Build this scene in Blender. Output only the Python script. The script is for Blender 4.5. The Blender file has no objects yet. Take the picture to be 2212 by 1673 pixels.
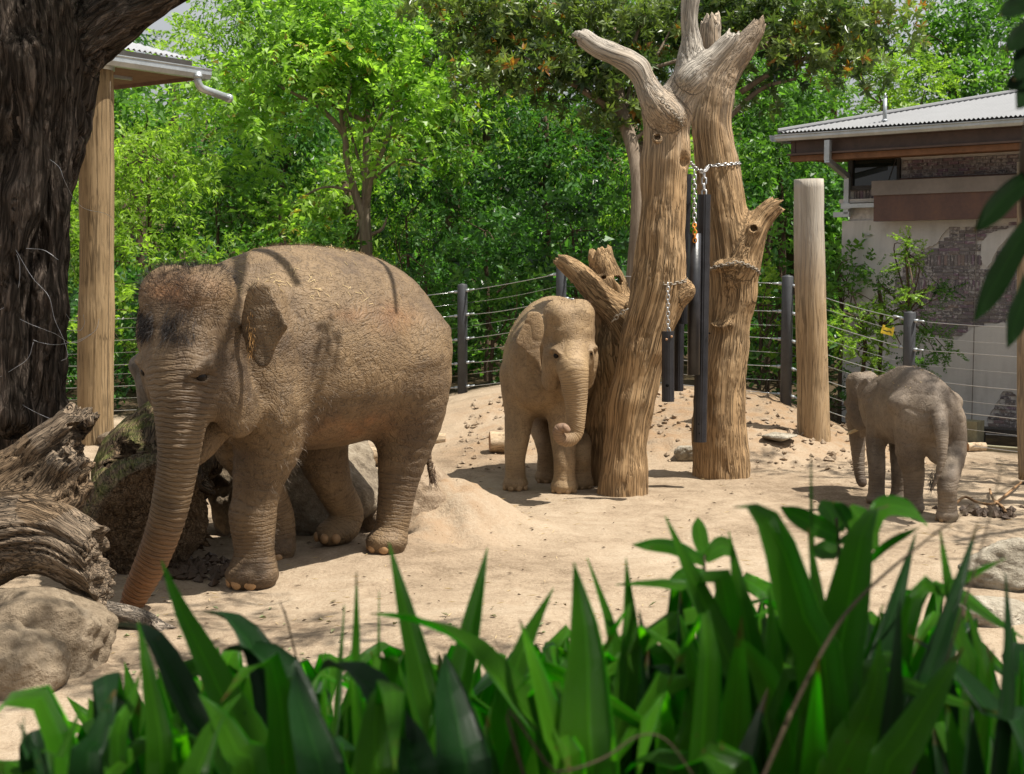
import bpy, math, random
import numpy as np
from mathutils import Vector, Matrix

# ------------------------------------------------------------------ camera, light, exposure
scene = bpy.context.scene
COL = scene.collection
CAMZ = 2.1
cam_d = bpy.data.cameras.new("camera")
cam = bpy.data.objects.new("camera", cam_d)
COL.objects.link(cam)
cam.location = (0, 0, CAMZ)
cam.rotation_euler = (math.radians(85.5), 0, 0)
cam_d.lens = 50
cam_d.sensor_width = 36
cam_d.sensor_fit = 'HORIZONTAL'
cam_d.clip_start = 0.05
cam_d.clip_end = 600
cam_d.dof.use_dof = True
cam_d.dof.focus_distance = 10.5
cam_d.dof.aperture_fstop = 7.1
scene.camera = cam

SUN_EL, SUN_AZ = 65.0, (0.965, -0.26)          # elevation, horizontal direction towards the sun
sd = Vector((SUN_AZ[0], SUN_AZ[1], 0)).normalized() * math.cos(math.radians(SUN_EL))
sd.z = math.sin(math.radians(SUN_EL))
world = bpy.data.worlds.new("World")
scene.world = world
world.use_nodes = True
wn, wl = world.node_tree.nodes, world.node_tree.links
for n in list(wn):
    wn.remove(n)
sky = wn.new("ShaderNodeTexSky")
sky.sky_type = 'NISHITA'
sky.sun_disc = False
sky.sun_elevation = math.radians(SUN_EL)
sky.sun_rotation = math.atan2(sd.x, sd.y)
sky.air_density = 1.2
sky.dust_density = 4.0
hs = wn.new("ShaderNodeHueSaturation")
hs.inputs["Saturation"].default_value = 0.45
bg = wn.new("ShaderNodeBackground")
bg.inputs["Strength"].default_value = 0.062
wo = wn.new("ShaderNodeOutputWorld")
wl.new(sky.outputs[0], hs.inputs["Color"])
tc = wn.new("ShaderNodeTexCoord")
cl = wn.new("ShaderNodeTexNoise")
cl.inputs["Scale"].default_value = 2.2
cl.inputs["Detail"].default_value = 6
wl.new(tc.outputs["Generated"], cl.inputs["Vector"])
cr = wn.new("ShaderNodeMapRange")
cr.inputs[1].default_value, cr.inputs[2].default_value, cr.inputs[3].default_value, cr.inputs[4].default_value = 0.35, 0.65, 0.25, 0.75
wl.new(cl.outputs["Fac"], cr.inputs[0])
cm = wn.new("ShaderNodeMix")
cm.data_type = 'RGBA'
wl.new(cr.outputs[0], cm.inputs[0])
wl.new(hs.outputs[0], cm.inputs[6])
cm.inputs[7].default_value = (9.0, 9.1, 9.4, 1)
wl.new(cm.outputs[2], bg.inputs["Color"])
wl.new(bg.outputs[0], wo.inputs["Surface"])
sun_d = bpy.data.lights.new("sun", 'SUN')
sun_d.energy = 5.0
sun_d.angle = math.radians(0.53)
sun_d.color = (1.0, 0.945, 0.85)
sun = bpy.data.objects.new("sun", sun_d)
COL.objects.link(sun)
sun.location = (6, -3, 20)
sun.rotation_euler = (-sd).to_track_quat('-Z', 'Y').to_euler()
vs = scene.view_settings
vs.view_transform = 'Standard'
vs.look = 'None'
vs.exposure = 0.66
vs.gamma = 1.0
vs.use_curve_mapping = False
cy = scene.cycles
cy.max_bounces = 6
cy.diffuse_bounces = 3
cy.glossy_bounces = 2
cy.transmission_bounces = 4
cy.transparent_max_bounces = 6
cy.caustics_reflective = False
cy.caustics_refractive = False

# ------------------------------------------------------------------ measuring helpers
FPX = 3072.2
TH = math.radians(4.5)


def ray(px, py):
    a = (px - 1106) / FPX
    b = (836.5 - py) / FPX
    return np.array([a, math.cos(TH) + b * math.sin(TH), -math.sin(TH) + b * math.cos(TH)])


def P(px, py, Y):
    d = ray(px, py)
    return np.array([0, 0, CAMZ]) + d * (Y / d[1])


def G(px, py, z=0.0):
    d = ray(px, py)
    return np.array([0, 0, CAMZ]) + d * ((z - CAMZ) / d[2])


UP = np.array([0, 0, 1.0])


def mpp(Y):
    return Y / FPX


def unit(v):
    v = np.asarray(v, float)
    return v / np.linalg.norm(v)


def PX(pts, Y=None):
    """[(px, py, width_px[, Y])] -> world points and radii"""
    p, r = [], []
    for q in pts:
        d = q[3] if len(q) > 3 else Y
        p.append(P(q[0], q[1], d))
        r.append(q[2] / 2 * mpp(d))
    return np.array(p), np.array(r)


def sstep(x, a, b):
    t = np.clip((x - a) / (b - a), 0, 1)
    return t * t * (3 - 2 * t)


def vnoise(p, seed=0):
    p = np.asarray(p, dtype=np.float64)
    i = np.floor(p).astype(np.int64)
    f = p - i
    u = f * f * (3 - 2 * f)
    out = np.zeros(len(p))
    for dx in (0, 1):
        for dy in (0, 1):
            for dz in (0, 1):
                h = (i[:, 0] + dx) * 374761393 + (i[:, 1] + dy) * 668265263 + (i[:, 2] + dz) * 2147483647 + seed * 1274126177
                h = (h ^ (h >> 13)) & 0xffffffff
                h = (h * 1274126177) & 0xffffffff
                h = (h ^ (h >> 16)) & 0xffffff
                w = (u[:, 0] if dx else 1 - u[:, 0]) * (u[:, 1] if dy else 1 - u[:, 1]) * (u[:, 2] if dz else 1 - u[:, 2])
                out += w * (h / 0xffffff)
    return out * 2 - 1


def fbm(p, oct=4, seed=0):
    p = np.asarray(p, dtype=np.float64)
    a, s, o = 1.0, 0.0, 0.0
    for k in range(oct):
        o = o + a * vnoise(p * (2 ** k), seed + k * 17)
        s += a
        a *= 0.5
    return o / s


FEET = [G(px, py)[:2] for px, py in ((1113, 1050), (1219, 1056), (1180, 1038), (1256, 1050), (1893, 1083), (1941, 1081), (1972, 1102), (2045, 1120))]


def gz(x, y):
    """height of the ground"""
    x = np.asarray(x, float)
    y = np.asarray(y, float)
    z = 0.58 * sstep(y, 15.2, 18.6) * sstep(x, -2.8, 0.4) * (1 - sstep(x, 3.0, 4.9)) * (1 - 0.35 * sstep(y, 19.5, 24))
    z = z + 0.16 * np.exp(-(((x - 2.6) / 0.9) ** 2 + ((y - 16.2) / 0.7) ** 2))
    z = z + 0.05 * np.exp(-(((x + 0.95) / 0.8) ** 2 + ((y - 10.7) / 0.5) ** 2))
    z = z - 0.03 * np.exp(-(((x + 1.8) / 0.7) ** 2 + ((y - 9.5) / 0.6) ** 2))
    z = z + 0.40 * np.exp(-((np.abs(x + 0.50) / 0.52) ** 2.2 + (np.abs(y - 11.75) / 0.5) ** 2.2))
    z = z + 0.10 * np.exp(-(((x + 0.2) / 1.6) ** 2 + ((y - 8.0) / 0.7) ** 2)) * sstep(x, -2.0, -0.6)
    z = z + 0.78 * (1 - sstep(y, 2.9, 4.6))
    z = z + 10.0 * sstep(y, 33, 75)
    return z


_dr = np.random.default_rng(6)
DENTS = [(x_ * y_, y_, r_, d_) for x_, y_, r_, d_ in zip(_dr.uniform(-0.34, 0.36, 260), 5.4 + 10.6 * _dr.random(260) ** 1.2, _dr.uniform(.08, .15, 260), _dr.uniform(.008, .024, 260))]


def ground_noise(x, y):
    q = np.stack([x, y, 0 * x], 1)
    n = 0.035 * fbm(q * 0.9, 3, 5) + 0.016 * fbm(q * 4.0, 3, 9)
    # churned dirt on the slope behind the animals
    ch = sstep(y, 15.0, 16.2) * (1 - sstep(y, 18.5, 20)) * sstep(x, -1.5, 0.2) * (1 - sstep(x, 4.6, 5.2))
    n = n + ch * 0.055 * np.abs(fbm(q * 5.5, 3, 21))
    n = n + 0.012 * np.maximum(0, fbm(q * 9, 2, 31))
    for fx, fy, fr, fd in DENTS:
        m_ = (np.abs(x - fx) < 3 * fr) & (np.abs(y - fy) < 3 * fr)
        if m_.any():
            r2 = ((x[m_] - fx) ** 2 + (y[m_] - fy) ** 2) / fr ** 2
            n[m_] += fd * (-np.exp(-r2 ** 2) + 0.45 * np.exp(-((np.sqrt(r2) - 1.35) / 0.3) ** 2))
    mo = np.exp(-((np.abs(x + 0.62) / 0.6) ** 2.2 + (np.abs(y - 11.6) / 0.8) ** 2.2))
    n = n + mo * (0.11 * fbm(q * 4.5, 4, 51) + 0.08 * np.abs(fbm(q * 8, 3, 52)))
    for fx, fy in FEET:
        n = n * (1 - np.exp(-(((x - fx) ** 2 + (y - fy) ** 2) / 0.16) ** 2))
    return n




def ground(x, y):
    x = np.atleast_1d(np.asarray(x, float))
    y = np.atleast_1d(np.asarray(y, float))
    return gz(x, y) + ground_noise(x, y)


def gzs(x, y):
    return float(ground(x, y)[0])


# ------------------------------------------------------------------ object helpers
def link(o, parent=None):
    COL.objects.link(o)
    if parent is not None:
        o.parent = parent
    return o


def tag(o, label=None, cat=None, group=None, kind=None):
    if label:
        o["label"] = label
    if cat:
        o["category"] = cat
    if group:
        o["group"] = group
    if kind:
        o["kind"] = kind
    return o


def empty(name, loc, label=None, cat=None, group=None):
    o = bpy.data.objects.new(name, None)
    o.empty_display_size = 0.2
    o.location = tuple(float(v) for v in loc)
    link(o)
    return tag(o, label, cat, group)


def mesh_np(name, V, F, mat=None, smooth=True, attrs=None):
    """V (n,3); F: list of int arrays (m,3) / (m,4)"""
    if not isinstance(F, (list, tuple)):
        F = [F]
    F = [np.asarray(f, dtype=np.int64) for f in F if len(f)]
    me = bpy.data.meshes.new(name)
    V = np.asarray(V, dtype=np.float32)
    me.vertices.add(len(V))
    me.vertices.foreach_set("co", V.ravel())
    tot = sum(len(f) for f in F)
    nl = sum(f.size for f in F)
    me.loops.add(nl)
    me.loops.foreach_set("vertex_index", np.concatenate([f.ravel() for f in F]).astype(np.int32))
    me.polygons.add(tot)
    starts, c = [], 0
    for f in F:
        k = f.shape[1]
        starts.append(c + np.arange(len(f)) * k)
        c += f.size
    me.polygons.foreach_set("loop_start", np.concatenate(starts).astype(np.int32))
    me.polygons.foreach_set("use_smooth", np.full(tot, bool(smooth)))
    if attrs:
        for an, av in attrs.items():
            av = np.asarray(av, dtype=np.float32)
            if av.ndim == 1:
                a = me.attributes.new(an, 'FLOAT', 'POINT')
                a.data.foreach_set("value", av)
            else:
                a = me.attributes.new(an, 'FLOAT_VECTOR', 'POINT')
                a.data.foreach_set("vector", av.ravel())
    me.update(calc_edges=True)
    me.validate()
    if mat:
        me.materials.append(mat)
    return me


def obj_np(name, V, F, mat, parent=None, smooth=True, attrs=None, origin=None):
    V = np.asarray(V, dtype=np.float64)
    if parent is not None and origin is None:
        origin = np.array(parent.matrix_basis.translation) if parent.rotation_euler[:] == (0, 0, 0) else None
        if parent.parent is not None:
            origin = origin + np.array(parent.parent.matrix_basis.translation)
        loc = (0, 0, 0)
        me = mesh_np(name, V - origin, F, mat, smooth, attrs)
        o = bpy.data.objects.new(name, me)
        return link(o, parent)
    if origin is None:
        mn, mx = V.min(0), V.max(0)
        origin = np.array([(mn[0] + mx[0]) / 2, (mn[1] + mx[1]) / 2, mn[2]])
    me = mesh_np(name, V - np.asarray(origin), F, mat, smooth, attrs)
    o = bpy.data.objects.new(name, me)
    o.location = tuple(float(v) for v in origin)
    return link(o, parent)


class MB:
    """collects shapes in world coordinates"""

    def __init__(s):
        s.V, s.Q, s.T, s.n = [], [], [], 0

    def add(s, V, Q=None, T=None):
        V = np.asarray(V, float)
        if Q is not None and len(Q):
            s.Q.append(np.asarray(Q) + s.n)
        if T is not None and len(T):
            s.T.append(np.asarray(T) + s.n)
        s.V.append(V)
        s.n += len(V)
        return s

    def box(s, c, ax, ay, az):
        """centre and three half-axis vectors"""
        c, ax, ay, az = [np.asarray(v, float) for v in (c, ax, ay, az)]
        V = [c + i * ax + j * ay + k * az for k in (-1, 1) for j in (-1, 1) for i in (-1, 1)]
        return s.add(V, [(0, 2, 3, 1), (4, 5, 7, 6), (0, 1, 5, 4), (2, 6, 7, 3), (0, 4, 6, 2), (1, 3, 7, 5)])

    def tube(s, pts, rad, n=10, caps=True, wob=0.0, seed=0):
        pts = np.asarray(pts, float)
        m = len(pts)
        rad = np.full(m, rad) if np.isscalar(rad) else np.asarray(rad, float)
        Fm = frames(pts)
        ang = np.linspace(0, 2 * np.pi, n, endpoint=False)
        ring = np.cos(ang)[None, :, None] * Fm[1][:, None, :] + np.sin(ang)[None, :, None] * Fm[2][:, None, :]
        r = rad[:, None, None] * np.ones((m, n, 1))
        if wob:
            q = np.concatenate([np.repeat(np.arange(m), n)[:, None] * 0.35, np.tile(np.cos(ang), m)[:, None] * 1.3, np.tile(np.sin(ang), m)[:, None] * 1.3], 1)
            r = r * (1 + wob * fbm(q, 2, seed).reshape(m, n, 1))
        V = (pts[:, None, :] + ring * r).reshape(-1, 3)
        i = np.arange(m - 1)[:, None]
        j = np.arange(n)[None, :]
        j2 = (j + 1) % n
        Q = np.stack([i * n + j, i * n + j2, (i + 1) * n + j2, (i + 1) * n + j], -1).reshape(-1, 4)
        T = []
        if caps:
            V = np.concatenate([V, pts[:1], pts[-1:]])
            T = [(m * n, (k + 1) % n, k) for k in range(n)] + [(m * n + 1, (m - 1) * n + k, (m - 1) * n + (k + 1) % n) for k in range(n)]
        return s.add(V, Q, T)

    def build(s, name, mat, parent=None, smooth=False, attrs=None, origin=None):
        V = np.concatenate(s.V)
        F = []
        if s.Q:
            F.append(np.concatenate(s.Q))
        if s.T:
            F.append(np.concatenate(s.T))
        return obj_np(name, V, F, mat, parent, smooth, attrs, origin)


def frames(pts):
    """tangents and two parallel-transported normals along a polyline"""
    pts = np.asarray(pts, float)
    t = np.gradient(pts, axis=0)
    t /= np.linalg.norm(t, axis=1)[:, None] + 1e-12
    a = np.array([0, 0, 1.0]) if abs(t[0, 2]) < 0.9 else np.array([1.0, 0, 0])
    u = a - t[0] * (a @ t[0])
    u /= np.linalg.norm(u)
    U = [u]
    for k in range(1, len(pts)):
        u = U[-1] - t[k] * (U[-1] @ t[k])
        u /= np.linalg.norm(u) + 1e-12
        U.append(u)
    U = np.array(U)
    return t, U, np.cross(t, U)


def cat_rom(pts, rad, m=4):
    """Catmull-Rom resampling of a polyline with radii"""
    pts = np.asarray(pts, float)
    q = np.concatenate([pts, np.asarray(rad, float).reshape(len(pts), -1)], 1)
    if len(q) < 2:
        return pts, rad
    e = np.concatenate([[2 * q[0] - q[1]], q, [2 * q[-1] - q[-2]]])
    out = []
    for i in range(1, len(e) - 2):
        for k in range(m):
            t = k / m
            p0, p1, p2, p3 = e[i - 1], e[i], e[i + 1], e[i + 2]
            out.append(0.5 * (2 * p1 + (p2 - p0) * t + (2 * p0 - 5 * p1 + 4 * p2 - p3) * t * t + (3 * p1 - p0 - 3 * p2 + p3) * t ** 3))
    out.append(q[-1])
    out = np.array(out)
    r = out[:, 3:]
    return out[:, :3], (r[:, 0] if r.shape[1] == 1 else r)


# ------------------------------------------------------------------ implicit surfaces
def smin(a, b, k):
    h = np.clip(0.5 + 0.5 * (b - a) / k, 0, 1)
    return b + (a - b) * h - k * h * (1 - h)


class Vol:
    def __init__(s, lo, hi, h):
        s.h = h
        s.lo = np.asarray(lo, float)
        n = np.ceil((np.asarray(hi, float) - s.lo) / h).astype(int) + 1
        s.ax = [(s.lo[i] + np.arange(n[i]) * h).astype(np.float32) for i in range(3)]
        s.d = np.full(n, 0.5, np.float32)

    def sl(s, lo, hi):
        r = []
        for i in range(3):
            a = max(0, int((lo[i] - s.lo[i]) / s.h))
            b = min(len(s.ax[i]), int((hi[i] - s.lo[i]) / s.h) + 2)
            r.append(slice(a, max(a, b)))
        return tuple(r)

    def grid(s, sl):
        return s.ax[0][sl[0]][:, None, None], s.ax[1][sl[1]][None, :, None], s.ax[2][sl[2]][None, None, :]

    def put(s, sl, b, k, op):
        if op == 'add':
            s.d[sl] = smin(s.d[sl], b, k)
        else:
            s.d[sl] = -smin(-s.d[sl], b, k)

    def chain(s, pts, rad, k=0.06, op='add', m=3, squash=None):
        """round-cone chain; squash=(direction, factor) flattens across a direction"""
        pts, rad = cat_rom(pts, rad, m)
        R = rad.max() + k * 1.2
        lo, hi = pts.min(0) - R, pts.max(0) + R
        sl = s.sl(lo, hi)
        X, Y, Z = s.grid(sl)
        b = np.full(s.d[sl].shape, 9, np.float32)
        for i in range(len(pts) - 1):
            a, c = pts[i], pts[i + 1]
            r2 = max(rad[i], rad[i + 1]) + k * 1.2
            l2, h2 = np.minimum(a, c) - r2, np.maximum(a, c) + r2
            s2 = s.sl(l2, h2)
            X2, Y2, Z2 = s.grid(s2)
            ab = c - a
            L = ab @ ab + 1e-9
            px, py, pz = X2 - np.float32(a[0]), Y2 - np.float32(a[1]), Z2 - np.float32(a[2])
            t = np.clip((px * np.float32(ab[0]) + py * np.float32(ab[1]) + pz * np.float32(ab[2])) / np.float32(L), 0, 1)
            dx, dy, dz = px - t * np.float32(ab[0]), py - t * np.float32(ab[1]), pz - t * np.float32(ab[2])
            q = dx * dx + dy * dy + dz * dz
            if squash is not None:
                n, f = squash
                e = dx * np.float32(n[0]) + dy * np.float32(n[1]) + dz * np.float32(n[2])
                q = q + e * e * np.float32(f * f - 1)
            dd = np.sqrt(q) - (np.float32(rad[i]) + t * np.float32(rad[i + 1] - rad[i]))
            so = tuple(slice(s2[j].start - sl[j].start, s2[j].stop - sl[j].start) for j in range(3))
            b[so] = np.minimum(b[so], dd)
        s.put(sl, b, k, op)

    def ell(s, c, rad, M=None, k=0.06, op='add'):
        """ellipsoid; rows of M are its unit axes"""
        c = np.asarray(c, float)
        rad = np.asarray(rad, float)
        M = np.eye(3) if M is None else np.asarray(M, float)
        R = np.sqrt((M.T ** 2 @ rad ** 2)) + k * 1.2 + 0.01
        sl = s.sl(c - R, c + R)
        X, Y, Z = s.grid(sl)
        x, y, z = X - np.float32(c[0]), Y - np.float32(c[1]), Z - np.float32(c[2])
        k0 = 0
        k1 = 0
        for i in range(3):
            q = x * np.float32(M[i, 0]) + y * np.float32(M[i, 1]) + z * np.float32(M[i, 2])
            k0 = k0 + (q / np.float32(rad[i])) ** 2
            k1 = k1 + (q / np.float32(rad[i] ** 2)) ** 2
        k0 = np.sqrt(k0)
        b = k0 * (k0 - 1) / (np.sqrt(k1) + 1e-6)
        s.put(sl, b.astype(np.float32), k, op)

    def half(s, p, n, k=0.01):
        """keep only the side the normal points away from"""
        X, Y, Z = s.grid((slice(None),) * 3)
        n = np.asarray(n, float) / np.linalg.norm(n)
        b = (X - p[0]) * n[0] + (Y - p[1]) * n[1] + (Z - p[2]) * n[2]
        s.d = -smin(-s.d, -b.astype(np.float32), k)

    def cutend(s, p, n, R):
        """saw or snap off one limb: flatten everything beyond p within R"""
        p = np.asarray(p, float)
        sl = s.sl(p - R, p + R)
        X, Y, Z = s.grid(sl)
        n = np.asarray(n, float) / np.linalg.norm(n)
        b = (X - p[0]) * n[0] + (Y - p[1]) * n[1] + (Z - p[2]) * n[2]
        s.d[sl] = np.maximum(s.d[sl], b.astype(np.float32))

    def loft(s, F, h, l, st, k=0.1):
        """animal trunk: stations (s, top, bottom, halfwidth) along heading h from F"""
        st = np.asarray(sorted(st), float)
        p, r = cat_rom(np.stack([st[:, 0], st[:, 1], st[:, 2]], 1), st[:, 3], 6)
        S, T, B, W = p[:, 0], p[:, 1], p[:, 2], r
        X, Y, Z = s.grid((slice(None),) * 3)
        ss = (X - F[0]) * h[0] + (Y - F[1]) * h[1]
        ll = (X - F[0]) * l[0] + (Y - F[1]) * l[1]
        ss = ss[:, :, 0]
        ll = ll[:, :, 0]
        top = np.interp(ss, S, T)
        bot = np.interp(ss, S, B)
        w = np.interp(ss, S, W)
        end = np.maximum(S[0] - ss, ss - S[-1])
        zc = (top + bot) / 2
        hh = (top - bot) / 2
        zz = (Z - zc[:, :, None]) / hh[:, :, None]
        we = w[:, :, None] * (1 - 0.10 * np.clip(zz, -1, 1))
        q = np.sqrt((ll[:, :, None] / we) ** 2 + zz ** 2)
        b = (q - 1) * np.minimum(hh, w)[:, :, None]
        b = np.maximum(b, np.where(end > 0, end, -9)[:, :, None]).astype(np.float32)
        s.d = smin(s.d, b, k).astype(np.float32)

    def flap(s, o, e1, e2, poly, th, bend=None, k=0.02):
        """thin sheet: polygon in the plane (o,e1,e2), bend(u,v) gives its offset along the normal"""
        o, e1, e2 = [np.asarray(v, float) for v in (o, e1, e2)]
        n = np.cross(e1, e2)
        n /= np.linalg.norm(n)
        poly = np.asarray(poly, float)
        W = np.array([o + a * e1 + b * e2 for a, b in poly])
        R = th + 0.13
        sl = s.sl(W.min(0) - R, W.max(0) + R)
        X, Y, Z = s.grid(sl)
        x, y, z = X - o[0], Y - o[1], Z - o[2]
        u = x * e1[0] + y * e1[1] + z * e1[2]
        v = x * e2[0] + y * e2[1] + z * e2[2]
        w = x * n[0] + y * n[1] + z * n[2]
        if bend is not None:
            w = w - bend(u, v)
        d2 = np.full(u.shape, 1e9)
        ins = np.zeros(u.shape, bool)
        for i in range(len(poly)):
            a, b = poly[i], poly[(i + 1) % len(poly)]
            ex, ey = b - a
            pu, pv = u - a[0], v - a[1]
            t = np.clip((pu * ex + pv * ey) / (ex * ex + ey * ey + 1e-12), 0, 1)
            d2 = np.minimum(d2, (pu - t * ex) ** 2 + (pv - t * ey) ** 2)
            c = (a[1] <= v) != (b[1] <= v)
            if abs(ey) > 1e-12:
                ins ^= c & (u < a[0] + (v - a[1]) * ex / ey)
        dp = np.sqrt(d2) * np.where(ins, -1, 1) + th * 0.5
        q = np.sqrt(np.maximum(dp, 0) ** 2 + w ** 2) - th * 0.5
        s.put(sl, q.astype(np.float32), k, 'add')

    def mesh(s, smooth=1):
        d, h = s.d, s.h
        ins = d < 0
        nx, ny, nz = d.shape
        cnt = np.zeros((nx - 1, ny - 1, nz - 1), np.uint8)
        for a in (0, 1):
            for b in (0, 1):
                for c in (0, 1):
                    cnt += ins[a:nx - 1 + a, b:ny - 1 + b, c:nz - 1 + c]
        I, J, K = np.nonzero((cnt > 0) & (cnt < 8))
        idx = np.full(cnt.shape, -1, np.int32)
        idx[I, J, K] = np.arange(len(I))
        pos = np.zeros((len(I), 3))
        num = np.zeros(len(I))
        cor = [(a, b, c) for a in (0, 1) for b in (0, 1) for c in (0, 1)]
        for a in cor:
            for ax in range(3):
                if a[ax] == 0:
                    b = list(a)
                    b[ax] = 1
                    da = d[I + a[0], J + a[1], K + a[2]]
                    db = d[I + b[0], J + b[1], K + b[2]]
                    mm = (da < 0) != (db < 0)
                    t = np.where(mm, da / (da - db + 1e-12), 0)
                    pp = np.tile(np.array(a, float), (len(I), 1))
                    pp[:, ax] += t
                    pos += pp * mm[:, None]
                    num += mm
        V = (np.stack([I, J, K], 1) + pos / num[:, None]) * h + s.lo
        Q = []
        for ax in range(3):
            o = [(1, 2), (2, 0), (0, 1)][ax]
            A = ins[:-1] if ax == 0 else ins[:, :-1] if ax == 1 else ins[:, :, :-1]
            B = ins[1:] if ax == 0 else ins[:, 1:] if ax == 1 else ins[:, :, 1:]
            e = np.stack(np.nonzero(A != B), 1)
            lim = np.array(cnt.shape)
            ok = (e[:, o[0]] >= 1) & (e[:, o[1]] >= 1) & (e[:, o[0]] < lim[o[0]]) & (e[:, o[1]] < lim[o[1]])
            e = e[ok]
            fl = A[e[:, 0], e[:, 1], e[:, 2]]
            c = []
            for (p, q) in ((1, 1), (0, 1), (0, 0), (1, 0)):
                f = e.copy()
                f[:, o[0]] -= p
                f[:, o[1]] -= q
                c.append(idx[f[:, 0], f[:, 1], f[:, 2]])
            q4 = np.stack(c, 1)
            q4[~fl] = q4[~fl][:, ::-1]
            Q.append(q4)
        Q = np.concatenate(Q)
        Q = Q[(Q >= 0).all(1)]
        for _ in range(smooth):
            S = np.zeros_like(V)
            C = np.zeros(len(V))
            for i in range(4):
                a, b = Q[:, i], Q[:, (i + 1) % 4]
                for j in range(3):
                    S[:, j] += np.bincount(a, V[b, j], len(V)) + np.bincount(b, V[a, j], len(V))
                C += np.bincount(a, minlength=len(V)) + np.bincount(b, minlength=len(V))
            V = 0.5 * V + 0.5 * S / np.maximum(C, 1)[:, None]
        return V, Q


def normals(V, Q):
    n = np.cross(V[Q[:, 2]] - V[Q[:, 0]], V[Q[:, 3]] - V[Q[:, 1]])
    N = np.zeros_like(V)
    for i in range(4):
        for j in range(3):
            N[:, j] += np.bincount(Q[:, i], n[:, j], len(V))
    return N / (np.linalg.norm(N, axis=1)[:, None] + 1e-12)


def chain_coords(V, chains):
    """nearest chain of each vertex: index, metres along it, gap to its surface, grain coordinates (u, v, t)"""
    n = len(V)
    best = np.full(n, 1e9)
    tt = np.zeros(n)
    gr = np.zeros((n, 3))
    ci = np.zeros(n, int)
    off = 0.0
    for c, (pts, rad) in enumerate(chains):
        p, r = cat_rom(pts, rad, 3)
        T, U, W = frames(p)
        Ls = np.concatenate([[0], np.cumsum(np.linalg.norm(np.diff(p, axis=0), axis=1))])
        D, TT, UU, WW = [], [], [], []
        for i in range(len(p) - 1):
            ab = p[i + 1] - p[i]
            L = ab @ ab + 1e-9
            q = V - p[i]
            t = np.clip(q @ ab / L, 0, 1)
            dv = q - t[:, None] * ab
            D.append(np.linalg.norm(dv, axis=1) - (r[i] + t * (r[i + 1] - r[i])))
            TT.append(Ls[i] + t * (Ls[i + 1] - Ls[i]))
            uu = U[i] * (1 - t[:, None]) + U[i + 1] * t[:, None]
            ww = W[i] * (1 - t[:, None]) + W[i + 1] * t[:, None]
            UU.append((dv * uu).sum(1))
            WW.append((dv * ww).sum(1))
        D = np.array(D)
        dm = D.min(0)
        w = np.exp(-(D - dm) / 0.03)
        w /= w.sum(0)
        m = dm < best
        best[m] = dm[m]
        t1 = (w * np.array(TT)).sum(0)
        g1 = np.stack([(w * np.array(UU)).sum(0) + off, (w * np.array(WW)).sum(0), t1], 1)
        tt[m] = t1[m]
        gr[m] = g1[m]
        ci[m] = c
        off += 3.7
    return ci, tt, best, gr


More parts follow.
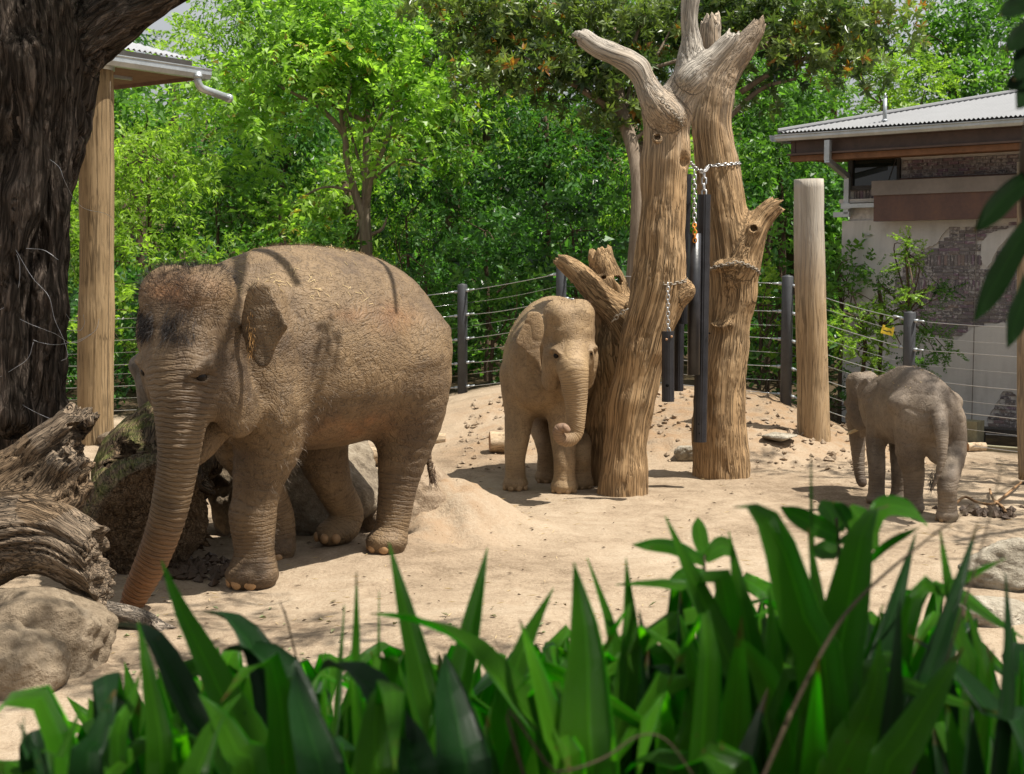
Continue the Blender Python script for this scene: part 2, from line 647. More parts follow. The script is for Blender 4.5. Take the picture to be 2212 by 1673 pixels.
# ------------------------------------------------------------------ materials
class NT:
    def __init__(s, name):
        s.m = bpy.data.materials.new(name)
        s.m.use_nodes = True
        s.t = s.m.node_tree
        for n in list(s.t.nodes):
            s.t.nodes.remove(n)
        s.out = s.t.nodes.new("ShaderNodeOutputMaterial")

    def n(s, typ, **kw):
        nd = s.t.nodes.new(typ)
        for k, v in kw.items():
            if k.startswith("i_"):
                key = k[2:]
                key = int(key) if key.isdigit() else key.replace("_", " ")
                s.set(nd, key, v)
            else:
                setattr(nd, k, v)
        return nd

    def set(s, nd, key, v):
        if isinstance(v, bpy.types.NodeSocket):
            s.t.links.new(v, nd.inputs[key])
        else:
            if isinstance(v, (tuple, list)) and len(v) == 3 and nd.inputs[key].type == 'RGBA':
                v = (*v, 1)
            nd.inputs[key].default_value = v

    def noise(s, vec, scale, detail=4, rough=0.55, dist=0.0):
        nd = s.n("ShaderNodeTexNoise", i_Scale=scale, i_Detail=detail, i_Roughness=rough, i_Distortion=dist)
        s.set(nd, "Vector", vec)
        return nd.outputs["Fac"]

    def ramp(s, fac, stops):
        nd = s.n("ShaderNodeValToRGB")
        cr = nd.color_ramp
        while len(cr.elements) < len(stops):
            cr.elements.new(0.5)
        for e, (p, c) in zip(cr.elements, stops):
            e.position = p
            e.color = (*c, 1) if len(c) == 3 else c
        s.set(nd, "Fac", fac)
        return nd.outputs["Color"]

    def gray(s, fac, a, b, lo=0.0, hi=1.0):
        nd = s.n("ShaderNodeMapRange", i_1=a, i_2=b, i_3=lo, i_4=hi)
        s.set(nd, 0, fac)
        return nd.outputs[0]

    def mix(s, fac, a, b, mode='MIX'):
        nd = s.n("ShaderNodeMix", data_type='RGBA', blend_type=mode)
        s.set(nd, 0, fac)
        s.set(nd, 6, a if not (isinstance(a, tuple) and len(a) == 3) else (*a, 1))
        s.set(nd, 7, b if not (isinstance(b, tuple) and len(b) == 3) else (*b, 1))
        return nd.outputs[2]

    def math(s, op, a, b=None, c=None):
        nd = s.n("ShaderNodeMath", operation=op)
        s.set(nd, 0, a)
        if b is not None:
            s.set(nd, 1, b)
        if c is not None:
            s.set(nd, 2, c)
        return nd.outputs[0]

    def vmul(s, v, k):
        nd = s.n("ShaderNodeVectorMath", operation='MULTIPLY')
        s.set(nd, 0, v)
        s.set(nd, 1, k)
        return nd.outputs[0]

    def vadd(s, v, k):
        nd = s.n("ShaderNodeVectorMath", operation='ADD')
        s.set(nd, 0, v)
        s.set(nd, 1, k)
        return nd.outputs[0]

    def coord(s, which="Object"):
        return s.n("ShaderNodeTexCoord").outputs[which]

    def attr(s, name, out="Fac"):
        return s.n("ShaderNodeAttribute", attribute_name=name).outputs[out]

    def bump(s, h, dist=0.01, strength=1.0, normal=None):
        nd = s.n("ShaderNodeBump", i_Strength=strength, i_Distance=dist)
        s.set(nd, "Height", h)
        if normal is not None:
            s.set(nd, "Normal", normal)
        return nd.outputs[0]

    def done(s, col, rough=0.8, spec=0.3, normal=None, metal=0.0, **kw):
        b = s.n("ShaderNodeBsdfPrincipled")
        s.set(b, "Base Color", col)
        s.set(b, "Roughness", rough)
        s.set(b, "Specular IOR Level", spec)
        s.set(b, "Metallic", metal)
        for k, v in kw.items():
            s.set(b, k.replace("_", " "), v)
        if normal is not None:
            s.set(b, "Normal", normal)
        s.t.links.new(b.outputs[0], s.out.inputs[0])
        return s.m


def mat_plain(name, col, rough=0.6, spec=0.4, metal=0.0, var=0.25, scale=8.0, bump=0.002):
    t = NT(name)
    c = t.coord()
    f = t.noise(c, scale, 5, 0.6)
    f2 = t.noise(c, scale * 6, 3, 0.6)
    k = t.math('ADD', t.math('MULTIPLY', f, 0.7), t.math('MULTIPLY', f2, 0.3))
    col2 = t.mix(t.gray(k, 0.3, 0.7), tuple(v * (1 - var) for v in col), tuple(min(1, v * (1 + var)) for v in col))
    return t.done(col2, rough, spec, t.bump(f2, bump, 0.6), metal)


def mat_leaf(name, dark, light, trans=0.4, rough=0.35, spec=0.5, tcol=None, odd=None):
    """leaf with real light transmission; 'tint' differs from leaf to leaf"""
    t = NT(name)
    a = t.attr("tint")
    stops = [(0.0, dark), (0.75, light)]
    if odd:
        stops += [(0.98, light), (0.995, odd)]
    col = t.ramp(a, stops)
    b = t.n("ShaderNodeBsdfPrincipled", i_Roughness=rough)
    t.set(b, "Base Color", col)
    t.set(b, "Specular IOR Level", spec)
    tr = t.n("ShaderNodeBsdfTranslucent")
    tc = t.mix(1.0, col, tcol or (1.5, 1.7, 0.6), 'MULTIPLY')
    t.set(tr, "Color", tc)
    mx = t.n("ShaderNodeMixShader", i_0=trans)
    t.t.links.new(b.outputs[0], mx.inputs[1])
    t.t.links.new(tr.outputs[0], mx.inputs[2])
    t.t.links.new(mx.outputs[0], t.out.inputs[0])
    return t.m


def mat_wood(name, dark, mid, light, su=9.0, st=1.1, bump=0.02, crack=0.5, rough=0.85, moss=None):
    """weathered wood: grain runs along the stored limb direction"""
    t = NT(name)
    g = t.attr("grain", "Vector")
    w = t.noise(g, 2.2, 3, 0.5)
    gw = t.vadd(g, t.vmul(t.n("ShaderNodeTexNoise", i_Scale=2.2, i_Detail=3).outputs["Color"], (0.16, 0.16, 0.0)))
    gs = t.vmul(gw, (su, su, st))
    f1 = t.noise(gs, 1.0, 6, 0.65)
    f2 = t.noise(t.vmul(gw, (su * 5, su * 5, st * 3)), 1.0, 4, 0.6)
    ck = t.noise(t.vmul(gw, (su * 2.2, su * 2.2, st * 0.8)), 1.0, 2, 0.5)
    line = t.math('ABSOLUTE', t.math('SUBTRACT', ck, 0.5))
    crk = t.gray(line, 0.004, 0.042, 0.0, 1.0)
    ck2 = t.noise(t.vmul(gw, (su * 4.6, su * 4.6, st * 1.9)), 1.0, 2, 0.5)
    crk2 = t.gray(t.math('ABSOLUTE', t.math('SUBTRACT', ck2, 0.5)), 0.0, 0.05, 0.45, 1.0)
    crk = t.math('MULTIPLY', t.math('MAXIMUM', crk, t.gray(w, 0.40, 0.56, 1.0, 0.0)), crk2)
    h = t.math('ADD', t.math('MULTIPLY', f1, 0.6), t.math('ADD', t.math('MULTIPLY', f2, 0.25), t.math('MULTIPLY', crk, crack)))
    pat = t.math('ADD', t.math('MULTIPLY', f1, 0.45), t.math('ADD', t.math('MULTIPLY', f2, 0.3), t.math('MULTIPLY', t.noise(t.coord(), 1.3, 4), 0.35)))
    col = t.ramp(pat, [(0.3, dark), (0.53, mid), (0.75, light)])
    col = t.mix(t.gray(crk, 0.0, 1.0, 0.68, 0.0), col, tuple(v * 0.25 for v in dark))
    top = t.attr("bleach")
    col = t.mix(top, col, t.ramp(pat, [(0.3, (0.20, 0.18, 0.16)), (0.7, (0.52, 0.49, 0.44))]))
    if moss:
        mm = t.math('MULTIPLY', t.attr("moss"), t.gray(t.noise(t.coord(), 7, 5, 0.7), 0.42, 0.58))
        col = t.mix(mm, col, moss)
    return t.done(col, rough, 0.2, t.bump(h, bump, 1.0))


def mat_bark(name, dark, light, su=7.0, st=1.6, bump=0.05, rough=0.9):
    t = NT(name)
    g = t.attr("grain", "Vector")
    gw = t.vadd(g, t.vmul(t.n("ShaderNodeTexNoise", i_Scale=4.0, i_Detail=4).outputs["Color"], (0.20, 0.20, 0.30)))
    def fis(k, q, wdt):
        nd = t.n("ShaderNodeTexNoise", i_Scale=1.0, i_Detail=3.0, i_Roughness=0.6)
        t.set(nd, "Vector", t.vmul(gw, (su * k, su * k, st * q)))
        return t.gray(t.math('ABSOLUTE', t.math('SUBTRACT', nd.outputs["Fac"], 0.5)), 0.0, wdt)
    pl = t.math('MULTIPLY', fis(1.0, 1.0, 0.11), t.math('ADD', t.math('MULTIPLY', fis(2.6, 3.2, 0.10), 0.6), 0.4))
    f = t.noise(t.vmul(gw, (su * 5, su * 5, st * 9)), 1.0, 5, 0.7)
    h = t.math('ADD', t.math('MULTIPLY', pl, 0.8), t.math('MULTIPLY', f, 0.45))
    col = t.mix(t.math('MULTIPLY', pl, t.gray(f, 0.3, 0.7, 0.35, 1.0)), dark, light)
    return t.done(col, rough, 0.15, t.bump(h, bump, 1.0))


def mat_skin(name, base, dust, dark, ring_tip=None, scale=1.0, dustn=0.5, bmp=1.0):
    """wrinkled elephant hide; 'ringt' metres along trunk or leg, 'ringw' how much it is ringed"""
    t = NT(name)
    c = t.coord()
    n1 = t.noise(c, 1.6 / scale, 5, 0.6)
    n2 = t.noise(c, 9 / scale, 5, 0.65)
    cw = t.vadd(c, t.vmul(t.n("ShaderNodeTexNoise", i_Scale=6.0 / scale, i_Detail=3).outputs["Color"], (0.22 * scale, 0.26 * scale, 0.26 * scale)))
    def crack(v, sc, lo, hi, rnd=1.0):
        nd = t.n("ShaderNodeTexVoronoi", feature='DISTANCE_TO_EDGE', i_Scale=sc, i_Randomness=rnd)
        t.set(nd, "Vector", v)
        return t.gray(nd.outputs["Distance"], lo, hi)
    def crease(vec, wdt):
        nd = t.n("ShaderNodeTexNoise", i_Scale=1.0, i_Detail=2.5, i_Roughness=0.45)
        t.set(nd, "Vector", vec)
        return t.gray(t.math('ABSOLUTE', t.math('SUBTRACT', nd.outputs["Fac"], 0.5)), 0.0, wdt)
    k_ = 1.0 / scale
    la = crease(t.vmul(cw, (21 * k_, 21 * k_, 10 * k_)), 0.065)
    lb = crease(t.vadd(t.vmul(cw, (10 * k_, 10 * k_, 29 * k_)), (3.3, 1.7, 9.1)), 0.065)
    lc = crease(t.vadd(t.vmul(cw, (42 * k_, 42 * k_, 30 * k_)), (1.3, 7.7, 2.1)), 0.10)
    small = crack(t.vmul(cw, (1.0, 1.0, 1.3)), 46 / scale, 0.0, 0.35)
    rt = t.attr("ringt")
    rw = t.attr("ringw")
    ph = t.math('ADD', t.math('MULTIPLY', rt, 1.0 / (0.030 * scale)), t.math('MULTIPLY', t.math('SUBTRACT', t.noise(c, 5 / scale, 3), 0.5), 2.2))
    tri = t.math('PINGPONG', ph, 0.5)
    ring = t.gray(tri, 0.02, 0.26)
    ph2 = t.math('ADD', t.math('MULTIPLY', rt, 1.0 / (0.013 * scale)), t.math('MULTIPLY', t.math('SUBTRACT', t.noise(c, 9 / scale, 3), 0.5), 3.0))
    ring2 = t.gray(t.math('PINGPONG', ph2, 0.5), 0.0, 0.3)
    rg = t.math('ADD', t.math('MULTIPLY', ring, 0.7), t.math('MULTIPLY', ring2, 0.3))
    net = t.math('ADD', t.math('ADD', t.math('MULTIPLY', la, 0.3), t.math('MULTIPLY', lb, 0.3)), t.math('ADD', t.math('MULTIPLY', lc, 0.2), t.math('MULTIPLY', small, 0.2)))
    hmix = t.math('ADD', t.math('MULTIPLY', rg, rw), t.math('MULTIPLY', net, t.math('SUBTRACT', 1.15, rw)))
    h = t.math('ADD', hmix, t.math('MULTIPLY', n2, 0.12))
    d = t.math('ADD', t.gray(n1, 0.5 - 0.2 * dustn, 0.7), t.math('MULTIPLY', t.math('SUBTRACT', n2, 0.5), 0.5))
    col = t.mix(t.gray(d, 0.0, 1.0), base, dust)
    if ring_tip:
        col = t.mix(t.math('MULTIPLY', t.attr("tip"), t.gray(n2, 0.3, 0.6, 0.5, 1.0)), col, ring_tip)
    col = t.mix(t.gray(hmix, 0.3, 0.8, 0.42, 0.0), col, dark)
    nrm = t.bump(h, 0.008 * scale * bmp, 1.0)
    return t.done(col, 0.62, 0.32, nrm)

# ------------------------------------------------------------------ ground
def build_ground():
    xs = np.unique(np.concatenate([np.linspace(-45, -7, 30), np.arange(-7, 7.6, 0.055), np.linspace(7.6, 45, 30)]))
    ys = np.unique(np.concatenate([np.linspace(-8, 4, 25), np.arange(4, 19.6, 0.055), np.linspace(19.6, 30, 40), np.linspace(30, 90, 30)]))
    X, Y = np.meshgrid(xs, ys, indexing='ij')
    z = ground(X.ravel(), Y.ravel())
    V = np.stack([X.ravel(), Y.ravel(), z], 1)
    ny = len(ys)
    i = np.arange(len(xs) - 1)[:, None]
    j = np.arange(ny - 1)[None, :]
    Q = np.stack([i * ny + j, (i + 1) * ny + j, (i + 1) * ny + j + 1, i * ny + j + 1], -1).reshape(-1, 4)
    # planted soil beyond the fence and on the bank by the camera
    fl = np.interp(V[:, 0], FEX, FEY)
    soil = np.clip(sstep(V[:, 1], fl - 0.1, fl + 0.9) + 1 - sstep(V[:, 1], 3.6, 4.8), 0, 1)
    churn = sstep(V[:, 1], 14.8, 16.4) * (1 - sstep(V[:, 1], 18.5, 20)) * sstep(V[:, 0], -1.5, 0.2) * (1 - sstep(V[:, 0], 4.6, 5.2))
    churn = np.maximum(churn, np.exp(-((np.abs(V[:, 0] + 0.62) / 0.6) ** 2.2 + (np.abs(V[:, 1] - 11.6) / 0.8) ** 2.2)))
    t = NT("sand")
    c = t.coord()
    a = t.noise(c, 0.55, 5, 0.6)
    b = t.noise(c, 5, 6, 0.65)
    f = t.noise(c, 38, 5, 0.7)
    k = t.math('ADD', t.math('MULTIPLY', a, 0.55), t.math('ADD', t.math('MULTIPLY', b, 0.32), t.math('MULTIPLY', f, 0.36)))
    k = t.math('SUBTRACT', k, 0.115)
    col = t.ramp(k, [(0.36, (0.185, 0.135, 0.09)), (0.5, (0.33, 0.255, 0.178)), (0.64, (0.42, 0.34, 0.25))])
    col = t.mix(t.math('MULTIPLY', t.attr("churn"), t.gray(b, 0.4, 0.62, 0.0, 0.75)), col, (0.26, 0.16, 0.085))
    sp = t.n("ShaderNodeTexVoronoi", i_Scale=26.0, i_Randomness=1.0)
    t.set(sp, "Vector", c)
    col = t.mix(t.math('MULTIPLY', t.gray(sp.outputs["Distance"], 0.09, 0.16, 1.0, 0.0), t.gray(b, 0.48, 0.6, 0.0, 0.8)), col, (0.10, 0.065, 0.04))
    so = t.attr("soil")
    soilc = t.ramp(t.noise(c, 6, 5, 0.7), [(0.35, (0.03, 0.022, 0.014)), (0.55, (0.085, 0.06, 0.035)), (0.7, (0.12, 0.10, 0.04))])
    col = t.mix(so, col, soilc)
    h = t.math('ADD', t.math('MULTIPLY', b, 0.8), t.math('MULTIPLY', f, 0.5))
    m = t.done(col, 0.95, 0.1, t.bump(h, 0.03, 0.9))
    o = obj_np("ground", V, [Q], m, None, True, {"soil": soil, "churn": churn}, origin=(0, 0, 0))
    tag(o, "pale trampled sand of the animal yard rising to a churned dirt slope", kind='structure')


# fence line: pixel column, distance, ground height, height of post
FENCE = [(-260, 20.6, 1.5), (60, 20.6, 1.5), (560, 20.9, 1.55), (999, 20.9, 1.6), (1212, 20.0, 1.6), (1700, 18.1, 1.6), (1965, 17.4, 1.6), (2330, 15.6, 1.62)]
_fp = [P(px, 700, d) for px, d, h in FENCE]
FEX = np.array([-60] + [p[0] for p in _fp] + [60])
FEY = np.array([20.6] + [p[1] for p in _fp] + [24])
build_ground()

M_STEEL = mat_plain("grey_post_paint", (0.055, 0.058, 0.065), 0.55, 0.4, 0.0, 0.3, 5)
M_CABLE = mat_plain("steel_cable", (0.55, 0.56, 0.56), 0.28, 0.5, 0.9, 0.15, 30, 0.0005)
M_GALV = mat_plain("galvanised_steel", (0.42, 0.45, 0.47), 0.42, 0.5, 0.55, 0.22, 4, 0.001)
M_COPPER = mat_plain("brown_swage", (0.35, 0.2, 0.11), 0.5, 0.4, 0.3, 0.2, 30)


def build_fence():
    root = empty("cable_fence", (_fp[3][0], _fp[3][1], gzs(_fp[3][0], _fp[3][1])),
                 "grey steel post fence with bare horizontal cables along the planting", "fence")
    bases = [0.03, 0.03, 0.15, 0.365, 0.63, 0.49, 0.05, 0.0]
    tops = []
    for (px, d, h), p, zb in zip(FENCE, _fp, bases):
        x, y = p[0], p[1]
        z0 = min(gzs(x, y), zb) - 0.2
        zt = zb + h
        b = MB()
        b.tube([(x, y, z0), (x, y, zt - 0.012), (x, y, zt - 0.004), (x, y, zt)], [0.073, 0.073, 0.068, 0.055], 20)
        b.tube([(x, y, zt), (x, y, zt + 0.012)], [0.055, 0.02], 20)
        b.build("post", M_STEEL, root, True)
        tops.append((np.array([x, y, zb]), h))
    n = 9
    for s in range(len(tops) - 1):
        (a, ha), (b_, hb) = tops[s], tops[s + 1]
        dr = (b_ - a) / np.linalg.norm(b_ - a)
        for k in range(n):
            fa, fb = (0.055 + 0.11 * k) * ha, (0.055 + 0.11 * k) * hb
            pa = a + np.array([0, 0, fa]) + dr * 0.07
            pb = b_ + np.array([0, 0, fb]) - dr * 0.07
            sag = 0.012 * ((k * 7 + s * 3) % 4)
            pts = [pa + (pb - pa) * t - np.array([0, 0, sag * 4 * t * (1 - t)]) for t in np.linspace(0, 1, 9)]
            c = MB().tube(pts, 0.0048 if k % 2 == 0 else 0.0026, 6)
            c.build("cable", M_CABLE, root, True)
            if k % 2 == 0:
                for q, sg in ((pa, 1), (pb, -1)):
                    fit = MB()
                    fit.tube([q - dr * sg * 0.012, q + dr * sg * 0.05], 0.022, 8)
                    fit.tube([q + dr * sg * 0.05, q + dr * sg * 0.14], [0.015, 0.010], 8)
                    fit.build("cable_fitting", M_GALV, root, True)
    # yellow tags clipped to the cables
    ym = mat_plain("yellow_tag", (0.80, 0.60, 0.05), 0.45, 0.4, 0, 0.12, 12)
    bm = mat_plain("tag_print", (0.03, 0.025, 0.02), 0.6)
    for (cx, cyy, d, w, h, rot, lab) in ((1917, 716, 17.5, 0.15, 0.085, -0.24, "yellow warning tag clipped to a cable beside the grey post"),):
        p = P(cx, cyy, d)
        t = empty("warning_tag", p, lab, "tag")
        ax = np.array([math.cos(rot), -0.15, math.sin(rot)])
        az = np.array([-math.sin(rot), 0.0, math.cos(rot)])
        ay = np.cross(az, ax)
        MB().box(p, ax * w / 2, ay * 0.003, az * h / 2).build("tag_plate", ym, t)
        for sg in (-1, 1):
            MB().box(p + ax * sg * w * 0.38 + az * h * 0.62, ax * w * 0.1, ay * 0.006, az * h * 0.16).build("clip", ym, t)
        fr = -ay if ay[1] > 0 else ay
        b = MB()
        for k, (u, v, r) in enumerate(((-0.25, 0.0, 0.1), (-0.06, -0.05, 0.12), (0.16, 0.06, 0.1), (0.3, -0.1, 0.06))):
            b.box(p + ax * u * w + az * v * h + fr * 0.0065, ax * r * w, fr * 0.001, az * h * 0.07)
        b.build("lettering", bm, t)


build_fence()

# ------------------------------------------------------------------ barn on the right
BA = P(1817, 700, 20.0)
BB = P(2212, 700, 18.38)
BE = np.array([BB[0] - BA[0], BB[1] - BA[1], 0.0])
BE /= np.linalg.norm(BE)                       # along the wall
BO = np.array([BE[1], -BE[0], 0.0])            # out of the wall
BO = BO if BO[1] < 0 else -BO
B0 = np.array([BA[0], BA[1], 0.0])
def W(px, py, out=0.0):
    """pixel -> (along, height) on the plane 'out' metres in front of the wall"""
    d = ray(px, py)
    c = np.array([0, 0, CAMZ])
    o = B0 + BO * out
    t = ((o - c) @ BO) / (d @ BO)
    p = c + t * d
    return (p - o) @ BE, p[2]


def BW(a, z, out=0.0):
    return B0 + BE * a + UP * z + BO * out


def inside(poly, u, v):
    poly = np.asarray(poly)
    r = np.zeros(np.shape(u), bool)
    for i in range(len(poly)):
        a, b = poly[i], poly[(i + 1) % len(poly)]
        c = (a[1] <= v) != (b[1] <= v)
        if abs(b[1] - a[1]) > 1e-12:
            r ^= c & (u < a[0] + (v - a[1]) * (b[0] - a[0]) / (b[1] - a[1]))
    return r


def poly_plate(outer, holes, out0, out1):
    """flat plate with holes in the wall plane, as vertices and faces"""
    cu = bpy.data.curves.new("tmp", 'CURVE')
    cu.dimensions = '2D'
    cu.fill_mode = 'BOTH'
    cu.extrude = abs(out1 - out0) / 2
    for pl in [outer] + holes:
        sp = cu.splines.new('POLY')
        sp.points.add(len(pl) - 1)
        for q, (a, z) in zip(sp.points, pl):
            q.co = (a, z, 0, 1)
        sp.use_cyclic_u = True
    ob = bpy.data.objects.new("tmp", cu)
    COL.objects.link(ob)
    me = ob.to_mesh()
    V = np.array([v.co[:] for v in me.vertices])
    T = [list(p.vertices) for p in me.polygons]
    ob.to_mesh_clear()
    bpy.data.objects.remove(ob)
    bpy.data.curves.remove(cu)
    mid = (out0 + out1) / 2
    Wd = B0 + V[:, :1] * BE + V[:, 1:2] * UP + (V[:, 2:3] + mid) * BO
    return Wd, [np.array([t for t in T if len(t) == k]) for k in (3, 4) if any(len(t) == k for t in T)]


def jitter_poly(pl, n=4, amp=0.012, seed=0):
    rng = np.random.default_rng(seed)
    out = []
    for i in range(len(pl)):
        a, b = np.array(pl[i]), np.array(pl[(i + 1) % len(pl)])
        for k in range(n):
            out.append(tuple(a + (b - a) * k / n + rng.normal(0, amp, 2) * (1 if k else 0.5)))
    return out


def corrugated(corner, da, db, pitch, length, wave=0.075, amp=0.012, hip=1.0, deep=99.0):
    """corrugated roof plane: eave from 'corner' along da, rising along db; cut by the hip line"""
    corner, da, db = [np.asarray(v, float) for v in (corner, da, db)]
    a = np.arange(0, length, wave / 8)
    sl = np.minimum(a * hip, deep)
    rise = math.tan(pitch)
    nrm = np.cross(da, db + UP * rise)
    nrm /= np.linalg.norm(nrm)
    if nrm[2] < 0:
        nrm = -nrm
    zo = amp * np.cos(2 * np.pi * a / wave)
    lo = corner + a[:, None] * da + zo[:, None] * nrm
    hi = corner + a[:, None] * da + sl[:, None] * (db + UP * rise) + zo[:, None] * nrm
    V = np.concatenate([lo, hi, lo - nrm * 0.004, hi - nrm * 0.004])
    n = len(a)
    i = np.arange(n - 1)
    Q = np.concatenate([np.stack([i, i + 1, n + i + 1, n + i], 1), np.stack([2 * n + i + 1, 2 * n + i, 3 * n + i, 3 * n + i + 1], 1),
                        np.stack([i + 1, i, 2 * n + i, 2 * n + i + 1], 1)])
    return V, Q, nrm, rise


def gutter_profile(p0, p1, out, w=0.12, h=0.11):
    """quad gutter with a rolled lip, swept from p0 to p1"""
    prof = [(0, 0), (0, -h), (w * 0.75, -h * 1.0), (w, -h * 0.55), (w, -0.012), (w + 0.012, 0.0), (w + 0.012, 0.012), (w - 0.008, 0.012), (w - 0.008, -h * 0.5), (w * 0.7, -h * 0.92), (0.006, -h * 0.92), (0.006, 0)]
    p0, p1, out = [np.asarray(v, float) for v in (p0, p1, out)]
    n = len(prof)
    V = [p + out * a + UP * b for p in (p0, p1) for a, b in prof]
    Q = [(i, (i + 1) % n, n + (i + 1) % n, n + i) for i in range(n)]
    b = MB()
    b.add(V, Q, [(0, i, i + 1) for i in range(1, n - 1)] + [(n, n + i + 1, n + i) for i in range(1, n - 1)])
    return b


def build_barn():
    t = NT("render_plaster")
    c = t.coord()
    k = t.math('ADD', t.math('MULTIPLY', t.noise(c, 1.1, 5, 0.6), 0.6), t.math('MULTIPLY', t.noise(t.vmul(c, (5, 5, 0.6)), 1.0, 4, 0.6), 0.4))
    col = t.ramp(k, [(0.35, (0.38, 0.36, 0.345)), (0.52, (0.54, 0.52, 0.505)), (0.68, (0.62, 0.595, 0.57))])
    mp = t.done(col, 0.9, 0.2, t.bump(t.noise(c, 30, 5, 0.7), 0.006, 0.7))
    mm = mat_plain("mortar", (0.50, 0.47, 0.45), 0.95, 0.1, 0, 0.3, 20, 0.004)
    t = NT("old_brick")
    oi = t.n("ShaderNodeObjectInfo").outputs["Random"]
    rnd = t.attr("tint")
    c = t.coord("Object")
    base = t.ramp(t.math('FRACT', t.math('ADD', oi, rnd)), [(0.0, (0.13, 0.115, 0.125)), (0.25, (0.21, 0.185, 0.185)), (0.5, (0.16, 0.14, 0.148)), (0.66, (0.20, 0.135, 0.18)), (0.8, (0.24, 0.185, 0.165)), (1.0, (0.12, 0.113, 0.122))])
    geo = t.n("ShaderNodeNewGeometry").outputs["Position"]
    spl = t.gray(t.math('ADD', t.noise(geo, 26, 4, 0.65), t.math('MULTIPLY', t.noise(geo, 2.3, 3), 0.55)), 0.80, 0.86)
    col = t.mix(t.math('MULTIPLY', spl, 0.85), base, (0.42, 0.39, 0.38))
    mb = t.done(col, 0.9, 0.2, t.bump(t.noise(geo, 60, 4), 0.004, 0.8))
    mrust = NT("rusty_sheet")
    t = mrust
    c = t.coord()
    k = t.math('ADD', t.math('MULTIPLY', t.noise(t.vmul(c, (1, 1, 0.35)), 2.4, 5, 0.6), 0.7), t.math('MULTIPLY', t.noise(c, 22, 4), 0.3))
    mrust = t.done(t.ramp(k, [(0.3, (0.085, 0.052, 0.048)), (0.5, (0.125, 0.075, 0.065)), (0.64, (0.16, 0.09, 0.068)), (0.75, (0.24, 0.13, 0.065))]), 0.65, 0.3, t.bump(t.noise(c, 40, 3), 0.002, 0.5))
    mfade = mat_plain("faded_steel", (0.21, 0.185, 0.17), 0.6, 0.3, 0, 0.18, 3)
    mbeam = mat_plain("rusted_beam", (0.085, 0.056, 0.045), 0.6, 0.35, 0, 0.35, 3)
    mtimb = mat_plain("reddish_timber", (0.17, 0.085, 0.045), 0.75, 0.25, 0, 0.35, 6)
    mdark = mat_plain("dark_frame", (0.03, 0.027, 0.025), 0.5, 0.4, 0, 0.2, 6)
    mroof = mat_plain("zinc_roof_sheet", (0.21, 0.215, 0.225), 0.6, 0.35, 0.0, 0.10, 1.5, 0.001)
    root = empty("elephant_barn", BW(0, 0.0), "rendered barn with corrugated iron roof, exposed brick patches and rusty sliding door", "barn")
    zb = -0.3
    L = 7.0
    zt = W(1817, 478)[1]
    # solid wall core (mortar shows between the bricks), upper storey set back
    MB().box(BW(L / 2, (zt + zb) / 2, -0.16), BE * (L / 2), BO * 0.16, UP * (zt - zb) / 2).build("wall", mm, root)
    aU = W(1836, 400)[0]
    zu = W(2212, 300)[1] + 0.35
    MB().box(BW((L + aU) / 2, (zt + zu) / 2 + 0.002, -0.17), BE * ((L - aU) / 2), BO * 0.165, UP * (zu - zt) / 2).build("wall", mm, root)
    # patches of bare brick, traced in the wall plane
    def cw(pts, s=1.6622 / 596 * 1000, ox=3500, oy=850):
        return [W((ox + x / 2.7886) * 0.54004, (oy + y / 2.7886) * 0.54004) for x, y in pts]
    hole1 = cw([(835, 165), (790, 215), (740, 280), (700, 345), (620, 385), (540, 410), (440, 450), (340, 510), (280, 555), (255, 610), (245, 700), (230, 800), (215, 880), (208, 980), (230, 1100), (300, 1250), (480, 1340), (650, 1372), (780, 1430), (930, 1420), (1010, 1360), (1100, 1290), (1230, 1265), (1480, 1235), (1560, 1190), (1750, 1150), (2100, 1120), (2400, 900), (2300, 500), (2050, 260), (1800, 110), (1620, 95), (1300, 140), (1100, 160)])
    isl = cw([(1520, 165), (1280, 240), (1200, 330), (1187, 480), (1200, 560), (1255, 620), (1300, 570), (1330, 490), (1390, 385), (1470, 300), (1600, 210), (1650, 165)])
    h2 = [W((3600 + x / 2.0907) * 0.54004, (1400 + y / 2.0907) * 0.54004) for x, y in [(735, 650), (740, 570), (780, 500), (820, 430), (865, 350), (900, 342), (945, 352), (990, 390), (1015, 450), (1060, 470), (1160, 520), (1250, 600), (1260, 690), (1000, 690)]]
    hole1 = jitter_poly(hole1, 4, 0.006, 1)
    isl = jitter_poly(isl, 4, 0.005, 2)
    h2 = jitter_poly(h2, 4, 0.006, 3)
    V, F = poly_plate([(0, zb), (L, zb), (L, zt), (0, zt)], [hole1, h2], 0.003, 0.028)
    obj_np("render_coat", V, F, mp, root, False)
    V, F = poly_plate(isl, [], 0.003, 0.028)
    obj_np("render_coat", V, F, mp, root, False)
    # joint line in the wall render
    for px in (2110,):
        a0 = W(px, 560)[0]
        MB().box(BW(a0, (zt + zb) / 2, 0.029), BE * 0.006, BO * 0.002, UP * (zt - zb) / 2 * 0.98).build("joint_strip", mfade, root)
    # bricks: the larger-looking part of them one by one
    bw, bh, g = 0.137, 0.0405, 0.006
    me0 = None
    def brick_mesh(w, h):
        b = MB()
        e = 0.004
        V = []
        for dz, ins in ((-0.004, 0), (0.010, 0), (0.014, e)):
            V += [(-w / 2 + ins, dz, -h / 2 + ins), (w / 2 - ins, dz, -h / 2 + ins), (w / 2 - ins, dz, h / 2 - ins), (-w / 2 + ins, dz, h / 2 - ins)]
        Q = []
        for r in (0, 4):
            for i in range(4):
                Q.append((r + i, r + (i + 1) % 4, r + 4 + (i + 1) % 4, r + 4 + i))
        Q.append((8, 9, 10, 11))
        R = np.stack([BE, BO, UP])
        return np.array(V) @ R, Q
    spots = []
    rng = np.random.default_rng(4)
    zrow = W(2057, 720)[1] - 0.5
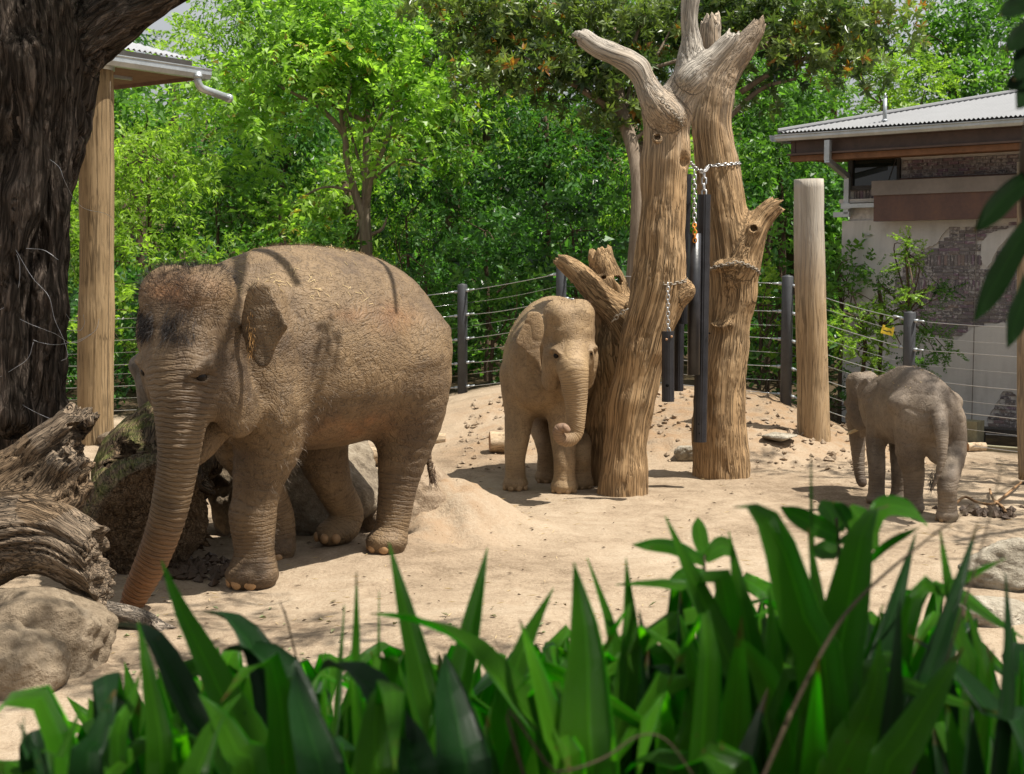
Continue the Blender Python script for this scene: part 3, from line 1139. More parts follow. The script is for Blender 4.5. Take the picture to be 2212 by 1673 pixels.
    r = 0
    z = zrow
    soldier = [W(2000, 565)[1], W(2000, 617)[1]]
    while z < zt - 0.05:
        sold = any(abs(z + 0.065 - q) < 0.024 for q in soldier)
        rowh = 0.137 if sold else bh
        if sold:
            soldier = [q for q in soldier if abs(z + 0.065 - q) >= 0.024]
        step = (bh if sold else bw) + g
        a = (r % 2) * 0.5 * step - 0.1
        while a < 3.6:
            half = (not sold) and rng.random() < 0.22
            w = bh if sold else (bw / 2 - g / 2 if half else bw)
            ca, cz = a + w / 2, z + rowh / 2
            spots.append((ca, cz, w, rowh))
            a += w + g
        z += rowh + g
        r += 1
    # lower patch and upper strip
    z = W(2150, 945)[1]
    while z < W(2150, 840)[1]:
        a = (r % 2) * 0.07 + W(2090, 900)[0]
        while a < 3.6:
            spots.append((a + bw / 2, z + bh / 2, bw, bh))
            a += bw + g
        z += bh + g
        r += 1
    pos = []
    for ca, cz, w, h in spots:
        us = np.array([ca - w * 0.42, ca + w * 0.42, ca, ca])
        vsz = np.array([cz, cz, cz - h * 0.4, cz + h * 0.4])
        ok = (inside(hole1, us, vsz) | inside(h2, us, vsz)).all() and not inside(isl, us, vsz).any()
        if ok:
            pos.append((ca, cz, w, h, 0.0))
    # top strip under the lintel
    za, zc = W(2080, 388)[1], W(2080, 340)[1]
    z = za + 0.015
    a1 = W(1950, 365)[0]
    while z < zc - 0.02:
        a = a1 + (r % 2) * 0.07
        while a < 3.6:
            pos.append((a + bw / 2, z + bh / 2, bw, bh, 0.001))
            a += bw + g
        z += bh + g
        r += 1
    # brick stub left of the door hood
    z = W(1860, 436)[1] + 0.01
    for k in range(7):
        pos.append((W(1848, 425)[0] + k * (bh + g), z + bw / 2, bh, bw, 0.0))
    meshes = {}
    rng.shuffle(pos)
    solo = [p for p in pos if W(2212, 600)[0] - 0.05 > p[0]]
    solo = sorted(solo, key=lambda p: -p[2] * p[3])[:296]
    ids = set(id(p) for p in solo)
    rest = MB()
    rt = []
    for p in pos:
        ca, cz, w, h, o = p
        key = (round(w, 3), round(h, 3))
        if key not in meshes:
            V, Q = brick_mesh(w, h)
            me = mesh_np("brick", V, [np.array(Q)], mb, False, {"tint": np.zeros(len(V))})
            meshes[key] = (V, Q, me)
        V, Q, me = meshes[key]
        ctr = BW(ca, cz, o + rng.uniform(-0.002, 0.002))
        if id(p) in ids:
            b = bpy.data.objects.new("brick", me)
            b.location = tuple(ctr - np.array(root.location))
            link(b, root)
        else:
            rest.add(V + ctr, Q)
            rt.append(np.full(len(V), rng.random()))
    if rest.V:
        o = rest.build("bricks", mb, root, False, {"tint": np.concatenate(rt)})
        o["kind"] = "stuff"
    # lintel, trim, hood and rusty door
    def plate(x0, y0, x1, y1, out, th, mat, name, lng=None):
        a0, z1 = W(x0, y0, out)
        a1, z0 = W(x0, y1, out)
        e = (L if lng is None else W(x1, y0, out)[0])
        return MB().box(BW((a0 + e) / 2, (z0 + z1) / 2, out), BE * (e - a0) / 2, BO * th, UP * abs(z1 - z0) / 2).build(name, mat, root)
    plate(1947, 331, 2212, 344, 0.014, 0.012, mp, "lintel")
    plate(1945, 386, 2212, 396, 0.05, 0.03, mrust, "flashing")
    plate(1893, 393, 2212, 424, 0.16, 0.15, mfade, "door_hood")
    plate(1892, 420.5, 2212, 479, 0.22, 0.06, mrust, "sliding_door")
    plate(1838, 441, 1893, 450, 0.1, 0.05, M_GALV, "door_rail", 1)
    plate(1817, 432, 1895, 440, 0.03, 0.06, mp, "ledge", 1)
    plate(1819, 440, 1838, 452, 0.10, 0.04, M_GALV, "bracket", 1)
    # window under the eave
    a0, z1 = W(1836, 340)
    a1, z0 = W(1946, 408)
    wf = MB()
    for (u0, u1, v0, v1) in ((a0, a1, z0, z0 + 0.06), (a0, a1, z1 - 0.04, z1), (a0, a0 + 0.07, z0, z1), (a1 - 0.04, a1, z0, z1)):
        wf.box(BW((u0 + u1) / 2, (v0 + v1) / 2, 0.03), BE * (u1 - u0) / 2, BO * (0.03 if u1 - u0 > v1 - v0 else 0.027), UP * (v1 - v0) / 2)
    win = wf.build("window", mdark, root)
    t = NT("dark_glass")
    mg = t.done((0.012, 0.016, 0.013), 0.04, 0.5)
    MB().box(BW((a0 + a1) / 2, (z0 + z1) / 2, 0.015), BE * (a1 - a0) / 2 * 0.98, BO * 0.004, UP * (z1 - z0) / 2 * 0.98).build("pane", mg, win)
    b = MB()
    b.tube([BW(a1 - 0.03, z1 - 0.05, 0.10), BW(a1 - 0.11, z0 + 0.03, 0.20)], 0.008, 6)
    b.build("window_stay", mdark, win)
    MB().tube([BW(W(1944, 322)[0], W(1944, 322)[1] - 0.02, 0.3), BW(W(1944, 322)[0], W(1944, 322)[1] - 0.1, 0.3)], [0.05, 0.05], 10).build("floodlight", mat_plain("lamp_white", (0.6, 0.6, 0.58), 0.4), root)
    # beam, timber, gutter and roof
    eo = 0.95
    ac, zc = W(1674, 294, eo)
    ab, zb0 = W(1705, 337, eo - 0.12)
    zb1 = W(1705, 303, eo - 0.12)[1]
    o = eo - 0.12
    b = MB()
    b.box(BW((ab + L) / 2, (zb0 + zb1) / 2, o - 0.05), BE * (L - ab) / 2, BO * 0.008, UP * (zb1 - zb0) / 2 * 0.93)
    b.box(BW((ab + L) / 2, zb0 + 0.01, o - 0.02), BE * (L - ab) / 2 * 1.002, BO * 0.07, UP * 0.012)
    b.box(BW((ab + L) / 2, zb1 - 0.012, o - 0.02), BE * (L - ab) / 2 * 1.002, BO * 0.07, UP * 0.012)
    b.build("beam", mbeam, root)
    MB().box(BW((ab + L) / 2, zb0 - 0.045, o - 0.06), BE * (L - ab) / 2 * 0.996, BO * 0.06, UP * 0.038).build("timber_plate", mtimb, root)
    MB().box(BW((ab + L) / 2, zb0 - 0.02, o / 2 - 0.1), BE * (L - ab) / 2 * 0.99, BO * (o / 2 + 0.06), UP * 0.02).build("soffit", mtimb, root)
    MB().box(BW(ab + 0.06, (zb0 + zb1) / 2 + 0.01, -1.2), BE * 0.008, BO * 2.0, UP * (zb1 - zb0) / 2 * 0.9).build("beam", mbeam, root)
    gutter_profile(BW(ac, zc + 0.0, eo - 0.09), BW(L, zc + 0.0, eo - 0.09), BO, 0.10, 0.075).build("gutter", M_GALV, root)
    gutter_profile(BW(ac + 0.02, zc, eo), BW(ac + 0.02, zc, -3.0), -BE, 0.10, 0.075).build("gutter", M_GALV, root)
    V, Q, nr, rise = corrugated(BW(ac + 0.03, zc + 0.045, eo - 0.03), BE, -BO, BARN_PITCH, 6.5, 0.058, 0.011, 1.0)
    obj_np("roof", V, [Q], mroof, root, False)
    V2, Q2, _, _ = corrugated(BW(ac + 0.03, zc + 0.045, eo - 0.03), -BO, BE, BARN_PITCH, 6.5, 0.058, 0.011, 1.0)
    obj_np("roof", V2, [Q2], mroof, root, False)
    c0 = BW(ac + 0.03, zc + 0.05, eo - 0.03)
    hp = BE - BO + UP * rise
    MB().tube([c0 + hp * t + UP * 0.015 for t in (0.0, 2.0, 4.0, 6.0)], 0.035, 8).build("hip_capping", mroof, root)
    # vent pipe: find where its foot meets the roof plane
    d = ray(1911, 263)
    cc = np.array([0, 0, CAMZ])
    tt = ((c0 - cc) @ nr) / (d @ nr)
    f = cc + d * tt
    v = MB()
    v.tube([f - UP * 0.05, f + UP * 0.30], 0.027, 12)
    v.tube([f + UP * 0.30, f + UP * 0.37], 0.012, 10)
    v.tube([f + UP * 0.0, f + UP * 0.03], [0.05, 0.03], 12)
    v.build("vent_pipe", M_GALV, root, True)
    # square downpipe with two bends
    ad, zd = W(1788, 303, eo - 0.04)
    z2 = W(1788, 347, eo - 0.04)[1]
    at, z3 = W(1835, 382, 0.08)
    z4 = W(1829, 463, 0.08)[1]
    b = MB()
    b.box(BW(ad, (zd + z2) / 2, eo - 0.05), BE * 0.038, BO * 0.035, UP * abs(zd - z2) / 2)
    p0, p1 = BW(ad, z2, eo - 0.05), BW(at - 0.03, z3, 0.08)
    dv = (p1 - p0)
    ln = np.linalg.norm(dv)
    dv /= ln
    sx = np.cross(dv, UP)
    sx /= np.linalg.norm(sx)
    b.box((p0 + p1) / 2, dv * (ln / 2 + 0.03), sx * 0.035, np.cross(sx, dv) * 0.035)
    b.box(BW(at - 0.03, (z3 + z4) / 2, 0.082), BE * 0.036, BO * 0.034, UP * abs(z3 - z4) / 2)
    b.box(BW(at - 0.10, z4 - 0.005, 0.083), BE * 0.12, BO * 0.033, UP * 0.035)
    b.build("downpipe", M_GALV, root)


BARN_PITCH = math.radians(13.6)
build_barn()

# ------------------------------------------------------------------ shelter roof on a log post, left
def build_shelter():
    root = empty("log_post_shelter", P(206, 955, 17.7) * [1, 1, 0], "corrugated iron shelter roof carried on a thick pale log post", "shelter")
    p = P(206, 955, 17.7)
    zt = P(206, 150, 17.7)[2]
    pts, rad = [], []
    for py, hw in ((975, 41), (900, 39), (760, 38), (700, 39), (620, 37), (520, 36), (440, 37), (330, 36), (250, 36), (180, 35), (148, 34)):
        q = P({975: 206, 900: 206, 760: 207, 700: 208}.get(py, 209), py, 17.7)
        pts.append(q)
        rad.append(hw * mpp(17.7))
    b = MB().tube(*cat_rom(pts, rad, 6), 28, True, 0.05, 3)
    V = np.concatenate(b.V)
    g = np.stack([V[:, 0] - p[0], V[:, 1] - p[1], V[:, 2]], 1)
    b.build("post", mat_wood("pale_pole", (0.12, 0.078, 0.042), (0.28, 0.195, 0.105), (0.38, 0.28, 0.165), 9, 0.55, 0.006, 0.1), root, True, {"grain": g, "bleach": np.zeros(len(V)), "moss": np.zeros(len(V))})
    MB().tube([P(205, 152, 17.7), P(205, 128, 17.7)], 0.24, 16).build("post_cap", M_GALV, root, True)
    R = P(455, 152, 18.7)
    Lf = P(160, 107, 17.0)
    Lf[2] = R[2]
    da = (Lf - R)
    da[2] = 0
    da /= np.linalg.norm(da)
    db = np.array([da[1], -da[0], 0])
    db = db if db[1] > 0 else -db
    mroof = mat_plain("weathered_zinc", (0.45, 0.46, 0.48), 0.45, 0.5, 0.3, 0.15, 2, 0.001)
    mfas = mat_plain("dark_fascia", (0.06, 0.055, 0.05), 0.7, 0.3)
    mund = mat_plain("roof_lining", (0.16, 0.10, 0.07), 0.8, 0.2)
    c0 = R + db * 0.12 - da * 0.0 + da * 0.2 + UP * 0.13
    V, Q, nr, rise = corrugated(c0, da, db, math.radians(20), 6.0, 0.085, 0.014, 0.85)
    obj_np("roof", V, [Q], mroof, root, False)
    MB().box(R + da * 3.2 + db * 0.14 + UP * 0.045, da * 3.0, db * 0.012, UP * 0.06).build("fascia", mfas, root)
    gutter_profile(R + db * 0.1, R + da * 6 + db * 0.1, -db, 0.12, 0.12).build("gutter", M_GALV, root)
    bk = P(160, 187, 20.3)
    e = bk - R
    e[2] = 0
    en = e / np.linalg.norm(e)
    # lining boards under the roof and the far fascia
    q0 = R + db * 0.14 + da * 0.15 - UP * 0.07
    V = [q0, q0 + da * 5.5, q0 + da * 5.5 + db * 4, q0 + en * 3.3 + db * 0.3]
    b = MB()
    V = np.array(V)
    b.add(np.concatenate([V, V - UP * 0.02]), [(0, 1, 2, 3), (7, 6, 5, 4), (0, 3, 7, 4), (0, 4, 5, 1)])
    b.build("soffit", mund, root)
    MB().box(q0 + en * 1.6 - UP * 0.03, en * 1.6, np.cross(en, UP) * 0.02, UP * 0.035).build("rafter", mund, root)
    MB().box(q0 + da * 1.2 + db * 0.7 - UP * 0.03, da * 0.75, db * 0.02, UP * 0.03).build("rafter", M_GALV, root)
    e0 = R + da * 0.22 - db * 0.0 - UP * 0.11
    ax_ = unit(-da * 0.93 - UP * 0.16)
    k0 = e0 - UP * 0.13
    pts = [e0 + UP * 0.06, e0 - UP * 0.04] + [k0 + UP * 0.09 * (1 - math.sin(q)) + ax_ * 0.09 * (1 - math.cos(q)) for q in np.linspace(0.15, 1.5, 6)] + [k0 + ax_ * 0.12, k0 + ax_ * 0.52]
    b = MB().tube(pts, 0.050, 16)
    b.tube([k0 + ax_ * 0.50, k0 + ax_ * 0.56], 0.058, 16)
    b.tube([e0 - UP * 0.02, e0 + UP * 0.03], 0.058, 16)
    b.build("downpipe", M_GALV, root, True)


build_shelter()

# ------------------------------------------------------------------ timber: dead trees, logs, the big living trunk
def carve(chains, h=0.016, k=0.07, subs=(), cuts=(), ells=(), ridge=0.018, su=9, st=1.0, lump=0.03, seed=0, pre=None, jag=()):
    lo = np.min([p.min(0) - r.max() for p, r in chains], 0) - 0.12
    hi = np.max([p.max(0) + r.max() for p, r in chains], 0) + 0.12
    v = Vol(lo, hi, h)
    for p, r in chains:
        v.chain(p, r, k)
    for e in ells:
        v.ell(*e)
    for p, r, kk in subs:
        v.chain(p, r, kk, 'sub')
    for p, n in cuts:
        v.half(p, n, 0.012)
    for (c, r, n, amp) in jag:
        v.cutend(np.asarray(c) - unit(n) * 0.05, n, r * 0.9)
    V, Q = v.mesh(1)
    N = normals(V, Q)
    ci, tt, dd, g = chain_coords(V, chains)
    gs = g * np.array([su, su, st])
    gw = gs + 0.5 * np.stack([vnoise(g * 2.5, 3), vnoise(g * 2.5, 4), 0 * tt], 1)
    f = fbm(gw, 4, seed)
    cr = np.abs(vnoise(gw * np.array([1.6, 1.6, 0.8]), seed + 5))
    kn = vnoise(g * np.array([3, 3, 1.6]), seed + 12)
    V = V + N * (ridge * (f - 1.1 * np.clip(0.13 - cr, 0, 1) / 0.13 * (kn > -0.25)) + lump * fbm(V * 2.2, 3, seed + 9))[:, None]
    # splintered ends
    for (c, r, n, amp) in jag:
        nu = unit(n)
        w = sstep((V - np.asarray(c)) @ nu, -0.11, -0.04) * (np.linalg.norm(V - np.asarray(c), axis=1) < r)
        V = V + w[:, None] * nu * (amp * (vnoise(g * np.array([26, 26, 0.5]), seed + 40) + 0.4 * vnoise(g * np.array([60, 60, 0.5]), seed + 41)))[:, None]
    return V, Q, N, g, tt, ci


def timber(name, label, cat, mat, chains, group=None, bleach=None, moss=None, **kw):
    V, Q, N, g, tt, ci = carve(chains, **kw)
    at = {"grain": g, "bleach": np.zeros(len(V)) if bleach is None else np.clip(bleach(V, N), 0, 1), "moss": np.zeros(len(V)) if moss is None else np.clip(moss(V, N), 0, 1)}
    o = obj_np(name, V, [Q], mat, None, True, at)
    return tag(o, label, cat, group), V, N


M_DEAD = mat_wood("dead_hardwood", (0.20, 0.122, 0.062), (0.37, 0.24, 0.125), (0.49, 0.345, 0.20), 9, 0.32, 0.018, 1.0)
M_LOG = mat_wood("rotten_log", (0.05, 0.033, 0.02), (0.16, 0.108, 0.064), (0.31, 0.225, 0.145), 15, 2.0, 0.05, 1.1, moss=(0.13, 0.165, 0.03))
D1, D2 = 13.6, 14.7
ch1 = [PX([(1348, 1088, 116), (1350, 1000, 104), (1360, 900, 98), (1380, 800, 100), (1396, 720, 112), (1418, 640, 118), (1428, 560, 106), (1430, 470, 98), (1434, 380, 92), (1438, 300, 92), (1440, 245, 100)], D1),
       PX([(1440, 250, 80), (1412, 215, 62), (1390, 175, 48), (1372, 145, 46), (1335, 122, 42), (1292, 104, 38), (1262, 84, 34), (1246, 76, 26)], D1 - 0.15),
       PX([(1442, 255, 86), (1468, 210, 74), (1492, 165, 72), (1496, 110, 56), (1492, 60, 46), (1494, 0, 46), (1500, -80, 42), (1510, -160, 36)], D1),
       PX([(1490, 175, 60), (1524, 140, 54), (1555, 110, 46), (1578, 84, 40), (1586, 66, 30)], D1 - 0.1),
       PX([(1316, 1050, 116), (1312, 960, 112), (1314, 850, 94), (1306, 760, 68), (1294, 690, 48), (1286, 645, 36)], 14.3),
       PX([(1364, 900, 80), (1338, 780, 66), (1328, 710, 46), (1322, 668, 36)], 14.15),
       PX([(1390, 760, 90), (1352, 690, 84), (1310, 655, 74), (1275, 622, 62), (1246, 592, 46), (1222, 572, 38), (1204, 560, 30)], D1 + 0.5),
       PX([(1335, 665, 84), (1322, 620, 70), (1306, 585, 60), (1296, 552, 46), (1290, 535, 38)], D1 + 0.6),
       PX([(1440, 650, 60), (1466, 632, 58), (1474, 628, 48)], D1 - 0.05)]
j1 = [(P(1204, 558, D1 + 0.5), 0.3, (-0.7, 0, 0.5), 0.12), (P(1292, 535, D1 + 0.6), 0.28, (0, 0, 1), 0.10), (P(1286, 640, 14.3), 0.25, (0, 0, 1), 0.10),
      (P(1584, 66, D1), 0.25, (0.4, 0, 0.9), 0.14), (P(1246, 76, D1), 0.2, (-0.9, 0, 0.3), 0.05)]
knob = [(P(1420, 298, D1 - 0.28), (0.06, 0.05, 0.06), None, 0.05), (P(1468, 335, D1 - 0.02), (0.10, 0.12, 0.17), None, 0.08)]
holes = [PX([(1420, 297, 12, D1 - 0.40), (1420, 297, 10, D1 - 0.28)]) + (0.02,), PX([(1482, 330, 22, D1 - 0.22), (1478, 350, 26, D1 - 0.12)]) + (0.03,)]
timber("dead_tree", "bleached dead tree with forked top and broken side limb beside the young elephant", "dead tree", M_DEAD, ch1, "dead trees in the yard",
       bleach=lambda V, N: sstep(V[:, 2] + 0.5 * vnoise(V * [3, 3, 0.9], 7) + 0.25 * vnoise(V * [14, 14, 1.5], 8), 2.7, 4.3) * 0.85, moss=None, h=0.0145, k=0.045, subs=holes, ells=knob, jag=j1, ridge=0.008, su=14, st=0.22, lump=0.05, seed=2)
ch2 = [PX([(1558, 1065, 128), (1557, 1000, 120), (1553, 900, 112), (1560, 800, 102), (1570, 720, 98), (1580, 640, 104), (1578, 560, 104), (1566, 480, 108), (1556, 410, 98), (1546, 330, 90), (1540, 265, 88), (1548, 200, 80), (1572, 150, 64), (1604, 105, 50), (1630, 70, 38), (1646, 36, 20)], D2),
       PX([(1548, 215, 62), (1540, 160, 50), (1536, 100, 46), (1536, 50, 40), (1540, 25, 26)], D2 + 0.15),
       PX([(1590, 580, 80), (1614, 520, 70), (1640, 478, 58), (1668, 450, 46), (1690, 436, 36)], D2 - 0.1),
       PX([(1600, 640, 66), (1614, 560, 60), (1622, 500, 60)], D2 - 0.05)]
j2 = [(P(1692, 434, D2 - .1), 0.35, (0.8, 0, 0.3), 0.12), (P(1646, 36, D2), 0.4, (0.4, 0, 0.9), 0.2), (P(1538, 25, D2), 0.25, (0, 0, 1), 0.12)]
hol2 = [PX([(1575, 600, 40, D2 - 0.34), (1572, 650, 52, D2 - 0.30), (1560, 690, 40, D2 - 0.30)]) + (0.05,), PX([(1628, 494, 13, D2 - 0.36), (1628, 494, 12, D2 - 0.22)]) + (0.02,)]
kn2 = [(P(1628, 494, D2 - 0.25), (0.075, 0.05, 0.075), None, 0.04), (P(1584, 575, D2 - 0.22), (0.2, 0.09, 0.05), None, 0.05), (P(1556, 700, D2 - 0.25), (0.12, 0.08, 0.05), None, 0.05)]
timber("dead_tree", "thick dead trunk with knot hollow and short broken arm, right of the hanging tubes", "dead tree", M_DEAD, ch2, "dead trees in the yard",
       bleach=lambda V, N: sstep(V[:, 2] + 0.5 * vnoise(V * [3, 3, 0.9], 8) + 0.25 * vnoise(V * [14, 14, 1.5], 9), 2.9, 5.4) * 0.6, h=0.0155, subs=hol2, ells=kn2, jag=j2, ridge=0.008, su=14, st=0.22, lump=0.05, seed=6)

# pale timber post standing on the slope
pp, pr = PX([(1760, 975, 72), (1757, 900, 70), (1755, 800, 67), (1752, 700, 66), (1750, 600, 66), (1748, 500, 64), (1747, 388, 63)], 16.5)
b = MB().tube(*cat_rom(pp, pr, 6), 32, True, 0.04, 8)
V = np.concatenate(b.V)
gr = np.stack([V[:, 0] - pp[0, 0], V[:, 1] - pp[0, 1], V[:, 2]], 1)
o = b.build("timber_post", mat_wood("weathered_pole", (0.21, 0.13, 0.07), (0.36, 0.25, 0.14), (0.48, 0.365, 0.24), 9, 0.4, 0.008, 0.45), None, True,
            {"grain": gr, "bleach": sstep(V[:, 2], 1.5, 2.9) * 0.8, "moss": np.zeros(len(V))})
tag(o, "tall bare timber post with sawn top standing beside the grey fence post", "post", "timber posts")
pp, pr = PX([(2224, 1035, 46), (2220, 900, 44), (2219, 600, 42), (2218, 350, 40)], 14.2)
b = MB().tube(*cat_rom(pp, pr, 6), 24, True, 0.05, 11)
V = np.concatenate(b.V)
gr = np.stack([V[:, 0] - pp[0, 0], V[:, 1] - pp[0, 1], V[:, 2]], 1)
o = b.build("timber_post", bpy.data.materials["weathered_pole"], None, True, {"grain": gr, "bleach": np.zeros(len(V)) + 0.2, "moss": np.zeros(len(V))})
tag(o, "timber post cut off by the right edge of the picture, beyond the calf", "post", "timber posts")

# ---- big hollow log, lower left
DL = 8.1
chL = [PX([(-190, 1150, 150, 8.5), (-60, 1080, 130, 8.4), (40, 1015, 105, 8.4), (110, 958, 96, 8.4), (165, 915, 78, 8.4), (200, 886, 40, 8.4)]),
       PX([(-200, 1200, 260, 8.2), (-60, 1180, 200, 8.0), (50, 1155, 175, 7.9), (120, 1165, 160, 7.9), (180, 1205, 140, 7.9), (232, 1248, 112, 7.95)]),
       PX([(-150, 1130, 120, 8.3), (60, 1090, 90, 8.3), (140, 1010, 90, 8.3), (180, 960, 66, 8.3), (194, 930, 40, 8.3)]),
       PX([(40, 1120, 110, 8.2), (130, 1100, 100, 8.25), (175, 1040, 60, 8.3)])]
groove = [PX([(-200, 1165, 84, 8.02), (-40, 1112, 74, 8.02), (40, 1066, 62, 8.04), (112, 1010, 34, 8.1)]) + (0.03,)]
jL = [(P(200, 890, 8.3), 0.3, (0.5, 0, 0.8), 0.08), (P(236, 1250, 7.9), 0.3, (0.9, 0, 0.1), 0.06), (P(185, 1000, 8.2), 0.25, (0.8, 0, 0.3), 0.07)]
timber("hollow_log", "large weathered hollow log with splintered ends, propped on the sandy boulder", "log", M_LOG, chL, None,
       bleach=lambda V, N: 0.12 * (vnoise(V * 2.3, 3) > 0), moss=None, h=0.0115, k=0.05, subs=groove, jag=jL, ridge=0.036, su=13, st=2.4, lump=0.07, seed=12)
# ---- mossy log with a sawn face behind the trunk
chS = [PX([(430, 905, 150, 11.9), (375, 960, 215, 11.4), (330, 1030, 250, 10.9), (318, 1090, 262, 10.45), (320, 1120, 262, 10.0)]),
       PX([(355, 945, 70, 10.9), (310, 970, 58, 10.6), (284, 990, 44, 10.4)]),
       PX([(465, 930, 70, 11.0), (450, 1020, 66, 10.8), (428, 1090, 60, 10.7), (420, 1150, 44, 10.6)]),
       PX([(452, 950, 56, 11.1), (468, 1010, 46, 10.9), (462, 1060, 30, 10.8)])]
cutS = [(P(372, 1130, 10.02), (0.62, -0.80, -0.16))]
hoS = [PX([(278, 996, 26, 10.25), (292, 988, 20, 10.45)]) + (0.02,)]
jS = [(P(282, 990, 10.4), 0.2, (-0.7, -0.5, 0), 0.1), (P(425, 1120, 10.6), 0.4, (0.5, 0, -0.3), 0.12)]
V_, N_ = timber("mossy_log", "short thick log with a sawn face and green moss, behind the big elephant's trunk", "log", M_LOG, chS, None,
       bleach=None, moss=lambda V, N: 0.6 * sstep(N[:, 2] - 0.9 * N[:, 0], 0.6, 1.2) * sstep(V[:, 2], 0.25, 0.5), h=0.0135, subs=hoS, cuts=cutS, jag=jS, ridge=0.022, su=12, st=2.0, lump=0.05, seed=15)[1:]
# ---- flat split log on the sand
chF = [PX([(150, 1325, 34, 8.35), (220, 1322, 46, 8.35), (290, 1335, 44, 8.3), (340, 1352, 32, 8.25), (366, 1364, 14, 8.2)])]
timber("split_log", "flat grey split log lying on the sand under the trunk tip", "log", M_LOG, chF, None, bleach=lambda V, N: 0.35 + 0 * V[:, 0], h=0.009, ridge=0.015, su=14, st=2, lump=0.02, seed=19,
       jag=[(P(360, 1362, 8.2), 0.25, (0.9, 0, -.2), 0.12)])


# ---- cut pieces of log
def cut_log(px, py, d, w, r, rot, label, seed):
    c = P(px, py, d)
    c[2] = gzs(c[0], c[1]) + r * 0.93
    ax = np.array([math.cos(rot), math.sin(rot), 0.0])
    e = empty("cut_log", c - UP * r, label, "log", "cut logs on the sand")
    pts = [c + ax * t for t in np.linspace(-w / 2, w / 2, 9)]
    b = MB().tube(pts, [r * 0.98] + [r * (1 + 0.04 * math.sin(k * 2.1 + seed)) for k in range(7)] + [r * 0.96], 24, False, 0.1, seed)
    V = np.concatenate(b.V)
    g = np.stack([(V - c) @ np.cross(ax, UP), (V - c) @ UP, (V - c) @ ax], 1) + seed
    b.build("bark", M_PEEL, e, True, {"grain": g, "bleach": np.zeros(len(V)), "moss": np.zeros(len(V))})
    for k, sg in ((0, -1), (8, 1)):
        ring = V[k * 24:(k + 1) * 24] if True else None
        q = MB()
        q.add(np.concatenate([ring, ring.mean(0)[None] + ax * sg * 0.004]), None, [(24, i, (i + 1) % 24) if sg > 0 else (24, (i + 1) % 24, i) for i in range(24)])
        q.build("sawn_end", M_ENDG, e)


M_PEEL = mat_wood("peeled_bark", (0.25, 0.16, 0.09), (0.50, 0.38, 0.25), (0.66, 0.54, 0.40), 7, 0.8, 0.006, 0.15)
M_ENDG = mat_plain("sawn_end_grain", (0.33, 0.19, 0.10), 0.85, 0.2, 0, 0.3, 14, 0.004)
cut_log(1090, 977, 16.0, 0.34, 0.115, 0.12, "short cut log with a sawn end by the young elephant's front foot", 1)
cut_log(905, 967, 16.6, 0.62, 0.075, 0.05, "long pale cut log lying behind the big elephant's tail", 2)
cut_log(800, 975, 15.6, 0.5, 0.10, -0.5, "cut log showing under the big elephant's belly", 3)
cut_log(2109, 972, 16.7, 0.22, 0.055, 0.1, "small split chunk of yellow wood on the ground before the barn", 4)

# ---- the big living tree on the left
DT = 11.6
M_BARK = mat_bark("furrowed_bark", (0.020, 0.015, 0.011), (0.24, 0.185, 0.148), 9, 1.1, 0.06)
chT = [PX([(-30, 1120, 420), (-25, 980, 370), (-25, 860, 320), (-22, 700, 318), (-18, 560, 310), (-10, 420, 316), (0, 300, 340), (10, 190, 380), (15, 90, 360), (10, 0, 330), (-5, -120, 300)], DT),
       PX([(60, 210, 200), (120, 140, 170), (190, 80, 130), (262, 30, 110), (345, -25, 96), (450, -75, 86)], DT),
       PX([(95, 930, 90), (100, 800, 72), (108, 600, 66), (112, 450, 60), (118, 330, 60), (120, 200, 70)], DT - 0.30),
       PX([(20, 900, 80), (18, 700, 66), (40, 520, 66), (62, 380, 66), (66, 250, 60), (55, 120, 70)], DT - 0.55)]
eT = empty("shade_tree", P(-20, 960, DT) * [1, 1, 0], "massive dark furrowed trunk with a thick limb at the left edge of the yard", "tree")
V, Q, N, g, tt, ci = carve(chT, h=0.0185, k=0.10, ridge=0.045, su=10, st=0.9, lump=0.07, seed=23)
obj_np("trunk", V, [Q], M_BARK, eT, True, {"grain": g})
# limbs above the picture, carrying the foliage that dapples the yard
LIMBS = [[P(450, -75, DT), (-1.3, 11.2, 5.9), (0.0, 10.9, 6.5), (1.2, 10.6, 6.9), (2.4, 10.2, 7.2)],
         [(-1.3, 11.2, 5.9), (-0.6, 10.4, 6.1), (-0.1, 9.4, 6.2), (0.3, 8.3, 6.3)],
         [(0.0, 10.9, 6.5), (-0.4, 10.2, 6.15), (-0.4, 9.7, 5.6), (-0.05, 9.3, 5.15)],
         [(-0.4, 10.2, 6.15), (0.15, 10.3, 5.75), (0.45, 10.15, 5.4), (0.7, 9.7, 5.2)],
         [P(-5, -120, DT), (-4.4, 11.3, 6.6), (-4.0, 10.6, 7.6), (-3.5, 9.8, 8.4)],
         [(-4.4, 11.3, 6.6), (-3.6, 9.4, 7.0), (-2.9, 7.8, 7.2), (-2.2, 6.2, 7.3)],
         [(-4.0, 10.6, 7.6), (-5.2, 10.2, 8.2), (-6.4, 9.9, 8.6)],
         [(-3.5, 9.8, 8.4), (-2.3, 9.6, 8.6), (-1.2, 9.5, 8.9)],
         [(-2.2, 6.2, 7.3), (-0.8, 5.6, 7.2), (0.6, 5.0, 6.9), (1.9, 4.6, 6.6)],
         [(0.3, 8.3, 6.3), (0.8, 7.3, 6.5), (1.2, 6.2, 6.6)]]
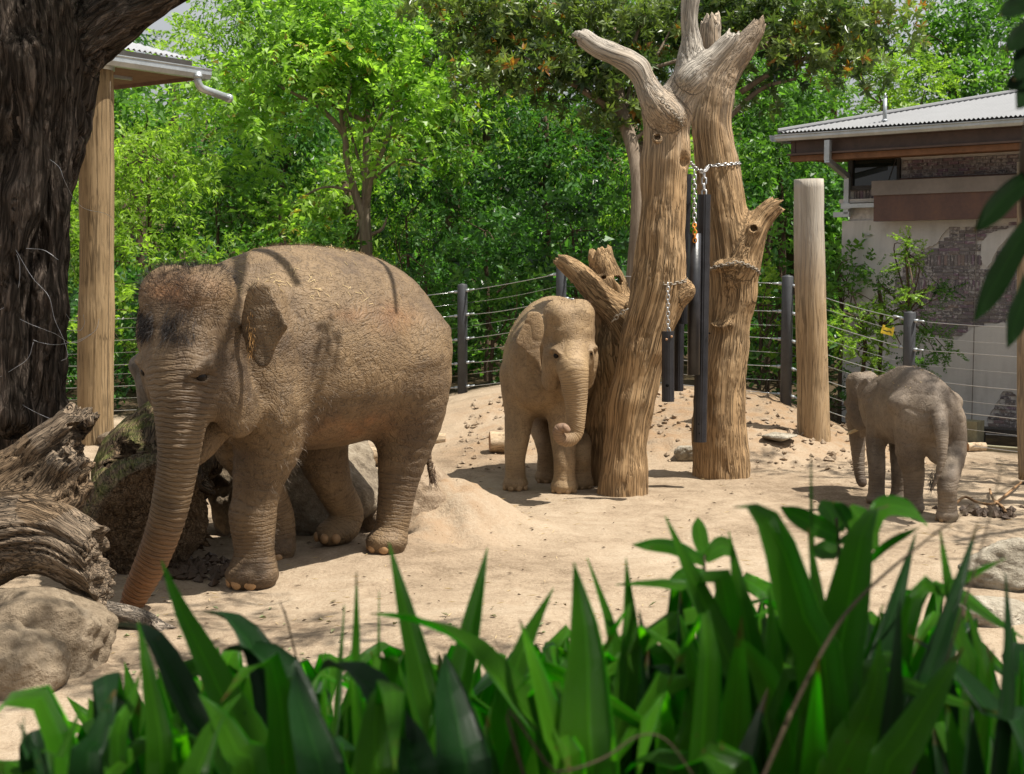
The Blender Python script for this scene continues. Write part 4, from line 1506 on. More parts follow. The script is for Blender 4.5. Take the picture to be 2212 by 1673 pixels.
for k, L_ in enumerate(LIMBS):
    r0 = (0.17, 0.09, 0.075, 0.055, 0.3, 0.16, 0.12, 0.1, 0.08, 0.05)[k]
    b = MB().tube(*cat_rom(L_, np.linspace(r0, r0 * 0.35, len(L_)), 5), 10, True, 0.1, k)
    V = np.concatenate(b.V)
    b.build("branch", M_BARK, eT, True, {"grain": V * [1, 1, 0.3]})

# ------------------------------------------------------------------ stones and mounds
def boulder(name, label, cat, px, py, d, rx, ry, rd, mat, seed, lump=0.25, sink=0.25, n=46, group=None, zc=None, flat=0.0):
    c = P(px, py, d)
    if zc is not None:
        c[2] = zc
    u = np.linspace(0, 2 * np.pi, n * 2, endpoint=False)
    w = np.linspace(-np.pi / 2, np.pi / 2, n)
    Uu, Ww = np.meshgrid(u, w, indexing='ij')
    D = np.stack([np.cos(Ww) * np.cos(Uu), np.cos(Ww) * np.sin(Uu), np.sin(Ww)], -1).reshape(-1, 3)
    q = D * 1.2 + seed * 3.1
    rr = np.random.default_rng(seed)
    pn = rr.normal(0, 1, (16, 3))
    pn /= np.linalg.norm(pn, axis=1)[:, None]
    ph = rr.uniform(0.68, 1.0, 16)
    dist = ph[None] / np.maximum(D @ pn.T, 0.05)
    f = -np.log(np.exp(-20 * np.minimum(dist, 3)).sum(1) + np.exp(-20 * 1.08)) / 20
    f = f * (1 + 0.5 * lump * fbm(q, 3, seed) + 0.10 * fbm(q * 4, 4, seed + 2) * (0.4 + sstep(vnoise(q * 1.5, seed + 6), -0.2, 0.5)))
    Dd = np.sign(D) * np.abs(D) ** (1 - flat)
    V = c + Dd * f[:, None] * np.array([rx, rd, ry])
    m, k = n * 2, n
    i = np.arange(m)[:, None]
    j = np.arange(k - 1)[None, :]
    Q = np.stack([i * k + j, ((i + 1) % m) * k + j, ((i + 1) % m) * k + j + 1, i * k + j + 1], -1).reshape(-1, 4)
    o = obj_np(name, V, [Q], mat, None, True)
    return tag(o, label, cat, group)


def mat_rock(name, a, b_, c_, bump=0.03, sc=1.0):
    t = NT(name)
    c = t.coord()
    n1 = t.noise(c, 2.2 * sc, 6, 0.62)
    n2 = t.noise(c, 16 * sc, 6, 0.7)
    n3 = t.noise(c, 60 * sc, 3, 0.7)
    k = t.math('ADD', t.math('MULTIPLY', n1, 0.5), t.math('MULTIPLY', n2, 0.5))
    col = t.ramp(k, [(0.36, a), (0.5, b_), (0.64, c_)])
    nd = t.n("ShaderNodeTexVoronoi", i_Scale=7.0 * sc)
    pit = t.gray(nd.outputs["Distance"], 0.05, 0.4)
    h = t.math('ADD', t.math('MULTIPLY', n2, 0.8), t.math('ADD', t.math('MULTIPLY', n3, 0.25), t.math('MULTIPLY', pit, 0.25)))
    return t.done(col, 0.92, 0.15, t.bump(h, bump, 1.0))


M_SANDROCK = mat_rock("sandy_rock", (0.12, 0.09, 0.06), (0.25, 0.195, 0.135), (0.34, 0.275, 0.20), 0.045)
M_GREYROCK = mat_rock("grey_lichen_rock", (0.12, 0.095, 0.07), (0.25, 0.205, 0.15), (0.40, 0.35, 0.27), 0.04)
M_PALEROCK = mat_rock("pale_rock", (0.16, 0.135, 0.10), (0.34, 0.30, 0.235), (0.48, 0.44, 0.36), 0.04)
M_DIRT = mat_rock("packed_dirt", (0.20, 0.14, 0.088), (0.33, 0.25, 0.175), (0.42, 0.335, 0.245), 0.045)
boulder("boulder", "broad sandy boulder under the hollow log at the left edge", "boulder", 60, 1415, 7.5, 0.52, 0.36, 0.42, M_SANDROCK, 3, 0.22, n=60, zc=0.13)
boulder("boulder", "lumpy sandy boulder at the bottom left corner of the sand", "boulder", -30, 1455, 7.15, 0.40, 0.26, 0.3, M_SANDROCK, 5, 0.2, zc=0.08)
boulder("boulder", "grey boulder between the big elephant's legs", "boulder", 650, 1075, 11.6, 0.74, 0.56, 0.5, M_GREYROCK, 8, 0.24, n=64, zc=0.34, flat=0.12)
boulder("boulder", "brown ledge of rock left of the grey boulder, behind the front leg", "boulder", 530, 1090, 11.55, 0.36, 0.33, 0.3, M_SANDROCK, 11, 0.2, zc=0.22)
boulder("dirt_mound", "steep mound of packed dirt behind the big elephant's hind foot", "mound", 905, 1120, 11.75, 0.50, 0.42, 0.55, M_DIRT, 13, 0.34, n=72, zc=0.10)
boulder("boulder", "pale knobbly rock at the right edge, above the dark leaves", "boulder", 2190, 1240, 9.6, 0.36, 0.22, 0.3, M_PALEROCK, 17, 0.2, zc=0.10)
boulder("boulder", "low pale rock below the knobbly rock at the right edge", "boulder", 2150, 1345, 8.5, 0.24, 0.14, 0.2, M_PALEROCK, 19, 0.2, zc=0.02)
boulder("boulder", "flat white stone half buried left of the thick dead trunk", "stone", 1490, 945, 15.6, 0.17, 0.13, 0.16, M_PALEROCK, 23, 0.2, zc=0.12)
boulder("boulder", "flat stone slab showing in the churned dirt of the slope", "stone", 1680, 930, 16.0, 0.22, 0.05, 0.2, M_PALEROCK, 29, 0.2, zc=0.28)
boulder("boulder", "sandy rock step behind the pale shelter post", "boulder", 275, 945, 17.6, 0.35, 0.16, 0.4, M_SANDROCK, 31, 0.2, zc=0.05)
# concrete block and low bench against the barn
mcon = mat_plain("mossy_concrete", (0.23, 0.21, 0.14), 0.95, 0.1, 0, 0.35, 5, 0.006)
p = P(2092, 930, 17.3)
tag(MB().box((p[0], p[1], 0.16), BE * 0.15, BO * 0.12, UP * 0.17).build("concrete_block", mcon), "mossy concrete block behind the calf's hind legs", "block")
p = P(2190, 935, 17.2)
e = empty("bench", (p[0], p[1], 0), "low dark bench in front of the brick patch at the right edge", "bench")
md = mat_plain("dark_timber", (0.03, 0.028, 0.028), 0.6, 0.3)
MB().box((p[0], p[1], 0.20), BE * 0.5, BO * 0.12, UP * 0.03).build("seat", md, e)
for sg in (-0.42, 0.42):
    MB().box(np.array([p[0], p[1], 0.08]) + BE * sg, BE * 0.035, BO * 0.10, UP * 0.089).build("leg", md, e)
MB().box((p[0] + 0.02, p[1] - 0.7, 0.03), BE * 1.2, BO * 0.06, UP * 0.045).build("kerb", mcon)
tag(bpy.data.objects["kerb"], "low concrete kerb along the foot of the barn", "kerb")

# ------------------------------------------------------------------ hanging tubes and chains
M_TUBE = mat_plain("dark_enrichment_tube", (0.020, 0.020, 0.024), 0.38, 0.5, 0.0, 0.6, 7, 0.002)
M_CHAIN = mat_plain("chain_steel", (0.50, 0.50, 0.50), 0.35, 0.5, 0.75, 0.25, 40, 0.0005)
M_OLDCH = mat_plain("dull_chain", (0.26, 0.225, 0.18), 0.55, 0.4, 0.3, 0.3, 40, 0.0005)
M_ORCH = mat_plain("orange_chain", (0.55, 0.21, 0.02), 0.5, 0.4, 0.1, 0.2, 40, 0.0005)


def chain_mesh(pts, link=0.052, wire=0.0065, wid=0.032):
    """interlocked links along a polyline"""
    pts = np.asarray(pts, float)
    pts, _ = cat_rom(pts, np.ones(len(pts)), 8)
    L = np.concatenate([[0], np.cumsum(np.linalg.norm(np.diff(pts, axis=0), axis=1))])
    step = link * 0.72
    n = max(2, int(L[-1] / step))
    b = MB()
    T, U, Wv = frames(pts)
    for k in range(n):
        s = (k + 0.5) * L[-1] / n
        i = min(len(pts) - 2, int(np.searchsorted(L, s)) - 1)
        i = max(i, 0)
        c = pts[i] + (pts[i + 1] - pts[i]) * (s - L[i]) / (L[i + 1] - L[i] + 1e-9)
        t = T[i]
        a = U[i] if k % 2 else Wv[i]
        a = a * 0.92 + (Wv[i] if k % 2 else -U[i]) * 0.3
        ang = np.linspace(0, 2 * np.pi, 10, endpoint=False)
        loop = [c + t * (math.cos(q) * (wid / 2) + math.copysign((link - wid) / 2, math.cos(q)) if abs(math.cos(q)) > 0.05 else 0.0) + a * math.sin(q) * wid / 2 for q in ang]
        loop.append(loop[0])
        b.tube(loop, wire, 5, False)
    return b


def chain_thing(name, label, pts, mat, parent=None, **kw):
    o = chain_mesh(pts, **kw).build(name, mat, parent, True)
    if parent is None:
        tag(o, label, "chain", "steel chains on the dead trees")
    return o


def octo_tube(name, label, px0, y0, px1, y1, d, wpx, n, marks=(), chain=None, chmat=None, extra=None):
    top, bot = P(px0, y0, d), P(px1, y1, d)
    root = empty(name, top, label, "hanging tube", "dark tubes hanging between the dead trees")
    r = wpx / 2 * mpp(d)
    b = MB()
    if n:
        ax = bot - top
        ax = ax / np.linalg.norm(ax)
        Tt, U, Wv = frames(np.array([top, bot]))
        sh = []
        pr = []
        for k in range(n):          # fluted octagonal tube: flat faces with rounded ridges
            a = 2 * math.pi * (k + 0.5) / n
            pr += [(a - 0.34, 0.95), (a - 0.26, 1.0), (a + 0.26, 1.0), (a + 0.34, 0.95)]
        V = []
        for p_, q in ((top, 1), (bot, 1), (bot, 0.86), (bot - ax * 0.4, 0.86), (top + ax * 0.003, 0.55), (top, 0.9)):
            for a, f in pr:
                V.append(p_ + (math.cos(a) * U[0] + math.sin(a) * Wv[0]) * r * f * q)
        m = len(pr)
        Q = [(ri * m + i, ri * m + (i + 1) % m, (ri + 1) * m + (i + 1) % m, (ri + 1) * m + i) for ri in range(3) for i in range(m)]
        Q += [((5) * m + i, (4) * m + i, (4) * m + (i + 1) % m, 5 * m + (i + 1) % m) for i in range(m)]
        Q += [(i, 5 * m + i, 5 * m + (i + 1) % m, (i + 1) % m) for i in range(m)]
        b.add(V, Q, [(4 * m, 4 * m + i + 1, 4 * m + i) for i in range(1, m - 1)])
        b.build("tube", M_TUBE, root, False)
    else:
        b.tube([top, top + (bot - top) * 0.5, bot], r, 28)
        b.build("tube", M_TUBE, root, True)
    hm = mat_plain("black_hole", (0.004, 0.004, 0.004), 0.9, 0.1) if "black_hole" not in bpy.data.materials else bpy.data.materials["black_hole"]
    for (mx, my, mr, kind) in marks:
        c = P(mx, my, d) - np.array([0, r * 0.94, 0])
        q = MB().tube([c + np.array([0, 0.006, 0]), c - np.array([0, 0.004 if kind == 'hole' else 0.02, 0])], mr * mpp(d), 12)
        q.build("hole" if kind == 'hole' else "bolt", hm if kind == 'hole' else M_COPPER, root, True)
    if chain:
        chain_mesh([P(*c) for c in chain], **(extra or {})).build("chain", chmat or M_CHAIN, root, True)
    return root


DC = 13.95
octo_tube("hanging_tube", "short octagonal tube with a round hole, hung from a chain round the bleached dead tree", 1443, 716, 1443, 868, 13.15, 27, 8,
          [(1440, 832, 3.6, 'hole'), (1438, 733, 2.6, 'bolt'), (1449, 727, 2.6, 'bolt')], [(1443, 612, 13.1), (1443, 700, 13.15), (1446, 718, 13.15)], None, {"link": 0.05, "wire": 0.006, "wid": 0.03})
octo_tube("hanging_tube", "dark tube half hidden behind the short holed tube", 1469, 560, 1465, 845, 14.3, 22, 8, [])
octo_tube("hanging_tube", "long slim tube behind the bleached trunk, its top against the leaves", 1482, 377, 1473, 700, 14.15, 24, 8, [], [(1478, 343, 14.0), (1481, 378, 14.15)], None, {"link": 0.05})
octo_tube("hanging_tube", "smooth round tube hung by an orange chain in front of the longest tube", 1501, 505, 1498, 810, 13.75, 27, 0, [], [(1500, 368, 13.85), (1500, 440, 13.8), (1500, 492, 13.76)], None, {"link": 0.06, "wire": 0.0075, "wid": 0.036})
chain_thing("chain", "orange chain end threaded into the smooth round tube", [P(1500, 484, 13.72), P(1501, 500, 13.68), P(1501, 524, 13.68)], M_ORCH, None, link=0.045, wire=0.007, wid=0.034)
octo_tube("hanging_tube", "longest octagonal tube reaching almost to the sand by the thick dead trunk", 1521, 421, 1512, 955, 13.95, 29, 8, [(1531, 705 + 15, 2.0, 'hole'), (1507, 915, 1.5, 'hole'), (1509, 935, 1.5, 'hole')],
          [(1521, 372, 14.0), (1521, 400, 13.98), (1521, 424, 13.95)], None, {"link": 0.075, "wire": 0.009, "wid": 0.045})


def around(cx, cy, d, wpx, a0, a1, dy0, dy1, n=14, push=1.06):
    """chain path round a trunk, angle 0 = right, -90 = towards the viewer"""
    c = P(cx, cy, d)
    r = wpx / 2 * mpp(d) * push
    out = []
    for k in range(n):
        f = k / (n - 1)
        a = math.radians(a0 + (a1 - a0) * f)
        out.append(c + np.array([math.cos(a) * r, math.sin(a) * r, -mpp(d) * (dy0 + (dy1 - dy0) * f)]))
    return out


chain_thing("chain", "chain wrapped round the bleached dead tree, carrying the short holed tube", around(1428, 604, 13.6, 104, -178, -84, 0, 10) + around(1428, 604, 13.6, 104, -76, -2, 10, 0)[0:], M_OLDCH, None, link=0.05, wire=0.006)
chain_thing("chain", "bright chain slung between the two dead trees that carries the long tubes", [P(1476, 338, 13.6), P(1492, 352, 13.75), P(1506, 366, 13.9), P(1521, 371, 14.0)] + around(1548, 352, 14.7, 92, -128, -10, 12, 2)[1:], M_CHAIN, None, link=0.05, wire=0.0065)
chain_thing("chain", "dull chain draped over the knot hollow of the thick dead trunk", around(1580, 578, 14.65, 106, -160, -90, 6, -10, 8, 1.12) + around(1580, 578, 14.65, 106, -84, -10, -10, 14, 8, 1.12), M_OLDCH, None, link=0.05, wire=0.0065)
chain_thing("chain", "chain crossing the grey fork of the bleached dead tree", [P(1422, 213, 13.2), P(1440, 228, 13.2), P(1460, 250, 13.25), P(1474, 272, 13.4)], M_OLDCH, None, link=0.045, wire=0.006)
chain_thing("chain", "dark chain lying in the crotch between the broken limb and the bleached trunk", [P(1322, 696, 13.35), P(1338, 680, 13.3), P(1356, 668, 13.25)], M_OLDCH, None, link=0.05, wire=0.0065)

# loose fence wires strung about the big tree
M_WIRE = mat_plain("bright_wire", (0.40, 0.40, 0.42), 0.45, 0.5, 0.4, 0.1, 20, 0.0003)
WIRES = [("springy wire dropping from the furrowed trunk towards the pale post", [(108, 345, 11.0), (128, 362, 11.0), (140, 392, 11.0), (160, 430, 11.2), (185, 452, 11.6), (228, 462, 12.4), (250, 478, 12.6)]),
         ("wire hooked on the left side of the furrowed trunk at mid height", [(0, 530, 11.0), (55, 537, 11.0), (95, 541, 11.0), (126, 562, 11.0)]),
         ("wire loop hanging low down the furrowed trunk", [(30, 537, 10.95), (42, 570, 10.95), (40, 620, 10.95), (22, 655, 10.95), (-5, 672, 10.95)]),
         ("long wavy wire curling past the trunk's right edge", [(34, 540, 10.94), (70, 600, 10.9), (105, 640, 10.9), (118, 690, 10.9), (138, 735, 10.9), (146, 770, 10.9), (132, 780, 10.9)]),
         ("wire crossing the trunk downwards to a tangle", [(0, 668, 10.97), (60, 698, 10.97), (95, 712, 10.97), (120, 722, 11.1), (160, 742, 11.5), (205, 715, 12.0), (214, 690, 12.2)]),
         ("wire running from the tangle down to the left edge", [(72, 740, 10.93), (60, 775, 10.93), (25, 800, 10.93), (0, 815, 10.93)]),
         ("wire stretched from the tangle to the pale post", [(72, 735, 10.92), (90, 741, 10.95), (125, 745, 11.1), (170, 735, 12.0), (196, 722, 12.5)]),
         ("low straight wire running down to the hollow log", [(-10, 838, 10.98), (60, 882, 10.98), (108, 905, 10.98), (122, 910, 10.9)]),
         ("thin wire curling beside the pale post", [(120, 640, 11.2), (150, 690, 11.4), (170, 715, 11.8), (182, 700, 11.9), (180, 680, 11.9)])]
for lab, pts in WIRES:
    p, r = cat_rom([P(*q) for q in pts], np.ones(len(pts)), 6)
    tag(MB().tube(p, 0.0017, 6).build("loose_wire", M_WIRE, None, True), lab, "wire", "loose wires round the big tree")
# tension wire down the pale post
p = [P(238, 176, 17.45), P(238, 400, 17.45), P(234, 700, 17.43), P(232, 880, 17.42), P(230, 957, 17.42)]
tag(MB().tube(cat_rom(p, np.ones(5), 5)[0], 0.004, 6).build("loose_wire", mat_plain("brown_wire", (0.12, 0.085, 0.05), 0.6), None, True), "thin brown wire running down the front of the pale shelter post", "wire", "loose wires round the big tree")

# ------------------------------------------------------------------ elephants
def head_frame(yaw, pitch, roll=0.0):
    """forward/left/up axes of a head: yaw 0 looks straight at the camera, + turns to the picture's right"""
    u = np.array([math.sin(yaw) * math.cos(pitch), -math.cos(yaw) * math.cos(pitch), -math.sin(pitch)])
    v = unit(np.cross(UP, u))
    w = np.cross(u, v)
    v, w = v * math.cos(roll) + w * math.sin(roll), w * math.cos(roll) - v * math.sin(roll)
    return np.stack([u, v, w])


def add_head(v, H, M, W, dome=1.0):
    """head prims in units of head width W"""
    def at(a, b, c):
        return H + (M.T @ (np.array([a, b, c]) * W))
    k = 0.10 * W
    v.ell(at(-0.12, 0, 0.28), np.array([0.46, 0.46, 0.50]) * W, M, k)
    v.ell(at(0.06, 0, 0.38), np.array([0.30, 0.42, 0.34]) * W, M, k)
    v.ell(at(0.06, 0, -0.02), np.array([0.33, 0.47, 0.36]) * W, M, k)
    v.ell(at(-0.06, 0, 0.62 * dome), np.array([0.30, 0.26, 0.22]) * W, M, k)
    for s in (-1, 1):
        v.ell(at(-0.06, 0.19 * s, 0.63 * dome), np.array([0.33, 0.25, 0.26]) * W, M, k * 0.8)
        v.ell(at(0.24, 0.29 * s, 0.13), np.array([0.12, 0.13, 0.07]) * W, M, k * 0.9)
        v.ell(at(0.02, 0.31 * s, -0.20), np.array([0.26, 0.17, 0.30]) * W, M, k)
        v.ell(at(-0.08, 0.31 * s, -0.44), np.array([0.24, 0.15, 0.24]) * W, M, k * 0.8)
    v.ell(at(0.18, 0, 0.02), np.array([0.30, 0.26, 0.34]) * W, M, k * 1.4)
    v.chain(np.array([at(-0.12, 0, -0.52), at(0.08, 0, -0.68), at(0.22, 0, -0.80)]), np.array([0.22, 0.15, 0.07]) * W, k * 0.8)
    for s in (-1, 1):
        v.ell(at(0.20, 0.46 * s, 0.34), np.array([0.13, 0.075, 0.16]) * W, M, k, 'sub')
        # hollow between cheek and trunk, mouth corner
        v.chain(np.array([at(0.33, 0.35 * s, -0.22), at(0.27, 0.33 * s, -0.42), at(0.18, 0.30 * s, -0.60)]), np.array([0.04, 0.045, 0.03]) * W, k * 0.5, 'sub')
    return at


def vsample(v, p):
    q = (np.asarray(p) - v.lo) / v.h
    i = np.clip(np.floor(q).astype(int), 0, np.array(v.d.shape) - 2)
    f = q - i
    r = 0.0
    for dx in (0, 1):
        for dy in (0, 1):
            for dz in (0, 1):
                r += v.d[i[0] + dx, i[1] + dy, i[2] + dz] * (f[0] if dx else 1 - f[0]) * (f[1] if dy else 1 - f[1]) * (f[2] if dz else 1 - f[2])
    return r


def set_eye(v, H, M, W, s, ang=44.0, c=0.03, R=0.056):
    """find the surface of the face, sink a socket there and wrap two lids round the eyeball"""
    def at(a_, b_, c_):
        return H + (M.T @ (np.array([a_, b_, c_]) * W))
    ca, sa = math.cos(math.radians(ang)), math.sin(math.radians(ang))
    b = 0.75
    while b > 0.15 and vsample(v, at(ca * b, sa * b * s, c)) > 0:
        b -= 0.004
    p = at(ca * b, sa * b * s, c)
    n = np.array([vsample(v, p + np.eye(3)[i] * 0.02) - vsample(v, p - np.eye(3)[i] * 0.02) for i in range(3)])
    n = unit(n)
    r = R * W
    u = unit(M[0] - n * (M[0] @ n))
    w = np.cross(u, n) * (1 if np.cross(u, n) @ M[2] > 0 else -1)
    v.ell(p + n * r * 0.15, np.array([r * 1.9, r * 1.35, r * 0.75]), np.stack([u, w, n]), 0.03 * W, 'sub')
    for q in (0.62, -0.55):
        pts = [p + u * r * t * 1.5 + w * r * q * (1.25 - 0.85 * t * t) - n * r * (0.05 + 0.35 * t * t) for t in np.linspace(-1, 1, 7)]
        v.chain(np.array(pts), np.array([0.10, 0.30, 0.42, 0.46, 0.42, 0.30, 0.10]) * r, 0.018 * W)
    pts = [p + u * r * t * 2.2 + w * r * (1.75 - 0.9 * t * t) for t in np.linspace(-1, 1, 7)]
    v.chain(np.array(pts), np.array([0.2, 0.4, 0.5, 0.5, 0.5, 0.4, 0.2]) * r, 0.05 * W)
    return (p - n * r * 0.40, r * 0.95)


def ear_flap(v, pts_px, d0, slope, th, curl, k=0.03, n0=(0, -1, 0)):
    """ear traced on a tilted plane: distance = d0 + slope * (px - first px) in metres per 100 px"""
    pts_px, _ = cat_rom(np.array([[a_[0], a_[1], 0.0] for a_ in pts_px] + [[pts_px[0][0], pts_px[0][1], 0.0]]), np.ones(len(pts_px) + 1), 3)
    pts_px = [(a_[0], a_[1]) for a_ in pts_px[:-1]]
    W3 = np.array([P(x, y, d0 + slope * (x - pts_px[0][0]) / 100 + (q[0] if q else 0)) for x, y, *q in pts_px])
    c = W3.mean(0)
    _, _, vt = np.linalg.svd(W3 - c)
    e1, e2 = vt[0], vt[1]
    poly = np.stack([(W3 - c) @ e1, (W3 - c) @ e2], 1)
    n = np.cross(e1, e2)
    sg = 1.0 if n @ np.array([0, -1.0, 0]) > 0 else -1.0
    R = np.abs(poly).max(0)
    def bend(u, w):
        return sg * curl * (((u / R[0]) ** 2) * 0.5 + np.sin(u / R[0] * 2.6 + 1) * 0.25 + np.sin(w / R[1] * 3.1) * 0.25)
    v.flap(c, e1, e2, poly, th, bend, k)


def foot(v, c, r, ground_z, k=0.04):
    v.ell(np.array([c[0], c[1], ground_z + r * 0.48]), (r * 1.06, r * 1.06, r * 0.62), None, k)


def elephant(name, label, mat, vol_h, build, origin, rings, tips, nails, nail_mat, eyes, hairs, group="Asian elephants in the yard", fold=0.006, lum=0.012, cut_z=None, seed=0):
    lo, hi = build['bounds']
    v = Vol(lo, hi, vol_h)
    build['fn'](v)
    eyes = [set_eye(v, *e) for e in eyes]
    V, Q = v.mesh(1)
    if cut_z is not None:
        zc = cut_z(V)
        V[:, 2] = np.maximum(V[:, 2], zc)
    N = normals(V, Q)
    ci, tt, dd, g = chain_coords(V, rings)
    wts = np.array(build['ringw'])[ci] * np.clip(1 - np.maximum(dd, 0) / 0.06, 0, 1)
    wts = np.where(ci == 0, wts * sstep(tt, 0.10, 0.45), wts)
    # skin folds in the surface itself
    q = V * np.array([1, 1, 1.0])
    f1 = np.abs(vnoise(q * 7 + 0.6 * np.stack([vnoise(q * 3, 1), vnoise(q * 3, 2), vnoise(q * 3, 3)], 1), seed))
    V = V + N * (lum * fbm(q * 2.0, 3, seed + 3) - fold * np.clip(0.22 - f1, 0, 1) / 0.22 * (1 - wts))[:, None]
    V = V + N * (build.get('ramp', 0.006) * wts * (np.abs(((tt / build.get('rper', 0.06) + 0.35 * vnoise(V * 6, 7)) % 1.0) - 0.5) * 2 - 0.5))[:, None]
    t_w = np.zeros(len(V))
    tc = ci == 0
    Lm = tt[tc].max() if tc.any() else 1
    t_w[tc] = np.clip((tt[tc] / Lm - tips) / (1 - tips + 1e-6), 0, 1)
    for pc, pr_, pw in build.get('patches', ()):
        t_w = np.maximum(t_w, pw * np.exp(-(((V - pc) / pr_) ** 2).sum(1)) * (0.5 + 0.9 * np.clip(vnoise(V * 9, 31) + 0.4, 0, 1)))
    o = obj_np(name, V, [Q], mat, None, True, {"ringt": tt, "ringw": wts, "tip": t_w}, origin=origin)
    tag(o, label, "elephant", group)
    org = np.asarray(origin)
    for (c, dirv, r) in nails:
        b = MB()
        u = np.linspace(0, 2 * np.pi, 12, endpoint=False)
        w = np.linspace(-np.pi / 2, np.pi / 2, 7)
        d = unit(dirv)
        s = unit(np.cross(UP, d))
        Vn = [np.asarray(c) + d * r[0] * math.cos(b_) * math.cos(a) + s * r[1] * math.cos(b_) * math.sin(a) + UP * r[2] * math.sin(b_) for a in u for b_ in w]
        Qn = [(i * 7 + j, ((i + 1) % 12) * 7 + j, ((i + 1) % 12) * 7 + j + 1, i * 7 + j + 1) for i in range(12) for j in range(6)]
        me = obj_np("toenail", np.array(Vn), [np.array(Qn)], nail_mat, None, True, None, origin=org)
        me.location = (0, 0, 0)
        me.parent = o
    for (c, r) in eyes:
        b = MB()
        u = np.linspace(0, 2 * np.pi, 14, endpoint=False)
        w = np.linspace(-np.pi / 2, np.pi / 2, 9)
        Vn = [np.asarray(c) + r * np.array([math.cos(b_) * math.cos(a), math.cos(b_) * math.sin(a), math.sin(b_)]) for a in u for b_ in w]
        Qn = [(i * 9 + j, ((i + 1) % 14) * 9 + j, ((i + 1) % 14) * 9 + j + 1, i * 9 + j + 1) for i in range(14) for j in range(8)]
        e = obj_np("eye", np.array(Vn), [np.array(Qn)], M_EYE, None, True, None, origin=org)
        e.location = (0, 0, 0)
        e.parent = o
    rng = np.random.default_rng(seed + 77)
    for (sel, n, ln, wd, dirf, hm, hname) in hairs:
        w = sel(V, N)
        w = np.clip(w, 0, 1)
        if w.sum() <= 0:
            continue
        idx = rng.choice(len(V), n, p=w / w.sum())
        p = V[idx] + rng.normal(0, 0.006, (n, 3))
        dv = dirf(V[idx], N[idx]) + rng.normal(0, 0.28, (n, 3))
        dv /= np.linalg.norm(dv, axis=1)[:, None]
        L = ln * rng.uniform(0.45, 1.15, n)[:, None]
        sd_ = np.cross(dv, rng.normal(0, 1, (n, 3)))
        sd_ /= np.linalg.norm(sd_, axis=1)[:, None]
        mid = p + dv * L * 0.55 + np.array([0, 0, -0.1]) * L
        tip = p + dv * L + np.array([0, 0, -0.38]) * L
        p0 = p - N[idx] * 0.01
        Vh = np.stack([p0 - sd_ * wd, p0 + sd_ * wd, mid + sd_ * wd * 0.7, mid - sd_ * wd * 0.7, tip], 1).reshape(-1, 3)
        k = np.arange(n)[:, None] * 5
        h = obj_np(hname, Vh, [k + np.array([0, 1, 2, 3]), k + np.array([3, 2, 4])], hm, None, True, None, origin=org)
        h.location = (0, 0, 0)
        h.parent = o
        h["kind"] = "stuff"
    return o, V, N


t = NT("wet_eye")
M_EYE = t.done((0.010, 0.006, 0.004), 0.3, 0.2)
M_HAIRD = mat_plain("dark_hair", (0.030, 0.024, 0.022), 0.6, 0.3)
M_HAIRB = mat_plain("brown_hair", (0.10, 0.06, 0.038), 0.6, 0.3)
M_HAIRO = mat_plain("ginger_hair", (0.36, 0.19, 0.06), 0.6, 0.3)
M_HAIRG = mat_plain("pale_hair", (0.26, 0.21, 0.16), 0.6, 0.3)
M_NAILO = mat_plain("orange_nail", (0.36, 0.215, 0.105), 0.45, 0.4, 0, 0.25, 20, 0.001)
M_NAILB = mat_plain("dusty_nail", (0.30, 0.20, 0.11), 0.6, 0.3, 0, 0.25, 20, 0.001)
M_SKINA = mat_skin("hide_of_cow", (0.095, 0.063, 0.038), (0.258, 0.174, 0.094), (0.018, 0.012, 0.008), (0.30, 0.135, 0.055), 1.0, 0.75)
M_SKINB = mat_skin("hide_of_young", (0.190, 0.127, 0.070), (0.37, 0.255, 0.140), (0.06, 0.038, 0.024), (0.22, 0.135, 0.09), 0.75, 0.8, 0.7)
M_SKINC = mat_skin("hide_of_calf", (0.115, 0.088, 0.066), (0.24, 0.190, 0.140), (0.04, 0.028, 0.02), (0.12, 0.09, 0.07), 0.7, 0.7, 0.7)


class Frame:
    def __init__(s, F, h):
        s.F = np.array([F[0], F[1], 0.0])
        s.h = unit([h[0], h[1], 0])
        s.l = np.array([-s.h[1], s.h[0], 0])

    def w(s, a, b, c):
        return s.F + s.h * a + s.l * b + UP * c

    def nails(s, c, r, gzv, angs, size):
        out = []
        for a in angs:
            d = s.h * math.cos(math.radians(a)) + s.l * math.sin(math.radians(a))
            out.append((np.array([c[0], c[1], gzv + size[2] * 0.75]) + d * r, d, size))
        return out


